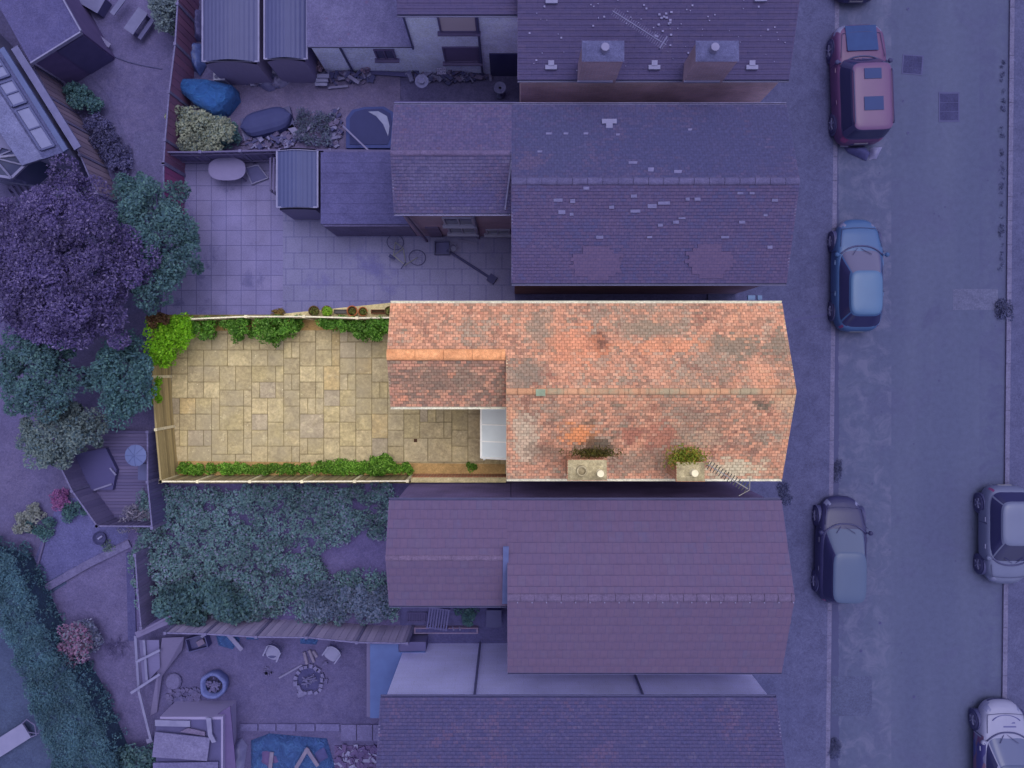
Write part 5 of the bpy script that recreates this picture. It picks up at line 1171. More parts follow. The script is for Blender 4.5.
for k in range(13):
    f = k / 12; wv = .42 * (1 - abs(2 * f - 1) ** 5) + .06; c_ = a + d_ * L * f; ring = []
    for j in range(9): th = math.pi * j / 8; ring.append(Vector((c_.x, c_.y, 0)) + n_ * (wv * math.cos(th)) + Vector((0, 0, .18 + .42 * math.sin(th) ** .6 * (1 - .25 * abs(2 * f - 1) ** 3))))
    if prev:
        for j in range(8): b.face([prev[j], ring[j], ring[j + 1], prev[j + 1]][::-1])
    else: first = ring
    prev = ring
b.face(first); b.face(prev[::-1]); b.build('cover', m_plain('boat_cover', (64, 74, 92), .7, .1, var=.12, tint=1.05), bb, smooth=False)
b = MB(); c_ = a + d_ * L * .5; b.box((c_.x, c_.y, .12), (L, .8, .2), math.atan2(d_.y, d_.x)); b.build('hull', m_plain('hull_dark', (56, 54, 78), .5), bb)
# hot tub / dark pool with pale crescent
tb = thing('garden_pool', 'dark blue round cornered pool with a pale crescent of folded liner', 'pool', P(368, 128, 0)); pl = [(346, 118), (352, 110), (364, 107), (384, 106.5), (393, 112), (395, 122), (393, 140), (390, 148), (346, 148)]
pw = [(P(x, y, .7).x, P(x, y, .7).y) for x, y in pl]; MB().prism(pw, 0, .7).build('wall', m_plain('pool_wall', (50, 76, 130), .6, .1, tint=1.05), tb); MB().prism(inset(pw, .86), .702, .73).build('cover', m_plain('pool_cover', (30, 38, 60), .6, .1, var=.15, tint=1.0), tb)
cr = [(368, 111.5), (378, 111), (387, 116), (389.5, 126), (388, 136), (383, 124), (376, 116)]; MB().prism([(P(x, y, .76).x, P(x, y, .76).y) for x, y in cr], .735, .75).build('liner_fold', m_plain('pale_liner', (172, 180, 200), .4), tb)
b = MB(); b.bar(P(343, 126, .85), P(369, 151, 1.5), .06, .05); tag(b.build('white_plank', m_plain('pale_plank', (178, 168, 176), .6), loc=P(355, 138, 0)), 'thin pale plank propped from the pool edge onto the rail fence', 'plank')
def plank(label, a, e, wd, z, mat=None, name='plank', cat='plank', group=None):
    b = MB(); b.bar(P(*a, z), P(*e, z), wd, .04); c_ = P((a[0] + e[0]) / 2, (a[1] + e[1]) / 2, 0); return tag(b.build(name, mat or m_plain('pale_plank', None), loc=(c_.x, c_.y, 0)), label, cat, group)
plank('pale plank leaning diagonally, right of the covered boat', (299, 138), (316, 120), .11, .25); plank('short wide pale plank crossing another near the boat stern', (290, 126), (299, 137), .24, .2)
plank('white plank lying against the flat roofed extension', (344, 73), (359, 83), .12, .3); plank('narrow pale batten on the tan yard in front of the extension', (328, 88), (348, 86), .08, .1)
plank('dark timber board along the foot of the white extension', (366, 72), (411, 75), .16, .12, m_plain('dark_board_plain', (84, 76, 96), .8))
t = thing('round_dish', 'pale round satellite dish standing on the dark boarded fence', 'dish', P(422, 82, 1.5)); c_ = P(422, 82, 1.75); MB().lathe(c_, [(.01, -.03), (.15, .0), (.23, .08), (.24, .085), (.15, .015)], 22).build('dish', m_plain('dish_grey', (170, 168, 184), .5), t); MB().tube([c_ + Vector((0, 0, -.35)), c_], .02).build('mount', M_dkf, t); MB().lathe(c_ + Vector((0, 0, .1)), [(.1, 0), (.1, .03), (.01, .04)], 14).build('receiver', m_plain('dish_rim', (120, 116, 144), .5), t)
t = slat_rack('small pale slatted tray on top of the dark boarded fence', P(444, 81, .7), .32, .18, 0, 5, m_plain('pale_plank', None), h=.12, name='slatted_tray', cat='tray', zlift=1.6)
t = thing('bird_bath', 'pale shallow bowl perched near the right end of the dark fence', 'bowl', P(500, 88, 0)); c_ = P(500, 88, .8); MB().lathe((c_.x, c_.y, 0), [(.14, 0), (.07, .15), (.06, .75), (.24, .8), (.22, .86), (.05, .82)], 16).build('bowl', m_plain('pale_stone', (150, 146, 160), .8), t)
# junk in front of the two sheds
t = thing('dark_crate', 'dark flat crate leaning in front of the wide shed', 'crate', P(232, 71, 0)); pts = [P(226, 62, .9), P(245, 62, .9), P(253, 79, .05), P(237, 80, .05)]; b = MB(); b.face(pts[::-1]); off = Vector((0, .05, .04)); b.face([p - off for p in pts]); b.build('panel', m_plain('door_panel', None), t); b = MB(); [b.bar(pts[i], pts[(i + 1) % 4], .05, .05) for i in range(4)]; b.build('rim', m_plain('dark_board_plain', None), t)
t = thing('pale_board', 'pale bluish sheet of board leaning beside the narrower shed', 'board', P(295, 68, 0)); pts = [P(281, 60, .8), P(304, 60, .8), P(311, 77, .05), P(293, 78, .05)]; b = MB(); b.face(pts[::-1]); b.face([p - off for p in pts]); b.build('panel', m_plain('pale_blue_board', (136, 150, 170), .5), t); b = MB(); [b.bar(pts[i], pts[(i + 1) % 4], .04, .04) for i in range(4)]; b.build('rim', m_plain('hull_dark', None), t)
t = thing('white_cooker', 'white appliance with dark rings standing at the shed front', 'cooker', P(219, 74, 0)); c_ = P(219, 74, .7); MB().box((c_.x, c_.y, .35), (.42, .45, .7)).build('body', m_plain('white_upvc', None), t); b = MB(); [b.lathe((c_.x + sx * .1, c_.y + sy * .1, .703), [(.07, 0), (.07, .015), (.01, .015)], 14) for sx in (-1, 1) for sy in (-1, 1)]; b.build('hob_ring', m_plain('hull_dark', None), t)
JUNK = [((262, 66), .3, (140, 136, 156), 'pale rag beside the shed gap'), ((272, 70), .28, (84, 84, 112), 'dark rag in front of the gap between the two sheds'), ((278, 80), .3, (150, 140, 156), 'pale lumpy sack left of the bluish board'), ((268, 84), .26, (110, 104, 124), 'grey sack on the tan yard below the sheds')]
for (c, r, col, lab) in JUNK:
    tarp('rubbish_sack', lab, [(c[0] + r * 34 * math.cos(a) * (1 + .3 * math.sin(3 * a + c[0])), c[1] + r * 26 * math.sin(a)) for a in np.linspace(0, 6.28, 9)[:-1]], 0, .3, m_plain('sack_%d' % col[0], col, .6, var=.25, scale=8), cat='sack', seed=int(c[0]))
for k, (x, y, lab) in enumerate(((320, 66, 'wall planter of orange brown flowers at the left of the white extension'), (366, 67, 'planter of orange brown flowers by the extension downpipe'))):
    p = P(x, y + 2, .2); t = thing('flowerpot', lab, 'flowerpot', (p.x, p.y, 0)); MB().lathe((p.x, p.y, 0), [(.01, 0), (.11, 0), (.15, .28), (.13, .28), (.12, .24)], 16).build('pot', m_plain('terra_dull', (140, 96, 92), .8), t); leaf_mesh('plant', ball(130, (p.x, p.y, .36), .2, .8), .09, m_leaf('rust_flower', [(150, 110, 96), (120, 104, 84), (170, 124, 104)]), t)
t = thing('stacked_chairs', 'small stack of pale slatted garden chairs by the bluish board', 'chairs', P(321, 76, 0))
for k in range(3):
    c_ = P(321 + k, 84 - k * 4, .3 + k * .1); MB().box((c_.x, c_.y, .3 + k * .1), (.45, .14, .04)).build('slat', m_plain('white_trim', None), t)
for sx in (-1, 1): c_ = P(322, 80, .2); MB().box((c_.x + sx * .2, c_.y, .14), (.04, .4, .28)).build('leg', m_plain('white_trim', None), t)
def heap(name, label, cx, cy, rx_, ry_, n, mats, hmax=.35, seed=0):
    rr = random.Random(seed); c_ = P(cx, cy, 0); t = thing(name, label, 'rubbish', (c_.x, c_.y, 0))
    parts_ = [MB() for _ in mats]
    for m_ in parts_: m_.box((c_.x, c_.y, .02 + .004 * parts_.index(m_)), (rx_ * .06, ry_ * .06, .04))
    for k in range(n):
        a, r_ = rr.uniform(0, 6.28), math.sqrt(rr.random()); x, y = c_.x + rx_ * .0375 * r_ * math.cos(a), c_.y + ry_ * .0375 * r_ * math.sin(a); z = rr.uniform(.04, hmax) * (1.05 - r_)
        L = rr.uniform(.1, .5); d_ = Vector((math.cos(rr.uniform(0, 6.28)), math.sin(rr.uniform(0, 6.28)), rr.uniform(-.25, .25))).normalized()
        parts_[k % len(parts_)].bar(Vector((x, y, z + .06)) - d_ * L / 2, Vector((x, y, z + .06)) + d_ * L / 2, rr.uniform(.04, .18), rr.uniform(.02, .1))
    for m_, (nm, mt) in zip(parts_, mats): tag(m_.build(nm, mt, t), kind='stuff')
HM = [('dark_scraps', m_plain('scrap_dark', (60, 58, 72), .8)), ('pale_scraps', m_plain('scrap_pale', (170, 164, 172), .8, var=.25, scale=9)), ('brown_scraps', m_plain('scrap_brown', (120, 98, 92), .8, var=.25, scale=9))]
heap('rubbish_heap', 'scattered scrap and broken furniture in front of the two grey blue sheds', 262, 76, 26, 9, 120, HM, .4, 3)
heap('rubbish_heap', 'pile of odds and ends under the covered boat beside the rail fence', 268, 140, 34, 7, 90, HM, .3, 4)
heap('rubbish_heap', 'junk strip of pale and dark scraps between the boat and the garden pool', 334, 130, 6, 18, 70, HM, .35, 5)
heap('rubbish_heap', 'broken timbers and flowerpots along the foot of the white extension', 345, 77, 34, 5, 70, HM, .3, 6)
heap('rubbish_heap', 'dark hedge trimmings and scraps along the foot of the white rendered house', 450, 76, 44, 5, 120, HM, .5, 7)
# oval table, round net
t = thing('oval_table', 'pale lilac oval garden table in the corner of the concrete yard', 'table', P(227, 170, 0)); c_ = P(227, 169, .74); b = MB(); b.prism([(c_.x + .68 * math.copysign(abs(math.cos(a)) ** .8, math.cos(a)), c_.y + .42 * math.copysign(abs(math.sin(a)) ** .8, math.sin(a))) for a in np.linspace(0, 6.2832, 33)[:-1]], .71, .75); b.build('tabletop', m_plain('lilac_top', (178, 160, 184), .6, var=.06), t)
for sx in (-1, 1):
    for sy in (-1, 1): MB().tube([(c_.x + sx * .4, c_.y + sy * .22, .70), (c_.x + sx * .46, c_.y + sy * .26, .0)], .025).build('leg', M_dkf, t)
MB().box((c_.x - .1, c_.y + .36, .762), (.5, .04, .02)).build('rim_clip', M_trim, t)
t = thing('folded_chair', 'folded mesh garden chair lying beside the lilac oval table', 'chair', P(257, 172, 0)); b = MB(); q = [P(245, 168, .3), P(258, 165, .3), P(268, 178, .1), P(252, 184, .1)]; [b.bar(q[i], q[(i + 1) % 4], .04, .04) for i in range(4)]; b.build('frame', M_trim, t); b = MB(); b.face([p - Vector((0, 0, .02)) for p in q][::-1]); b.build('mesh_seat', m_plain('mesh_grey', (104, 100, 124), .8), t)
for i in range(2): MB().bar(q[i], q[3 - i] + Vector((0, 0, -.05)), .03, .03).build('leg', M_trim, t)
t = thing('gate_posts', 'narrow timber gate frame beside the small blue roofed shed', 'gate', P(271, 175, 0)); b = MB(); [b.bar(P(x, y0_, 1.2), P(x, y1_, 1.2), .06, .06) for x, y0_, y1_ in ((270.5, 158, 190), (274, 158, 192))]; b.build('rail', M_pl_t, t)
for x, y in ((270.5, 158), (270.5, 190), (274, 158), (274, 192)): q = P(x, y, 1.2); MB().box((q.x, q.y, .585), (.07, .07, 1.17)).build('post', M_pl_t, t)
# bike and long pole in the north courtyard
def bicycle(label, c, rz, colr):
    t = thing('bicycle', label, 'bicycle', (c.x, c.y, 0)); m = Matrix.Rotation(rz, 3, 'Z'); tilt = Matrix.Rotation(R(70), 3, 'X')
    def L(x, z): return Vector((c.x, c.y, .06)) + m @ (tilt @ Vector((x, 0, z)))
    for x in (-.5, .5):
        w_ = MB(); w_.tube([L(x + .31 * math.cos(a), .33 + .31 * math.sin(a)) for a in np.linspace(0, 6.2832, 21)], .014, 6, False); o = w_.build('wheel', m_plain('tyre_black', (46, 44, 54), .8), t)
        s_ = MB(); [s_.tube([L(x, .33), L(x + .3 * math.cos(a), .33 + .3 * math.sin(a))], .005, 4) for a in np.linspace(0, 6.28, 11)]; s_.build('spokes', M_alu_t, o)
    f = MB(); [f.tube([L(*a), L(*b)], .02, 6) for a, b in (((-.5, .33), (-.12, .35)), ((-.12, .35), (-.25, .85)), ((-.25, .8), (.3, .85)), ((.3, .8), (-.12, .35)), ((.3, .9), (.5, .33)), ((-.5, .33), (-.25, .8)))]; f.build('frame', m_plain('bike_' + colr[0], colr[1], .4), t)
    s_ = MB(); s_.tube([L(-.36, .9), L(-.12, .88)], [.07, .03], 8); s_.build('saddle', m_plain('tyre_black', None), t)
    h = MB(); q = L(.28, .98); off = m @ Vector((0, .22, 0)) ; h.tube([q - off * .4, q + off], .018, 6); h.build('handlebar', m_plain('tyre_black', None), t)
bicycle('yellowish child bicycle lying on the concrete near the outbuilding corner', P(411, 243, .2), R(-35), ('yellow', (190, 190, 120)))
t = thing('long_pole', 'long dark pole lying diagonally across the concrete courtyard', 'pole', P(473, 265, 0)); MB().tube([P(447, 250, .12), P(489, 277, .08)], .045).build('shaft', m_plain('tyre_black', None), t); MB().box(P(492, 279, .1), (.3, .3, .16), R(-35)).build('foot', m_plain('tyre_black', None), t)
t = thing('toolbox', 'dark crate of tools at the upper end of the long pole', 'crate', P(442, 248, 0)); c_ = P(442, 248, .2); b = MB(); [b.box((c_.x + dx, c_.y + dy, .16), (wx, wy, .32)) for dx, dy, wx, wy in ((-.27, 0, .03, .5), (.27, 0, .03, .5), (0, .235, .5, .03), (0, -.235, .5, .03))]; b.build('box', m_plain('hull_dark', None), t); MB().box((c_.x, c_.y, .06), (.5, .44, .1)).build('tools', m_plain('mesh_grey', None), t)
q = P(453, 248, .2); t = thing('pale_bucket', 'small pale bucket beside the crate of tools', 'bucket', (q.x, q.y, 0)); MB().lathe((q.x, q.y, 0), [(.01, .0), (.11, 0), (.15, .28), (.14, .28), (.1, .05), (.01, .05)], 16).build('bucket', m_plain('white_trim', None), t); MB().tube([(q.x - .15, q.y, .27), (q.x, q.y + .1, .33), (q.x + .15, q.y, .27)], .008, 5).build('handle', M_alu_t, t)
plank('thin pale batten lying under the courtyard window', (458, 240), (477, 244), .07, .1)
# top left yard
t = thing('garden_bench', 'pale rectangular bench table in the dirt yard near the top edge', 'bench', P(137, 22, 0)); c_ = P(136, 21, .6); rz = R(55); MB().box((c_.x, c_.y, .6), (.95, .42, .05), rz).build('top', m_plain('bench_grey', (140, 138, 150), .6), t)
for s in (-1, 1): m = Matrix.Rotation(rz, 3, 'Z'); q = m @ Vector((s * .38, 0, 0)); MB().box((c_.x + q.x, c_.y + q.y, .285), (.06, .36, .57), rz).build('leg', m_plain('dark_board_plain', None), t)
q = m @ Vector((0, -.32, 0)); MB().box((c_.x + q.x, c_.y + q.y, .35), (.9, .16, .04), rz).build('seat', m_plain('bench_dark', (96, 92, 112), .6), t)
t = thing('cold_frame', 'flat pale topped garden box at the very top left of centre', 'garden box', P(92, 2, 0)); c_ = P(92, 0, .5); MB().box((c_.x, c_.y, .25), (.8, .6, .5), R(-30)).build('box', m_plain('dark_board_plain', None), t); MB().box((c_.x, c_.y, .515), (.86, .66, .025), R(-30)).build('lid', m_plain('bench_grey', None), t)
plank('pale board leaning along the workshop side, upper one', (74, 14), (100, 42), .14, .4); plank('second pale board along the workshop side, closest to the open yard', (90, 30), (110, 46), .16, .3); plank('reddish timber beam on the ground by the workshop', (70, 2), (86, 22), .2, .2, m_plain('red_beam', (126, 92, 96), .7)); plank('long pale timber leaning near the top bush', (112, 14), (124, -2), .2, .5, m_plain('bench_grey', None))
t = thing('round_table', 'pale round table top near the lower end of the slanting fence', 'table', P(147, 184, 0)); c_ = P(147, 183, .7); MB().lathe((c_.x, c_.y, 0), [(.2, 0), (.04, .05), (.04, .66), (.24, .68), (.25, .71), (.01, .715)], 24).build('table', m_plain('bluish_top', (128, 140, 158), .6), t)
b = MB(); pts = [P(110, 55, .02), P(128, 62, .02), P(145, 66, .02), P(162, 69, .02)]; b.tube(pts, .025, 6); tag(b.build('hose', m_plain('dark_hose', (70, 66, 80), .7), loc=P(135, 62, 0)), 'dark hose trailing over the dirt from the workshop to the panel fence', 'hose')
# ================================================================= CLUTTER: LEFT DECK AND SOUTH YARD
def deck():
    t = thing('timber_deck', 'brown boarded deck with darker steps beside the left patio fence', 'deck', P(118, 480, 0)); b = MB(); poly = [(84, 430), (148, 432), (148, 524), (100, 524), (62, 470)]; w_ = [(P(x, y, .25).x, P(x, y, .25).y) for x, y in poly]
    x0_, x1_ = min(p[0] for p in w_), max(p[0] for p in w_); y = min(p[1] for p in w_); y1_ = max(p[1] for p in w_)
    while y < y1_:
        xs = []
        for i in range(len(w_)):
            (ax, ay), (bx, by) = w_[i], w_[(i + 1) % len(w_)]
            if (ay > y + .06) != (by > y + .06): xs.append(ax + (y + .06 - ay) / (by - ay) * (bx - ax))
        if len(xs) == 2: b.box2((min(xs), y, .12), (max(xs), y + .112, .25 + random.uniform(-.003, .003)))
        y += .12
    b.build('boards', m_plank('deck_board', (122, 104, 108), .16), t)
    for k, pl in enumerate(([(70, 455), (105, 448), (116, 470), (112, 490), (88, 490)],)):
        MB().prism([(P(x, y, .5).x, P(x, y, .5).y) for x, y in pl], .254, .46).build('raised_step', m_plank('deck_dark', (80, 72, 92), .15), t)
    b = MB(); b.bar(P(94, 490, .5), P(112, 484, .5), .06, .05); b.bar(P(110, 468, .55), P(116, 475, .55), .06, .05); b.build('edge_strip', M_trim, t)
deck()
t = thing('parasol', 'pale blue round parasol open over the boarded deck', 'parasol', P(135.5, 456, .25)); c_ = P(135.5, 455.5, 1.9); b = MB()
for k in range(8):
    a0, a1 = math.pi * k / 4, math.pi * (k + 1) / 4
    b.face([c_ + Vector((0, 0, .12)), c_ + Vector((.38 * math.cos(a0), .38 * math.sin(a0), 0)), c_ + Vector((.385 * math.cos((a0 + a1) / 2), .385 * math.sin((a0 + a1) / 2), -.01)), c_ + Vector((.38 * math.cos(a1), .38 * math.sin(a1), 0))])
b.build('canopy', m_plain('parasol_blue', (122, 148, 178), .7, var=.05), t); MB().tube([(c_.x, c_.y, .3), (c_.x, c_.y, 2.0)], .022).build('pole', M_trim, t); MB().lathe((c_.x, c_.y, .25), [(.22, 0), (.2, .06), (.03, .1)], 16).build('base', M_dkf, t)
b = MB(); [b.tube([c_ + Vector((0, 0, .13)), c_ + Vector((.375 * math.cos(math.pi * k / 4), .375 * math.sin(math.pi * k / 4), .012))], .008, 5) for k in range(8)]; b.build('rib', m_plain('parasol_rib', (104, 128, 160), .7), t)
t = thing('storage_box', 'dark blue storage box against the narrow deck fence below the parasol', 'box', P(143, 473, 0)); c_ = P(142.5, 472, .8); MB().box((c_.x, c_.y, .5), (.3, .55, .5)).build('box', m_plain('navy_plastic', None), t); MB().box((c_.x, c_.y, .775), (.34, .6, .045)).build('lid', m_plain('navy_lid', None), t)
plant('palm_plant', 'spiky tan cordyline plant in the lower corner of the deck', [(126, 512), (142, 510), (144, 524), (128, 527)], .3, .9, 16, 55, .28, .17, m_leaf('cordyline_leaf', [(150, 140, 104), (130, 126, 96), (168, 152, 116), (110, 112, 92)]), up=.1, aspect=.18)
plant('palm_plant', 'thin tan grassy plant squeezed behind the deck fence beside the cordyline', [(146, 512), (151, 512), (151, 522), (147, 523)], .3, .7, 6, 40, .15, .14, m_leaf('cordyline_leaf', None), up=.1, aspect=.18)
q = P(100, 538, .15); t = thing('fire_bowl', 'black bowl shaped fire basket on the blue slate chips', 'fire bowl', (q.x, q.y, 0)); MB().lathe((q.x, q.y, 0), [(.1, 0), (.17, .06), (.24, .2), (.25, .21), (.18, .12), (.01, .08)], 20).build('bowl', m_plain('tyre_black', None), t); MB().box((q.x, q.y + .02, .14), (.2, .06, .05), .6).build('log', m_plain('white_trim', None), t)
plant('weed', 'greenish tuft of weeds beside the black fire basket', [(104, 542), (112, 541), (113, 549), (105, 550)], .03, .15, 6, 40, .12, .07, OL)
def kerb_run(label, pts, wd, h, mat, name='edging_wall', cat='edging'):
    b = MB(); [b.bar(P(*pts[i], 0) + Vector((0, 0, h / 2)), P(*pts[i + 1], 0) + Vector((0, 0, h / 2)), wd, h) for i in range(len(pts) - 1)]; c_ = P(*pts[0], 0); return tag(b.build(name, mat, loc=(c_.x, c_.y, 0)), label, cat)
kerb_run('low pale edging between the blue slate chips and the mauve gravel', [(36, 594), (62, 579), (90, 563), (131, 543)], .28, .12, m_ground('pale_edging', [(150, 138, 148), (160, 148, 156), (130, 118, 132)]))
kerb_run('thin timber edging on the left side of the blue slate chips', [(32, 590), (46, 538)], .07, .1, M_pl_t)
kerb_run('dark narrow path kerb at the right side of the mauve gravel', [(131, 552), (133, 640)], .3, .08, m_ground('dark_edge', [(84, 78, 96), (92, 86, 102), (70, 66, 86)]))
q = P(115, 647, .2); t = thing('tyre_planter', 'dark round tangle of cut branches on the mauve gravel', 'branches', (q.x, q.y, 0)); b = MB()
for k in range(60): a = random.uniform(0, 6.28); r0 = random.uniform(.1, .42); u = Vector((q.x + r0 * math.cos(a), q.y + r0 * .8 * math.sin(a), random.uniform(.03, .3))); b.tube([u, u + Vector((random.uniform(-.25, .25), random.uniform(-.25, .25), random.uniform(-.05, .1)))], .012, 4)
b.build('twigs', m_plain('twig', (86, 70, 84), .9), t)
t = thing('round_stump', 'flat grey round stone next to the dumpy bag', 'stone', P(173, 682, 0)); c_ = P(173, 682, .15); MB().lathe((c_.x, c_.y, 0), [(.3, 0), (.31, .12), (.26, .18), (.01, .19)], 13).build('stone', m_ground('pale_edging', None), t)
# timber lean-to frame
t = thing('timber_pallet_frame', 'broken pale timber door frame with boards leaning at the yard corner', 'timber frame', P(155, 670, 0)); M_tb = m_plank('pale_timber', (150, 134, 138), .14)
b = MB(); pts = [P(137, 637, 1.2), P(160, 640, 1.2), P(160, 672, .6), P(142, 700, .2), P(138, 690, .2)]
b.face([P(139, 640, 1.0), P(159, 640, 1.0), P(160, 668, .6), P(143, 686, .4)][::-1]); b.face([P(139, 640, .97), P(159, 640, .97), P(160, 668, .57), P(143, 686, .37)]); b.build('door_panel', m_plank('mauve_panel', (150, 138, 156), .1), t)
b = MB(); [b.bar(P(*a, z0), P(*e, z1), .09, .05) for a, e, z0, z1 in (((135.5, 636), (139, 692), 1.25, .4), ((144, 640), (147, 680), 1.1, .6), ((131, 693), (160, 674), .6, .7), ((139, 692), (151, 740), .4, .6), ((136, 662), (160, 650), .95, 1.0))]; b.build('frame', M_trim, t)
b = MB(); b.face([P(162, 638, .9), P(184, 637, .6), P(182, 650, .3), P(162, 676, .3), P(157, 712, .1), P(150, 716, .1), P(158, 668, .5)][::-1]); b.build('board', M_tb, t)
b = MB(); b.bar(P(136, 635, 1.3), P(170, 620, 1.1), .22, .04); b.bar(P(140, 632, 1.32), P(178, 612, 1.1), .07, .05); b.build('plank', M_tb, t)
q = P(150, 740, .4); MB().box((q.x, q.y, .4), (.22, .16, .12), .3).build('foot', M_trim, t)
t = thing('tool_crate', 'small black crate with tan rags beneath the yard fence', 'crate', P(196, 641, 0)); c_ = P(197, 643, .35); rz = R(15); b = MB()
m = Matrix.Rotation(rz, 3, 'Z')
for dx, dy, wx, wy in ((-.36, 0, .04, .5), (.36, 0, .04, .5), (0, .24, .68, .04), (0, -.24, .68, .04)): q = m @ Vector((dx, dy, 0)); b.box((c_.x + q.x, c_.y + q.y, .2), (wx, wy, .4), rz)
b.box((c_.x, c_.y, .1), (.68, .44, .1), rz); b.build('box', m_plain('hull_dark', None), t); MB().box((c_.x + .1, c_.y - .02, .22), (.28, .2, .12), .5).build('rag', m_plain('tan_rag', (150, 120, 110), .8), t); b = MB(); b.bar((c_.x + .2, c_.y + .25, .42), (c_.x + .5, c_.y + .55, .5), .1, .05); b.build('lid', M_trim, t)
# shed at the bottom with mismatched roof boards
t = thing('patchwork_shed', 'ramshackle shed with mismatched pale roof boards at the lower left', 'shed', P(195, 730, 0)); z_ = 1.5
q = ortho(156, 790, 222, 718, z_); MB().box2((q[0] + .1, q[1], 0), (q[2], q[3], z_ - .1)).build('wall', m_plank('shed_front_board', (150, 138, 148), .1, tint=1.5), t)
def shp(nm, pl, z, mat, th=.05): MB().prism([(P(x, y, z).x, P(x, y, z).y) for x, y in pl], z - th, z).build(nm, mat, t)
m_ground('board_mauve', [(148, 136, 150), (156, 144, 156), (132, 120, 136)]); shp('roof_felt', [(156, 719.5), (221, 719.5), (221, 792), (156, 792)], 1.405, m_plain('dark_board_plain', None), .004); shp('roof_board', [(155, 720), (190, 721), (190, 727), (155, 726)], 1.5, M_trim)
shp('roof_board', [(155, 732), (210, 738), (207, 761), (152, 757)], 1.6, m_ground('board_pale', [(164, 154, 164), (174, 164, 172), (146, 134, 148)])); shp('roof_board', [(153, 763), (218, 762), (218, 795), (153, 795)], 1.55, m_ground('board_grey', [(140, 130, 148), (148, 138, 154), (124, 114, 134)]))
shp('roof_board', [(206, 718), (211, 718), (212, 734), (216, 742), (212, 743), (208, 736)], 1.62, M_trim); shp('roof_board', [(188, 728), (205, 732), (205, 736), (180, 732)], 1.52, m_ground('board_tan', [(160, 134, 130), (170, 144, 138), (140, 116, 116)])); shp('side_panel', [(212, 718), (230, 706), (236, 770), (220, 790)], 1.2, m_plain('dark_cladding', None))
# dumpy bag
q = P(213, 686, .5); t = thing('builders_bag', 'blue woven builders bag half full of rubble by the patchwork shed', 'bag', (q.x, q.y, 0)); b = MB()
n = 28; Rg = lambda k, r, z: Vector((q.x + r * (1 + .08 * math.sin(3 * k + 1)) * math.copysign(abs(math.cos(k)) ** .75, math.cos(k)), q.y + r * .95 * (1 + .08 * math.cos(4 * k)) * math.copysign(abs(math.sin(k)) ** .75, math.sin(k)), z + .05 * math.sin(2 * k + 1)))
prof = [(.40, .0), (.47, .25), (.48, .5), (.44, .6), (.36, .55), (.31, .36)]
for i in range(len(prof) - 1):
    for k in range(n): a0, a1 = 2 * math.pi * k / n, 2 * math.pi * (k + 1) / n; b.face([Rg(a0, *prof[i]), Rg(a1, *prof[i]), Rg(a1, *prof[i + 1]), Rg(a0, *prof[i + 1])])
b.build('bag', m_plain('blue_woven', (120, 140, 190), .7, var=.15, scale=6), t, smooth=True, merge=True); b = MB()
for k in range(46): a = random.uniform(0, 6.28); r0 = random.uniform(0, .27); s = random.uniform(.06, .14); b.box((q.x + r0 * math.cos(a), q.y + r0 * math.sin(a), .38 + random.uniform(0, .06)), (s, s * .7, s * .6), a)
b.build('rubble', m_ground('rubble', [(96, 88, 98), (130, 112, 114), (150, 140, 146)], 4, 12, 40), t)
t = thing('rubble_heap', 'low heap of broken stones between the flat stone and the bag', 'rubble', P(186, 695, 0)); b = MB()
for k in range(70): p = P(random.uniform(168, 200), random.uniform(688, 702), 0); s = random.uniform(.06, .2); b.box((p.x, p.y, s * .3), (s, s * .8, s * .6), random.uniform(0, 3))
b.build('stones', m_ground('rubble', None), t)
# two garden chairs
def chair(label, px, py, rz, round_=False):
    c = P(px, py, .45); t = thing('garden_chair', label, 'chair', (c.x, c.y, 0), 'white garden chairs round the fire pit'); m = Matrix.Rotation(rz, 3, 'Z'); M_ = m_plain('chair_white', (196, 192, 202), .5, var=.05)
    def L(x, y, z): v = m @ Vector((x, y, 0)); return Vector((c.x + v.x, c.y + v.y, z))
    n_ = 24; e_ = .55 if not round_ else .8; b = MB(); b.prism([tuple(L(.25 * math.copysign(abs(math.cos(a)) ** e_, math.cos(a)), .24 * math.copysign(abs(math.sin(a)) ** e_, math.sin(a)), 0))[:2] for a in np.linspace(0, 6.2832, n_ + 1)[:-1]], .41, .44); b.build('seat', M_, t)
    b = MB(); n_ = 9; A = [L(.25 * math.cos(a), .2 + .10 * math.sin(a), .445) for a in np.linspace(math.pi, 0, n_)]; B = [L(.26 * math.cos(a), .26 + .14 * math.sin(a), .86) for a in np.linspace(math.pi, 0, n_)]
    for i in range(n_ - 1): b.face([A[i], A[i + 1], B[i + 1], B[i]]); o_ = Vector((0, 0, 0)); nv = (A[i + 1] - A[i]).cross(B[i] - A[i]).normalized() * -.025; b.face([A[i] + nv, B[i] + nv, B[i + 1] + nv, A[i + 1] + nv]); b.face([B[i], B[i + 1], B[i + 1] + nv, B[i] + nv])
    b.build('backrest', M_, t)
    for s in (-1, 1): b = MB(); b.bar(L(s * .27, -.16, .64), L(s * .27, .24, .66), .05, .03); b.bar(L(s * .27, -.16, .64), L(s * .25, -.18, .42), .04, .03); b.build('armrest', M_, t)
    for sx in (-1, 1):
        for sy in (-1, 1): MB().tube([L(sx * .2, sy * .18, .41), L(sx * .24, sy * .24, 0)], .02, 6).build('leg', M_, t)
chair('white garden chair left of the fire pit, with a dark stain on its seat', 273, 653, R(-25), True); chair('white square seated garden chair right of the fire pit under the fence', 332, 654, R(-35))
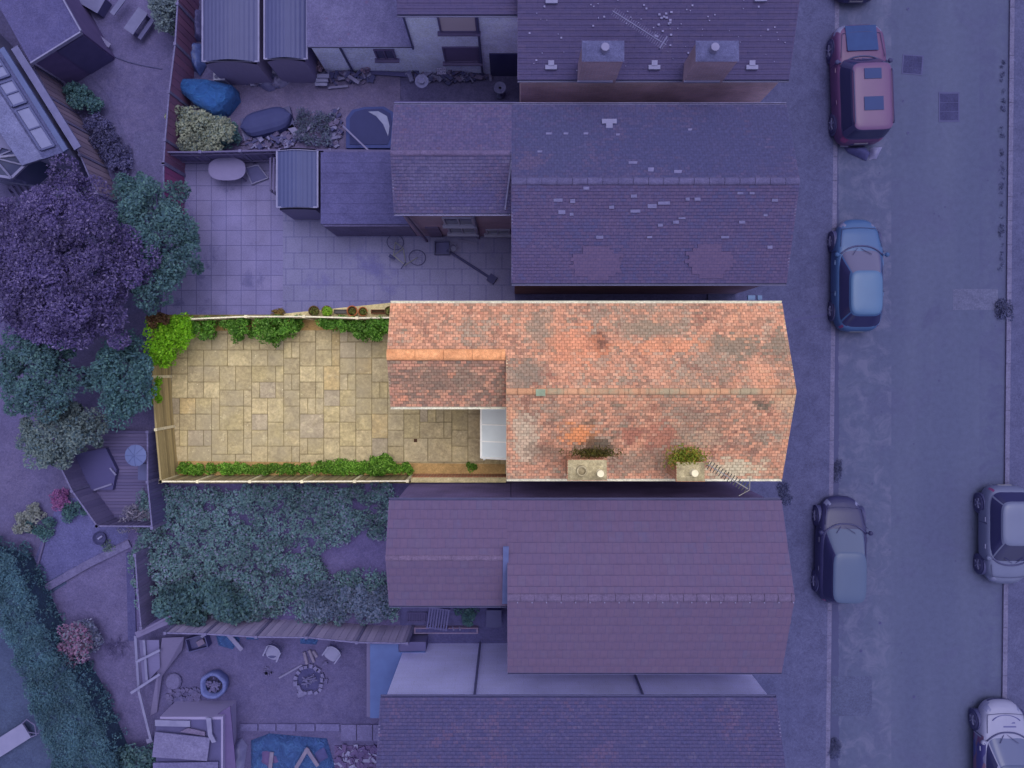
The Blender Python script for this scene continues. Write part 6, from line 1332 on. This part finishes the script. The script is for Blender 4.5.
s_ = MB(); c_ = P(272, 657, .45); s_.prism([(c_.x + .14 * math.cos(a) * (1 + .3 * math.sin(3 * a)), c_.y + .05 * math.sin(a)) for a in np.linspace(0, 6.28, 13)[:-1]], .444, .449); st = s_.build('stain', m_plain('hull_dark', None), bpy.data.objects['garden_chair'])
# fire pit
q = P(310, 679, 0); t = thing('fire_pit', 'round fire pit ringed with pale stones in the trodden dirt yard', 'fire pit', (q.x, q.y, 0)); b = MB()
for k in range(17):
    a = 2 * math.pi * k / 17 + random.uniform(-.08, .08); r0 = .5 + random.uniform(-.04, .04); b.box((q.x + r0 * math.cos(a), q.y + r0 * math.sin(a), .07), (random.uniform(.12, .2), random.uniform(.1, .15), .14), a + 1.57 + random.uniform(-.3, .3))
b.build('stone_ring', m_ground('board_pale', None), t); MB().disc((q.x, q.y, .02), .46, 24).build('ash_bed', m_ground('ash', [(60, 56, 70), (80, 74, 86), (46, 44, 58)], 3, 14, 40), t); b = MB()
for k in range(12): a = random.uniform(0, 6.28); u = Vector((q.x + random.uniform(-.15, .15), q.y + random.uniform(-.15, .15), random.uniform(.04, .14))); v = Vector((math.cos(a), math.sin(a), 0)) * .16; b.tube([u - v, u + v], .03, 6)
b.build('charred_log', m_plain('pale_ash_log', (120, 112, 122), .9, var=.3, scale=9), t)
for (px, py, wd, rz, lab) in ((301, 694, .26, .3, 'flat pale stone lying below the fire pit'), (325, 664, .2, .9, 'grey brick leaning right of the fire pit'), (326, 681, .18, 1.4, 'loose dark brick at the right side of the fire pit')):
    c_ = P(px, py, .06); tag(MB().box((c_.x, c_.y, .05), (wd, wd * .7, .1), rz).box((c_.x + wd * .2, c_.y + wd * .3, .03), (wd * .5, wd * .4, .06), rz + .5).build('stone', m_ground('rubble', None) if 'pale' not in lab else m_ground('board_pale', None), loc=(c_.x, c_.y, 0)), lab, 'stone')
for k, (a, e, lab) in enumerate((((304, 652), (307, 664), 'left tan log in the cut wood beside the fire pit'), ((309, 650), (314, 662), 'middle tan log in the cut wood beside the fire pit'), ((313, 651), (317, 657), 'short right hand tan log in the cut wood beside the fire pit'))):
    b = MB(); b.tube([P(*a, .08), P(*e, .08)], .06, 8); c_ = P(*a, 0); tag(b.build('log', m_plain('tan_log', (170, 150, 130), .8), loc=(c_.x, c_.y, 0)), lab, 'log', 'cut tan logs by the fire pit')
plank('long pale stick pointing at the fire pit across the dirt', (279, 678), (302, 665), .06, .05)
t = thing('small_stones', 'little cluster of pale pebbles left of the long stick', 'pebbles', P(269, 671, 0)); b = MB()
for k in range(12): p = P(random.uniform(265, 274), random.uniform(667, 676), 0); b.box((p.x, p.y, .03), (.1, .07, .06), random.uniform(0, 3))
b.build('pebbles', m_ground('rubble', None), t)
tarp('blue_sheeting', 'faded blue plastic sheet under the left end of the yard fence', [(214, 630), (232, 632), (240, 640), (232, 650), (218, 646)], 0, .15, M_blue2, cat='plastic sheet', seed=7); tarp('blue_sheeting', 'small blue plastic sheet behind the white chair by the fence', [(300, 638), (318, 640), (316, 645), (300, 644)], 0, .12, M_blue2, cat='plastic sheet', seed=8)
tarp('blue_sheeting', 'blue plastic rag near the fence between crate and white chair', [(244, 630), (256, 632), (258, 640), (246, 640)], 0, .15, M_blue2, cat='plastic sheet', seed=9); plank('pale plank slanting down from the yard fence over blue plastic', (226, 632), (242, 650), .16, .3)
tarp('white_sack', 'whitish plastic sack beside the patchwork shed at the bottom edge', [(228, 748), (240, 740), (246, 748), (242, 775), (222, 780)], 0, .4, m_plain('white_sack', (180, 176, 196), .5, var=.1, scale=6), cat='sack', seed=10)
# blue flat roof by the last house
x0, y0, x1, y1 = ortho(370, 718, 412, 644, 1.0)
t = thing('blue_roofed_store', 'low store with plain blue flat roof beside the white side wall', 'store', ((x0 + x1) / 2, (y0 + y1) / 2, 0)); xe = hl.x0 + .95
MB().box2((x0 + .05, y0 + .05, 0), (xe, y1 - .05, .93)).build('wall', m_plank('store_board', (120, 110, 128), .1, axis=2), t); pl = MB(); pl.prism([(x0, y0), (hl.x0 - .03, y0), (hl.x0 - .03, hl.yt - .1), (xe, hl.yt - .08), (xe, y1), (x0, y1)], .933, 1.0); pl.build('roof', m_plain('blue_roof_felt', (84, 128, 178), .6, var=.1, scale=2), t); MB().box2((x0 - .14, y0 + .3, .8), (x0 - .01, y1, .9)).build('ledge', M_tb, t)
# slabs at the lower edge
b = MB()
for k, (a, e) in enumerate(((240, 258), (259, 276), (277, 296), (297, 315), (316, 340))): q0, q1 = P(a, 731, .06), P(e, 724, .06); b.box2((q0.x, q0.y, 0), (q1.x - .02, q1.y, .07))
tag(b.build('kerb_slabs', m_ground('board_grey', None), loc=P(290, 728, 0)), 'row of narrow grey kerb slabs above the rubbish strewn blue tarpaulin', 'slabs')
b = MB()
for k in range(3): q0, q1 = P(341 + 16 * k, 741, .1), P(356 + 16 * k, 725, .1); b.box2((q0.x, q0.y, 0), (q1.x, q1.y, .08 + .008 * k))
tag(b.build('paving_slabs', m_ground('board_mauve', None), loc=P(365, 733, 0)), 'three square grey paving slabs next to the last house', 'slabs')
t = thing('rubbish_heap', 'heap of broken timber and red debris beside the blue tarpaulin', 'rubbish', P(350, 757, 0)); b = MB(); b2 = MB()
b.box((P(358, 760, 0).x, P(358, 760, 0).y, .02), (1.75, 1.1, .04))
for k in range(110):
    p = P(random.uniform(336, 380), random.uniform(746, 774), 0); s = random.uniform(.08, .3); (b if k % 3 else b2).box((p.x, p.y, random.uniform(.03, .15)), (s, s * random.uniform(.2, .7), .06), random.uniform(0, 3))
b.build('debris', m_ground('red_debris', [(116, 80, 92), (130, 92, 100), (84, 66, 84)], 3, 10, 40), t); b2.box((P(358, 760, 0).x, P(358, 760, 0).y, .05), (1.6, .12, .03)); tag(b2.build('splinters', M_trim, t), kind='stuff')
for k, (a, e, z, lab) in enumerate((((296, 768), (308, 748), .45, 'pale timber lying on the bottom blue tarpaulin'), ((306, 748), (318, 766), .42, 'second crooked timber on the bottom blue tarpaulin, right of its neighbour'), ((270, 770), (272, 752), .4, 'short pink timber standing out of the bottom blue tarpaulin'))):
    plank(lab, a, e, .14, z, m_plain('tan_log', None), group='timbers on the blue tarpaulin')
tarp('dark_rag', 'dark red rag lying on the left part of the bottom blue tarpaulin', [(262, 752), (276, 750), (280, 762), (268, 768), (260, 762)], .22, .12, m_plain('red_rag', (104, 64, 92), .8, var=.2, scale=6), cat='rag', seed=12); tarp('dark_rag', 'black rag lying on the right part of the bottom blue tarpaulin', [(312, 752), (324, 748), (328, 758), (318, 764)], .22, .12, m_plain('black_rag', (56, 56, 90), .8, var=.2, scale=6), cat='rag', seed=13)
# courtyard between the two southern houses
t = slat_rack('square grey slatted crate lid in the courtyard behind the reddish purple house', P(438, 619, .5), .8, .8, R(-8), 8, m_plank('crate_grey', (122, 116, 136), .1), h=.5, name='slatted_table', cat='table'); t = slat_rack('low dark slatted pallet beside the slatted table in the courtyard', P(417, 618, .2), .75, .35, 0, 12, m_plank('pallet_dark', (92, 78, 92), .1), h=.15, name='pallet', cat='pallet')
t = thing('brick_planter', 'low reddish brick planter along the foot of the white side wall', 'planter', P(450, 630, 0)); q0, q1 = P(414, 634, .3), P(478, 628, .3); MB().box2((q0.x, q0.y, 0), (q1.x, q1.y, .28)).build('brickwork', M_brick_t, t); MB().box2((q0.x + .06, q0.y + .05, .283), (q1.x - .06, q1.y - .04, .30)).build('soil', m_ground('dark_edge', None), t)
for px, lab in ((453.5, 'left white peg standing in the reddish brick planter'), (460, 'right white peg standing in the reddish brick planter')):
    q = P(px, 628, .3); b = MB(); b.bar((q.x, q.y - .06, .31), (q.x - .01, q.y + .14, .6), .03, .02); b.box((q.x, q.y - .06, .305), (.06, .05, .02)); tag(b.build('peg', M_trim, loc=(q.x, q.y, .3)), lab, 'peg', 'white pegs in the brick planter')
plant('weed', 'dark weeds growing in the shaded courtyard corner', [(455, 610), (476, 608), (478, 622), (458, 624)], .05, .3, 16, 50, .16, .08, DG)
q = P(482, 612, 1.2); t = thing('wheelie_bin', 'dark wheeled bin in the shaded courtyard', 'bin', (P(494, 618, 0).x, P(494, 618, 0).y, 0)); c_ = P(494, 618, .9); MB().box((c_.x, c_.y, .5), (.5, .55, .9)).build('body', m_plain('navy_plastic', None), t); MB().box((c_.x, c_.y, .975), (.55, .62, .05)).build('lid', m_plain('hull_dark', None), t)
for s in (-1, 1): MB().tube([(c_.x + s * .24, c_.y + .27, .1), (c_.x + s * .29, c_.y + .27, .1)], .1, 14).build('wheel', m_plain('tyre_black', None), t)
# sunlounger at the lower left
t = thing('sun_lounger', 'pale sun lounger on the lawn left of the diagonal hedge', 'lounger', P(12, 738, 0)); a, e = P(-14, 756, .35), P(27, 730, .35); b = MB(); b.bar(a, e, .62, .07); b.build('mattress', m_plain('chair_white', None), t); d_ = (e - a).normalized(); n_ = Vector((-d_.y, d_.x, 0))
b = MB(); b.tube([e + n_ * .3, e + n_ * .34 + d_ * .2, e + d_ * .34, e - n_ * .34 + d_ * .2, e - n_ * .3], .025, 6); b.tube([e - n_ * .1, e + d_ * .3 - n_ * .35, e + d_ * .5 - n_ * .1], .02, 6); b.build('frame', M_alu_t, t)
for s in (-1, 1):
    for f in (.1, .9): q = a.lerp(e, f) + n_ * .25 * s; MB().tube([(q.x, q.y, .31), (q.x, q.y, 0)], .02, 6).build('leg', M_alu_t, t)

# ================================================================= STREET
def drain(): 
    b = MB(); a, e = P(784, 321.5, .115), P(832, 313.5, .115); b.bar(a, e, .1, .012); o = b.build('drain_channel', m_plain('iron_dark', (64, 64, 84), .7), loc=a); tag(o, 'dark drain channel crossing the pavement from the salmon roofed house to the kerb', 'drain')
drain()
def manhole(label, x0_, y0_, x1_, y1_, rz=0.0):
    c = P((x0_ + x1_) / 2, (y0_ + y1_) / 2, 0); wd, ht = (x1_ - x0_) * .0375, (y1_ - y0_) * .0375; t = thing('manhole_cover', label, 'manhole cover', (c.x, c.y, 0)); M_ = m_ground('iron_cover', [(66, 64, 66), (78, 76, 76), (52, 52, 56)], 2, 10, 50, tint=1.0); b = MB()
    b.box((c.x, c.y, .006), (wd, ht, .012), rz); b.build('frame', m_plain('iron_dark', None), t); b = MB(); m = Matrix.Rotation(rz, 3, 'Z')
    for i in range(2):
        for j in range(3): q = m @ Vector((wd * .44 * (i - .5) * 1.0, ht * .3 * (j - 1), 0)); b.box((c.x + q.x, c.y + q.y, .014), (wd * .42, ht * .28, .012), rz)
    b.build('plate', M_, t)
manhole('worn square manhole cover on the road near the burgundy car bonnet', 902, 55, 923, 74.5, R(-4)); manhole('larger dark rectangular manhole cover right of the burgundy car', 938.5, 92, 959.5, 122)
def stopcock(label, x, y, r=.06):
    c = P(x, y, 0); t = thing('stopcock_cover', label, 'utility cover', (c.x, c.y, 0)); MB().lathe((c.x, c.y, 0), [(r, 0), (r, .01), (.01, .01)], 14).build('plate', m_plain('iron_dark', None), t); MB().box((c.x, c.y, .013), (r * .9, .02, .006), .5).build('lid', m_ground('iron_cover', None), t)
stopcock('small round cover on the road near the top edge', 908, 9); stopcock('small round cover in the road right of the burgundy car tail', 908, 133); stopcock('small dark cover on the road below the dark car', 880, 623); stopcock('ring shaped cover lower left on the road beyond the dark car', 861, 651); stopcock('small dark cover in the middle of the road near the white car', 914, 697); stopcock('small cover on the road beside the burgundy car sunroof', 903, 101, .045)
plant('kerb_weed', 'brown weed tuft in the right gutter at mid picture height', [(999, 303), (1010, 302), (1012, 318), (1000, 320)], .01, .12, 26, 50, .17, .07, m_leaf('gutter_weed', [(76, 82, 70), (64, 70, 62), (90, 94, 82)], tint=1.1)); _m = plant('gutter_moss', 'mossy strip of weeds along the right gutter near the top', [(1001, 60), (1005, 60), (1003, 270), (1000, 270)], .0, .05, 60, 12, .08, .05, m_leaf('gutter_weed', None)); _m['kind'] = 'stuff'; plant('kerb_weed', 'dark weeds in the left gutter below the blue car', [(836, 462), (840, 462), (839, 480), (835, 480)], .0, .06, 60, 24, .12, .05, m_leaf('gutter_weed', None)); plant('kerb_weed', 'clump of weeds in the left gutter near the bottom edge', [(830, 740), (838, 740), (837, 757), (830, 756)], .0, .08, 34, 34, .14, .06, m_leaf('gutter_weed', None))
plant('kerb_weed', 'dark moss and leaves gathered at the pavement by the house gap', [(778, 484), (787, 485), (790, 502), (782, 501)], .115, .16, 34, 34, .14, .06, m_leaf('gutter_weed', None))
tarp('bin_bag', 'pale plastic bag stuffed behind the burgundy car', [(871, 147), (884, 146), (878, 158), (871, 159)], 0, .3, m_plain('white_sack', None), cat='bag', seed=20); tarp('bin_bag', 'black bin bag on the road behind the burgundy car', [(845, 146), (866, 145), (872, 152), (868, 160), (850, 152)], 0, .35, m_plain('black_rag', None), cat='bag', seed=21)
plank('thin pale lath on the ground behind the burgundy car wheel', (840, 146), (848, 146.5), .05, .15)

# ---- cars
def car(label, x, y, heading, L, W, Ht, paint, roofm, deck, gh, sill=.2, nf=3.2, nr=4.5, extras=(), wheel_r=.31, wb=.62, name='parked_car', rear_dark=False, livery=None, roof_pan=(), rails=False, glassm=None, wsm=None):
    t = thing(name, label, 'car', (x, y, 0), 'cars parked along the street', rz=heading)
    A, B = L / 2, W / 2; N = 96
    def dk(px): 
        u = px / L + .5; xs = [d_[0] for d_ in deck]; return float(np.interp(u, xs, [d_[1] for d_ in deck]))
    ths = []                                       # even spacing along the outline
    raw = [2 * math.pi * k / 1200 for k in range(1200)]
    def ol(th, a, b_): c, s = math.cos(th), math.sin(th); n = nf if c > 0 else nr; return (a * math.copysign(abs(c) ** (2 / n), c), b_ * math.copysign(abs(s) ** (2 / n), s))
    acc = [0]; pr = ol(0, A, B)
    for th in raw[1:]: q = ol(th, A, B); acc.append(acc[-1] + math.hypot(q[0] - pr[0], q[1] - pr[1])); pr = q
    tot = acc[-1] + math.hypot(pr[0] - A, pr[1]); ths = [float(np.interp(tot * k / N, acc, raw)) for k in range(N)]
    lv = [(0, .07), (.12, .025), (.3, .0), (.55, .0), (.78, .015), (.92, .05), (1.0, .11)]
    rings = []
    for f, ins in lv:
        rings.append([(lambda o: Vector((o[0], o[1], sill + (dk(o[0]) - sill) * f)))(ol(th, A - ins * (1.0 if f < .9 else 1.3), B - ins)) for th in ths])
    for ys in (.82, .55, .25, 0.001):
        rings.append([Vector((p.x * (.995 - .02 * (1 - ys)), p.y * ys, dk(p.x) + .035 * (1 - ys * ys))) for p in rings[6]])
    body, head, tail, low, liv, bump = MB(), MB(), MB(), MB(), MB(), MB()
    for i in range(len(rings) - 1):
        for k in range(N):
            f = [rings[i][k], rings[i][(k + 1) % N], rings[i + 1][(k + 1) % N], rings[i + 1][k]]
            c = sum(f, Vector()) / 4; u, v = c.x / A, abs(c.y) / B; tgt = body
            if i == 0: tgt = low
            elif 3 <= i <= 5 and u > .84 and .52 < v < .93: tgt = head
            elif 3 <= i <= 5 and u < -.90 and v > .66: tgt = tail
            elif livery is not None and 1 <= i <= 5 and v > .9 and -.6 < u < .42: tgt = liv
            elif i == 2 and abs(u) > .965 and v < .45: tgt = bump
            tgt.face(f, [(p.x, p.z) for p in f])
    def put(mb, nm, mat, par=t, smooth=True):
        if not mb.f: return None
        # car parts are modelled round the car's own origin
        for k in range(len(mb.v)): mb.v[k] = (mb.v[k][0] + x, mb.v[k][1] + y, mb.v[k][2])
        return mb.build(nm, mat, par, smooth=smooth, merge=True)
    bo = put(body, 'body', paint); put(low, 'sill', m_plain('car_black', (50, 50, 62), .6)); put(bump, 'grille', m_plain('car_black', None)); 
    for s in (-1, 1):
        h = MB(); [h.face([liv.v[i] for i in f]) for f in liv.f if (sum(liv.v[i][1] for i in f) > 0) == (s > 0)]; put(h, 'side_stripe', livery)
    if head.f:
        for s in (-1, 1):
            h = MB(); [h.face([head.v[i] for i in f]) for f in head.f if (sum(head.v[i][1] for i in f) > 0) == (s > 0)]; put(h, 'headlight', m_plain('headlight', (190, 195, 205), .15, .5, var=.1))
            h = MB(); [h.face([tail.v[i] for i in f]) for f in tail.f if (sum(tail.v[i][1] for i in f) > 0) == (s > 0)]; put(h, 'tail_light', m_plain('tail_light', (196, 44, 70), .2, .5, var=.1))
    # cabin
    xf0, xr0, xf1, xr1, w0, w1, ng = gh; zb = [dk(xf0 * L) - .03, dk(xr0 * L) - .03]; zr = Ht - .06
    M_ = 108
    ths2 = None; a0 = (xf0 - xr0) * L / 2
    def ol2(th, a, b_): c, s = math.cos(th), math.sin(th); return (a * math.copysign(abs(c) ** (2 / ng), c), b_ * math.copysign(abs(s) ** (2 / ng), s))
    acc = [0]; pr = ol2(0, a0, w0)
    for th in raw[1:]: q = ol2(th, a0, w0); acc.append(acc[-1] + math.hypot(q[0] - pr[0], q[1] - pr[1])); pr = q
    tot = acc[-1] + math.hypot(pr[0] - a0, pr[1]); ths2 = [float(np.interp(tot * k / M_, acc, raw)) for k in range(M_)]
    S_ = [0, .10, .3, .5, .7, .88, 1.0]; R2 = []; UV = []
    for s in S_:
        xf, xr = (xf0 + (xf1 - xf0) * s) * L, (xr0 + (xr1 - xr0) * s) * L; wd = w0 + (w1 - w0) * s ** 1.35; xc, a = (xf + xr) / 2, (xf - xr) / 2
        ring = []; uvr = []
        for th in ths2:
            o = ol2(th, a, wd); z0_ = float(np.interp(xc + o[0], [xr, xf], [zb[1], zb[0]])); ring.append(Vector((xc + o[0], o[1], z0_ + (zr - z0_) * s))); uvr.append((o[0] / a, o[1] / wd))
        R2.append(ring); UV.append(uvr)
    cx1, a1 = (xf1 + xr1) * L / 2, (xf1 - xr1) * L / 2
    for k_, dz in ((.97, .022), (.8, .045), (.5, .055), (.2, .06), (.001, .06)):
        R2.append([Vector((cx1 + (p.x - cx1) * (k_ if k_ > .9 else .4 + .6 * k_), p.y * k_, zr + dz)) for p in R2[6]]); UV.append(UV[6])
    gp = {k: MB() for k in ('roof', 'windscreen', 'rear_window', 'l1', 'l2', 'r1', 'r2', 'pillar')}
    for i in range(len(R2) - 1):
        for k in range(M_):
            f = [R2[i][k], R2[i][(k + 1) % M_], R2[i + 1][(k + 1) % M_], R2[i + 1][k]]; u = (UV[i][k][0] + UV[i][(k + 1) % M_][0]) / 2; v = (UV[i][k][1] + UV[i][(k + 1) % M_][1]) / 2; tgt = 'pillar'
            if i >= 6: tgt = 'roof'
            elif 0 <= i <= 5 and u > 0 and abs(v) < .85 and abs(u) > .8: tgt = 'windscreen' if i < 5 or True else 'roof'
            elif 1 <= i <= 4 and u < 0 and abs(v) < .86 and abs(u) > .8: tgt = 'rear_window'
            elif 1 <= i <= 4 and abs(u) < .84: tgt = ('l' if v > 0 else 'r') + ('1' if u > 0.03 else ('2' if u < -.03 else 'x'))
            if tgt.endswith('x'): tgt = 'pillar'
            gp[tgt].face(f)
    gm = glassm or m_glass('car_glass', (22, 22, 30), .97)
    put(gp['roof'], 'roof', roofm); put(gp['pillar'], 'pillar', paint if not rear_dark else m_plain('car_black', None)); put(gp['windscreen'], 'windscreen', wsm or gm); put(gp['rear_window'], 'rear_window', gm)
    for k in ('l1', 'l2', 'r1', 'r2'): put(gp[k], 'side_window', gm)
    for (u0, u1, v_, mat) in roof_pan:
        b = MB(); b.box(((u0 + u1) / 2 * L, 0, Ht + .006), (abs(u1 - u0) * L, 2 * v_, .03)); put(b, 'sunroof', mat, smooth=False)
    if rails:
        for s in (-1, 1): b = MB(); b.tube([Vector((xf1 * L - .25, s * (w1 - .03), Ht - .02)), Vector((xf1 * L - .35, s * (w1 - .03), Ht + .04)), Vector((xr1 * L + .3, s * (w1 - .03), Ht + .04)), Vector((xr1 * L + .2, s * (w1 - .03), Ht - .02))], .02, 6); put(b, 'roof_rail', m_plain('car_black', None))
    for sx in (-1, 1):
        for s in (-1, 1):
            cx = sx * wb * A; yo = B * .985
            b = MB(); b.lathe((cx, 0, wheel_r), [(wheel_r + .075, s * (B - .2)), (wheel_r + .07, s * (yo + .004)), (.01, s * (yo + .004))] if s > 0 else [(.01, s * (yo + .004)), (wheel_r + .07, s * (yo + .004)), (wheel_r + .075, s * (B - .2))], 26, 'y'); put(b, 'wheel_arch', m_plain('car_black', None), smooth=False)
            b = MB(); pr_ = [(wheel_r * .6, B - .18), (wheel_r - .02, B - .18), (wheel_r, B - .15), (wheel_r, B - .02), (wheel_r - .025, B + .012), (wheel_r * .66, B + .014)]; b.lathe((cx, 0, wheel_r), [(r, s * h) for r, h in (pr_ if s > 0 else pr_[::-1])], 26, 'y'); wo = put(b, 'wheel', m_plain('tyre_black', None))
            b = MB(); pr_ = [(wheel_r * .67, B + .012), (wheel_r * .6, B - .004), (.02, B - .01)]; b.lathe((cx, 0, wheel_r), [(r, s * h) for r, h in (pr_ if s > 0 else pr_[::-1])], 22, 'y')
            put(b, 'rim', m_plain('rim_dark', (90, 90, 104), .4, .5), wo, False)
            b = MB()
            for k in range(5): a = 2 * math.pi * k / 5 + .3; b.bar((cx, s * (B + .008), wheel_r), (cx + wheel_r * .62 * math.cos(a), s * (B + .012), wheel_r + wheel_r * .62 * math.sin(a)), .055, .02)
            put(b, 'spokes', m_plain('rim_silver', (180, 180, 190), .3, .5), wo, False)
    for s in (-1, 1):
        xm = (xf0 * .75 + xf1 * .25) * L - .05; zm = dk(xm) + .08; b = MB(); b.bar((xm, s * (B - .12), zm - .03), (xm, s * (B + .02), zm - .01), .06, .04); b.lathe((xm, s * (B + .03), zm), [(.01, -.075), (.075, -.05), (.085, .0), (.07, .055), (.01, .075)], 12); put(b, 'mirror', m_plain('car_black', None) if rear_dark else paint)
        b = MB()
        for xx in (.13, -.14): b.box((xx * L - .1, s * (B + .004), dk(xx * L) * .82), (.17, .025, .03))
        put(b, 'handle', m_plain('rim_silver', None) if label.startswith('silver') else paint, smooth=False)
        b = MB()
        for xx in (xf0 - .03, (xf1 + xr1) / 2 + .02): b.box((xx * L, s * (B - .004), .62), (.018, .016, .5))
        put(b, 'door_seam', m_plain('car_black', None), smooth=False)
    b = MB(); xc_ = xf0 * L
    b.tube([Vector((xc_ + .05 - .32 * (abs(v) ** 2.4), v * w0 * .97, dk(xc_ + .05 - .32 * abs(v) ** 2.4) + .012 + .03 * (1 - v * v))) for v in np.linspace(-1, 1, 15)], .03, 6); put(b, 'cowl', m_plain('car_black', None))
    b = MB()
    for s in (-1, 1): b.tube([Vector((xc_ + .02, s * w0 * .93, dk(xc_) + .03)), Vector((A * .80, s * B * .74, dk(A * .80) + .026))], .010, 5)
    b.tube([Vector((A * .80 + .05 * (1 - v * v), v * B * .74, dk(A * .80) + .024 + .012 * (1 - v * v))) for v in np.linspace(-1, 1, 9)], .010, 5); put(b, 'bonnet_seam', m_plain('car_black', None))
    b = MB(); b.box((-A - .004, 0, .62 if Ht > 1.6 else .5), (.02, .5, .11)); put(b, 'number_plate', m_plain('plate', (200, 196, 150), .5), smooth=False)
    b = MB(); [b.bar((xf0 * L - .02, s_ * .05 + .1, dk(xf0 * L) + .02), ((xf0 * .7 + xf1 * .3) * L, s_ * .42 + .1, dk(xf0 * L) + .17), .02, .02) for s_ in (-1, .6)]; put(b, 'wiper', m_plain('car_black', None), smooth=False)
    return t
def paint(name, c, rough=.4, var=.03): return m_plain('paint_' + name, c, rough, .25, 0, var, 1.5, tint=1.0, coat=.06)
UP = R(90); DOWN = R(-90)
HB = [(0, .80), (.05, .92), (.35, .93), (.62, .93), (.72, .93), (.88, .82), (.96, .70), (1, .62)]
SUVD = [(0, .98), (.05, 1.04), (.4, 1.04), (.66, 1.03), (.74, 1.02), (.92, .94), (1, .84)]
M_sun = m_plain('sunroof_glass', (40, 80, 110), .5, .08, var=.03, tint=1.0)
bu = paint('burgundy', (168, 62, 80)); bl_ = paint('sky_blue', (70, 160, 205)); dkp = paint('dark_navy', (34, 30, 40)); sv = paint('silver', (190, 205, 205)); wh = m_plain('paint_white', (240, 240, 240), .4, .25, 0, .03, 1.5, tint=1.14)
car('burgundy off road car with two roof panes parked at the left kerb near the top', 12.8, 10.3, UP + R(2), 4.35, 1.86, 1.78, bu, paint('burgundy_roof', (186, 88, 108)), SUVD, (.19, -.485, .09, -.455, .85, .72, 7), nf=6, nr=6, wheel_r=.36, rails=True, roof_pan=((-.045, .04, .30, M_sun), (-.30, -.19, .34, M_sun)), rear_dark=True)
o = bpy.data.objects['parked_car']
b = MB(); q = o.matrix_basis @ Vector((1.62, 0, 0)); b.box((12.8 + 1.42, 10.3, .985), (.98, 1.12, .012)); 
bonnet = b.build('bonnet_patch', m_plain('bonnet_blue', (40, 96, 130), .6, .06, tint=1.0), o)  # thin blue slab laid over the bonnet
bonnet.rotation_euler = (0, R(9), 0); bonnet.location = (0.0, 0, .265)
wsb = m_glass('painted_reflection_windscreen', (176, 168, 160))  # reflections on the glass painted as a pale base colour
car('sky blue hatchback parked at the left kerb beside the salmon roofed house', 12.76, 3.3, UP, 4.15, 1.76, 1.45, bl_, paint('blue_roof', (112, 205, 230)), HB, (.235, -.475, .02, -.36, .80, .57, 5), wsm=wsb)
car('dark hatchback with sky reflection painted on its roof parked at the left kerb in the lower half', 12.16, -6.8, UP - R(1), 3.92, 1.74, 1.47, dkp, paint('roof_sky_reflection', (106, 150, 146), .4), HB, (.25, -.485, .03, -.44, .78, .60, 5), wsm=m_glass('bright_windscreen', (150, 180, 160)))  # roof of the dark car coloured grey to stand in for reflected sky
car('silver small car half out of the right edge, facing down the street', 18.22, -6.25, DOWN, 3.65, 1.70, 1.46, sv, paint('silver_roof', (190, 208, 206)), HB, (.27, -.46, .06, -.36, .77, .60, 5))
def livery():
    g = G('race_livery', .4, .4); co = g.obj(); v = g.n('ShaderNodeTexVoronoi', Vector=co, Scale=2.6)
    mp = g.n('ShaderNodeMapping', Vector=co); mp.inputs['Scale'].default_value = (.8, 1, 2.4); mp.inputs['Rotation'].default_value = (0, R(25), 0); v.inputs['Randomness'].default_value = 1; g.t.links.new(mp.outputs[0], v.inputs['Vector'])
    sp = g.n('ShaderNodeSeparateColor', Color=v.outputs['Color']); c = g.ramp(sp.outputs[0], [(0, T((60, 50, 140))), (.3, T((190, 60, 90))), (.48, T((50, 80, 170))), (.62, T((210, 110, 90))), (.74, T((200, 195, 215))), (.86, T((80, 50, 150)))], 'CONSTANT'); return g.out(c)
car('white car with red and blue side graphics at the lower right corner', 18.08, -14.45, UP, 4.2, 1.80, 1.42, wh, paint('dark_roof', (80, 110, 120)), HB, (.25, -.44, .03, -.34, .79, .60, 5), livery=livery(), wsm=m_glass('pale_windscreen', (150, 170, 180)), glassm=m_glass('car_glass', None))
rc = [o for o in bpy.data.objects if o.get('label', '').startswith('white car')][0]
mk = MB()
for k, (dx, wd) in enumerate(((.0, .42), (.13, .46))): mk.box((18.08 + 1.42 - dx, -14.45 - .1, .87 + dx * .22), (.05, wd, .012), 0, Matrix.Rotation(R(12), 3, 'Y'))
mk.tube([(18.08 + 1.25 + .42 * math.sin(math.pi * (.2 + .6 * k / 10)), -14.45 + .62 * math.cos(math.pi * (.2 + .6 * k / 10)), .80 + .14 * (1 - math.sin(math.pi * (.2 + .6 * k / 10)))) for k in range(11)], .022, 5)
mk.build('bonnet_marking', m_plain('mark_navy', (84, 84, 130), .5), rc)
car('dark car at the top edge, only its tail in the picture', 12.75, 15.5, UP, 4.2, 1.75, 1.45, dkp, dkp, HB, (.235, -.475, .02, -.36, .80, .57, 5))
